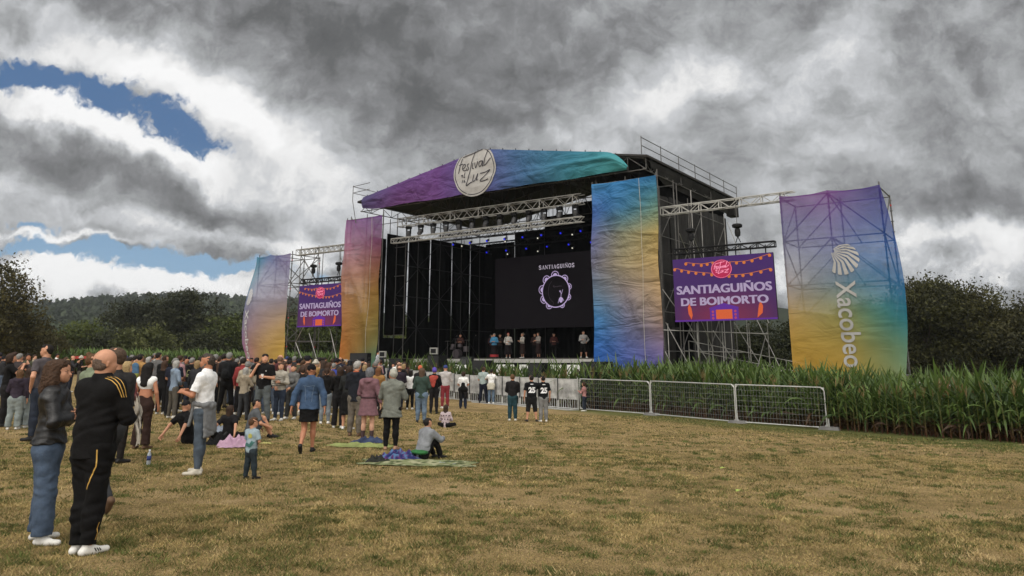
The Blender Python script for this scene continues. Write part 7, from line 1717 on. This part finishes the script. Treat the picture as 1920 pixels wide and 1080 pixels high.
# technician seated at the stage corner
q = S(-15.3, -.6, 1.35); person('person in white sitting at the stage corner beside the orange column banner', q, -70, dict(H=1.7, sex='m', legs='sit', armL='front', armR='front', lean=.03, top=dict(loose=.02), bottom=PB, hair='cap'), dict(top=CL_(200, 204, 216), bottom=NAVY, shoe=BSH, hair=BLK2), .02)
# ------------------------------------------------------------------ the rest of the crowd, each person placed on the field
def crowd():
    r = random.Random(42); tops = [('black', (24, 23, 25)), ('charcoal', (52, 52, 56)), ('navy', (36, 42, 62)), ('grey', (112, 112, 112)), ('white', (222, 222, 218)), ('beige', (176, 160, 132)), ('red', (168, 40, 40)), ('light blue', (134, 158, 184)),
                                  ('olive', (84, 86, 58)), ('maroon', (98, 44, 48)), ('pink', (188, 136, 140)), ('mustard', (180, 134, 54)), ('denim blue', (70, 96, 130)), ('purple', (74, 58, 92)), ('brown', (92, 66, 50))]
    wts = [30, 16, 14, 8, 6, 4, 3, 4, 5, 4, 2, 2, 5, 3, 5]
    hairs = [('short dark hair', 'short', (38, 30, 25), 'hair', 16), ('short brown hair', 'crew', (74, 52, 38), 'hair', 12), ('long brown hair', 'long', (80, 56, 40), 'hair', 14), ('long dark hair', 'verylong', (34, 26, 23), 'hair', 8), ('blond hair', 'bob', (176, 148, 106), 'hair', 8),
             ('grey hair', 'short', (146, 144, 140), 'hair', 7), ('white hair', 'bob', (192, 190, 184), 'hair', 2), ('a bald head', 'bald', (140, 108, 88), 'hair', 4), ('a dark cap', 'cap', (34, 34, 40), 'cloth', 8), ('a pale sun hat', 'sunhat', (206, 198, 176), 'cloth', 3), ('a ponytail', 'ponytail', (92, 66, 46), 'hair', 6), ('curly hair', 'curly', (66, 48, 36), 'hair', 5), ('a blue cap', 'cap', (50, 70, 130), 'cloth', 2), ('a beret', 'beanie', (40, 36, 44), 'cloth', 2)]
    bots = [((48, 54, 70), 'denim'), ((30, 29, 31), 'cloth'), ((92, 112, 138), 'denim'), ((96, 90, 78), 'cloth'), ((60, 62, 66), 'cloth')]
    def zone(x, Y):
        z = 'below the far hills' if x < 210 else 'before the dark oaks' if x < 400 else 'before the left tower banner' if x < 545 else 'under the left video screen' if x < 640 else 'before the orange column banner' if x < 715 else 'at the left stage corner'
        return z + (', front rows' if Y < 27 else ', back rows' if Y > 34 else ', middle rows')
    used = set(); placed = [(o.location.x, o.location.y) for o in bpy.data.objects if o.get('category') == 'person']; n = 0; tries = 0
    while n < 230 and tries < 9000:
        tries += 1
        Y = r.uniform(22.5, 46) if r.random() < .85 else r.uniform(46, 56)
        x = r.uniform(-10, 770) if r.random() < .22 else r.uniform(205, 770)
        if x < 205 and Y < 26: continue
        if x > 700 and Y > 40: continue
        if x > 560 and Y < 25.5: continue
        if 470 < x < 560 and Y < 25: continue
        if x > 640 and Y < 28 : continue
        p = at(x, Y)
        dd = min(math.hypot(p.x - a, p.y - b) for a, b in placed)
        if dd < .56: continue
        if (np.array([p.x, p.y]) - B0) @ bar_n > -.4: continue
        if Y > 47 and x > 600: continue
        tn, tc = r.choices(tops, wts)[0]; hn, hk, hc_, hm, _ = r.choices(hairs, [h[4] for h in hairs])[0]
        key = (tn, hn, zone(x, Y))
        if key in used: continue
        used.add(key); placed.append((p.x, p.y)); n += 1
        f = hk in ('long', 'verylong', 'bob', 'ponytail', 'curly') ; H = r.gauss(1.60, .05) if f else r.gauss(1.72, .06)
        bc, bk = r.choice(bots); arm = r.choices(['front', 'crossed', 'down', 'phone', 'cup', 'clap', 'hips', 'up'], [28, 16, 14, 7, 10, 10, 5, 1])[0]; arm2 = arm if arm != 'cup' else 'front'
        top = dict(loose=r.uniform(.014, .028), sleeve=r.choice(['long', 'long', 'half']), hem=r.uniform(-.01, .05)); 
        if r.random() < .25: top['hood'] = 1
        spec = dict(H=H, sex='f' if f else 'm', build=r.uniform(.92, 1.2), armL=arm, armR=arm2, legs=r.choice(['stand', 'stand', 'relaxed', 'wide']), turn=r.gauss(0, 26), top=top, bottom=dict(kind='pants', loose=.014), hair=hk)
        face = toward(p) + r.gauss(0, 14) if r.random() < .93 else toward(p) + r.uniform(90, 270)
        lb = '%s in %s top, %s, %s' % ('woman' if f else 'person', tn, hn.replace('a ', ''), zone(x, Y))
        person(lb, p, face, spec, dict(top=cmat('cloth', tc), bottom=cmat(bk, bc), shoe=r.choice([WSH, BSH]), hair=cmat(hm, hc_)), .027 if Y < 34 else .032, False, 'crowd in front of the stage', r.randrange(4))
crowd()
# ------------------------------------------------------------------ things lying on the grass
def cloth_heap(name, label, cat, p, rz, lx, ly, h, m, seed, n=26, edge=.12, group=None, cols=None):
    """crumpled cloth lying on the ground: flat at the rim, folded in the middle"""
    rs = np.random.RandomState(seed); t = empty(name, label, cat, p, rz, group); V = []; C = []
    ph = rs.rand(6) * 6
    for j in range(n + 1):
        for i in range(n + 1):
            u, v = i / n * 2 - 1, j / n * 2 - 1; e = 1 + edge * math.sin(3 * u + ph[0]) * math.cos(2.3 * v + ph[1]) + edge * .8 * math.sin(5.3 * v + ph[5])
            x, y = u * lx * e, v * ly * (1 + edge * math.sin(2.6 * u + ph[2])); f = max(0, 1 - max(abs(u), abs(v)) ** 3)
            z = .012 + f * h * (.15 + .45 * (1 - abs(math.sin(4.3 * u + 1.7 * v + ph[3] + .8 * math.sin(5 * v)))) + .4 * (1 - abs(math.sin(5.1 * v - 3.2 * u + ph[4])))) + .01 * abs(math.sin(9 * u + 7 * v)) 
            q = Matrix.Rotation(rz, 3, 'Z') @ Vector((x, y, 0)); z += float(gz(p.x + q.x, p.y + q.y)) - p.z
            V.append((x, y, z))
            if cols: C.append(tuple(cols(u, v, x, y)) + (1,))
    i, j = np.meshgrid(np.arange(n), np.arange(n), indexing='ij'); a = (j * (n + 1) + i).ravel(); F = np.stack([a, a + 1, a + n + 2, a + n + 1], -1)
    link('cloth', mesh_from('cloth', V, F, [m], smooth=True, cols=C if cols else None), t); return t
cm = attr_mat('printed_blanket_cloth', .9, 0, .1)
def camo(u, v, x, y):
    k = mnoise.noise(Vector((x * 6, y * 6, .3))); k2 = mnoise.noise(Vector((x * 9, y * 9, 4.3)))
    return lin((120, 126, 92)) if k > .08 else lin((74, 82, 54)) if k2 > 0 else lin((150, 150, 120))
pb = G(785, 869)
cloth_heap('camouflage_blanket', 'camouflage green picnic blanket under the seated man in the grey sweatshirt', 'blanket', pb, R(-4), .98, .42, .03, cm, 3, 44, .08, cols=camo)
def swirl(u, v, x, y):
    k = mnoise.noise(Vector((x * 14, y * 14, 2.))); return lin((34, 42, 84)) if k > .1 else lin((78, 44, 92)) if k > -.12 else lin((76, 104, 140))
pt = G(748, 862); pt.z += .05
cloth_heap('patterned_jacket', 'crumpled blue and purple patterned jacket lying behind the seated man', 'jacket', pt, R(10), .34, .22, .20, cm, 5, 30, .2, cols=swirl)
pp = G(833, 870); pp.z += .045
cloth_heap('pale_blue_cloth', 'pale blue sheet lying on the right end of the camouflage blanket', 'cloth', pp, R(-8), .24, .12, .015, CL_(150, 168, 210), 6, 12)
cloth_heap('lime_towel', 'lime green towel spread at the feet of the woman in the pink raincoat', 'towel', G(680, 838), R(-5), .60, .24, .09, CL_(160, 172, 84), 7, 34, .2)
pq = G(690, 831); pq.z += .07
cloth_heap('blue_jacket', 'dark blue jacket dropped on the lime green towel', 'jacket', pq, R(25), .28, .16, .16, CL_(64, 82, 124, 'denim'), 8, 24, .25)
cloth_heap('pink_blanket', 'crumpled pink blanket beside the small child', 'blanket', G(446, 838), R(15), .34, .24, .26, CL_(206, 158, 190), 9, 30, .2)
cloth_heap('striped_blanket', 'pale blue striped cloth behind the seated woman in black', 'blanket', G(402, 812), R(5), .26, .2, .24, CL_(140, 152, 170), 10, 24, .2)
cloth_heap('dark_bag', 'black bag lying in the grass between the seated woman and the pink blanket', 'bag', G(414, 834), R(0), .30, .16, .22, BLK, 11, 24, .2)
cloth_heap('dark_bag', 'dark patterned bag at the left end of the camouflage blanket', 'bag', G(706, 867), R(30), .18, .12, .14, CL_(50, 52, 46), 12, 20, .2)
cloth_heap('yellow_cloth', 'small yellow cloth by the shoes of the seated man in shorts', 'cloth', G(500, 833), R(0), .12, .06, .04, CL_(196, 186, 90), 13, 10, .2)
for k, (x, y) in enumerate(((1358, 882), (1386, 925))):
    q = G(x, y); t = empty('green_leaf', ['small yellow-green leaf lying in the grass, the farther of two', 'yellow-green leaf lying in the grass, the nearer of two'][k], 'leaf', q, R(10 + 30 * k), 'yellow-green leaves in the open grass')
    V = []; n = 10
    for i in range(n + 1):
        u = i / n; w = .03 * math.sin(math.pi * u) ** .6; V += [(.16 * (u - .5), -w, .03 + .02 * math.sin(3 * u)), (.16 * (u - .5), w, .035 + .02 * math.sin(3 * u + .5))]
    MB().add(V, [(2 * i, 2 * i + 2, 2 * i + 3, 2 * i + 1) for i in range(n)]).build('blade', CL_(186, 206, 70), t)
q = G(278, 872); t = empty('water_bottle', 'clear plastic water bottle with a blue label standing in the grass', 'bottle', q)
m = mat('clear_plastic', (.55, .6, .64), .12, spec=.8); m.node_tree.nodes['Principled BSDF'].inputs['Transmission Weight'].default_value = .55
MB().lathe([(.030, 0), (.034, .01), (.034, .07), (.031, .10), (.034, .13), (.033, .17), (.014, .21), (.013, .225)], n=16).build('bottle_wall', m, t, True)
MB().lathe([(.0346, .075), (.0346, .145)], n=16).build('bottle_label', CL_(50, 70, 140), t, True); MB().lathe([(.0155, .222), (.0155, .24)], n=12).build('cap', CL_(210, 216, 226), t)
# far things behind the crowd on the left
q = at(163, 62); t = empty('red_barrier', 'low red barrier strip seen between heads at the far left', 'barrier', q, R(6))
MB().box((-1.2, -.02, 1.45), (1.6, .02, 1.66)).build('panel', CL_(200, 50, 36), t)
for x in (-1.1, 1.5): MB().tube((x, 0, 0), (x, 0, 1.75), .04, 6).build('post', steel_d, t)
p = at(470, 60); 
# check of label lengths
for o in bpy.data.objects:
    if o.get('label') and len(o['label'].split()) > 16: print('LONG', o.name, len(o['label'].split()), o['label'])
# ------------------------------------------------------------------ air between the viewer and the far hills
hz_ = bpy.data.materials.new('haze_air'); hz_.use_nodes = True; hz_.node_tree.nodes.clear(); t_ = NT(hz_.node_tree)
v_ = t_.n('ShaderNodeVolumePrincipled', {'Color': (.80, .86, .92, 1), 'Density': .00022, 'Anisotropy': .2}); t_.t.links.new(v_.outputs[0], t_.n('ShaderNodeOutputMaterial').inputs['Volume'])
bx = MB().box((-1600, -320, -14), (1600, 2520, 85)).build('haze', hz_); tag(bx, 'thin grey air in front of the far hills', 'haze', kind='stuff')
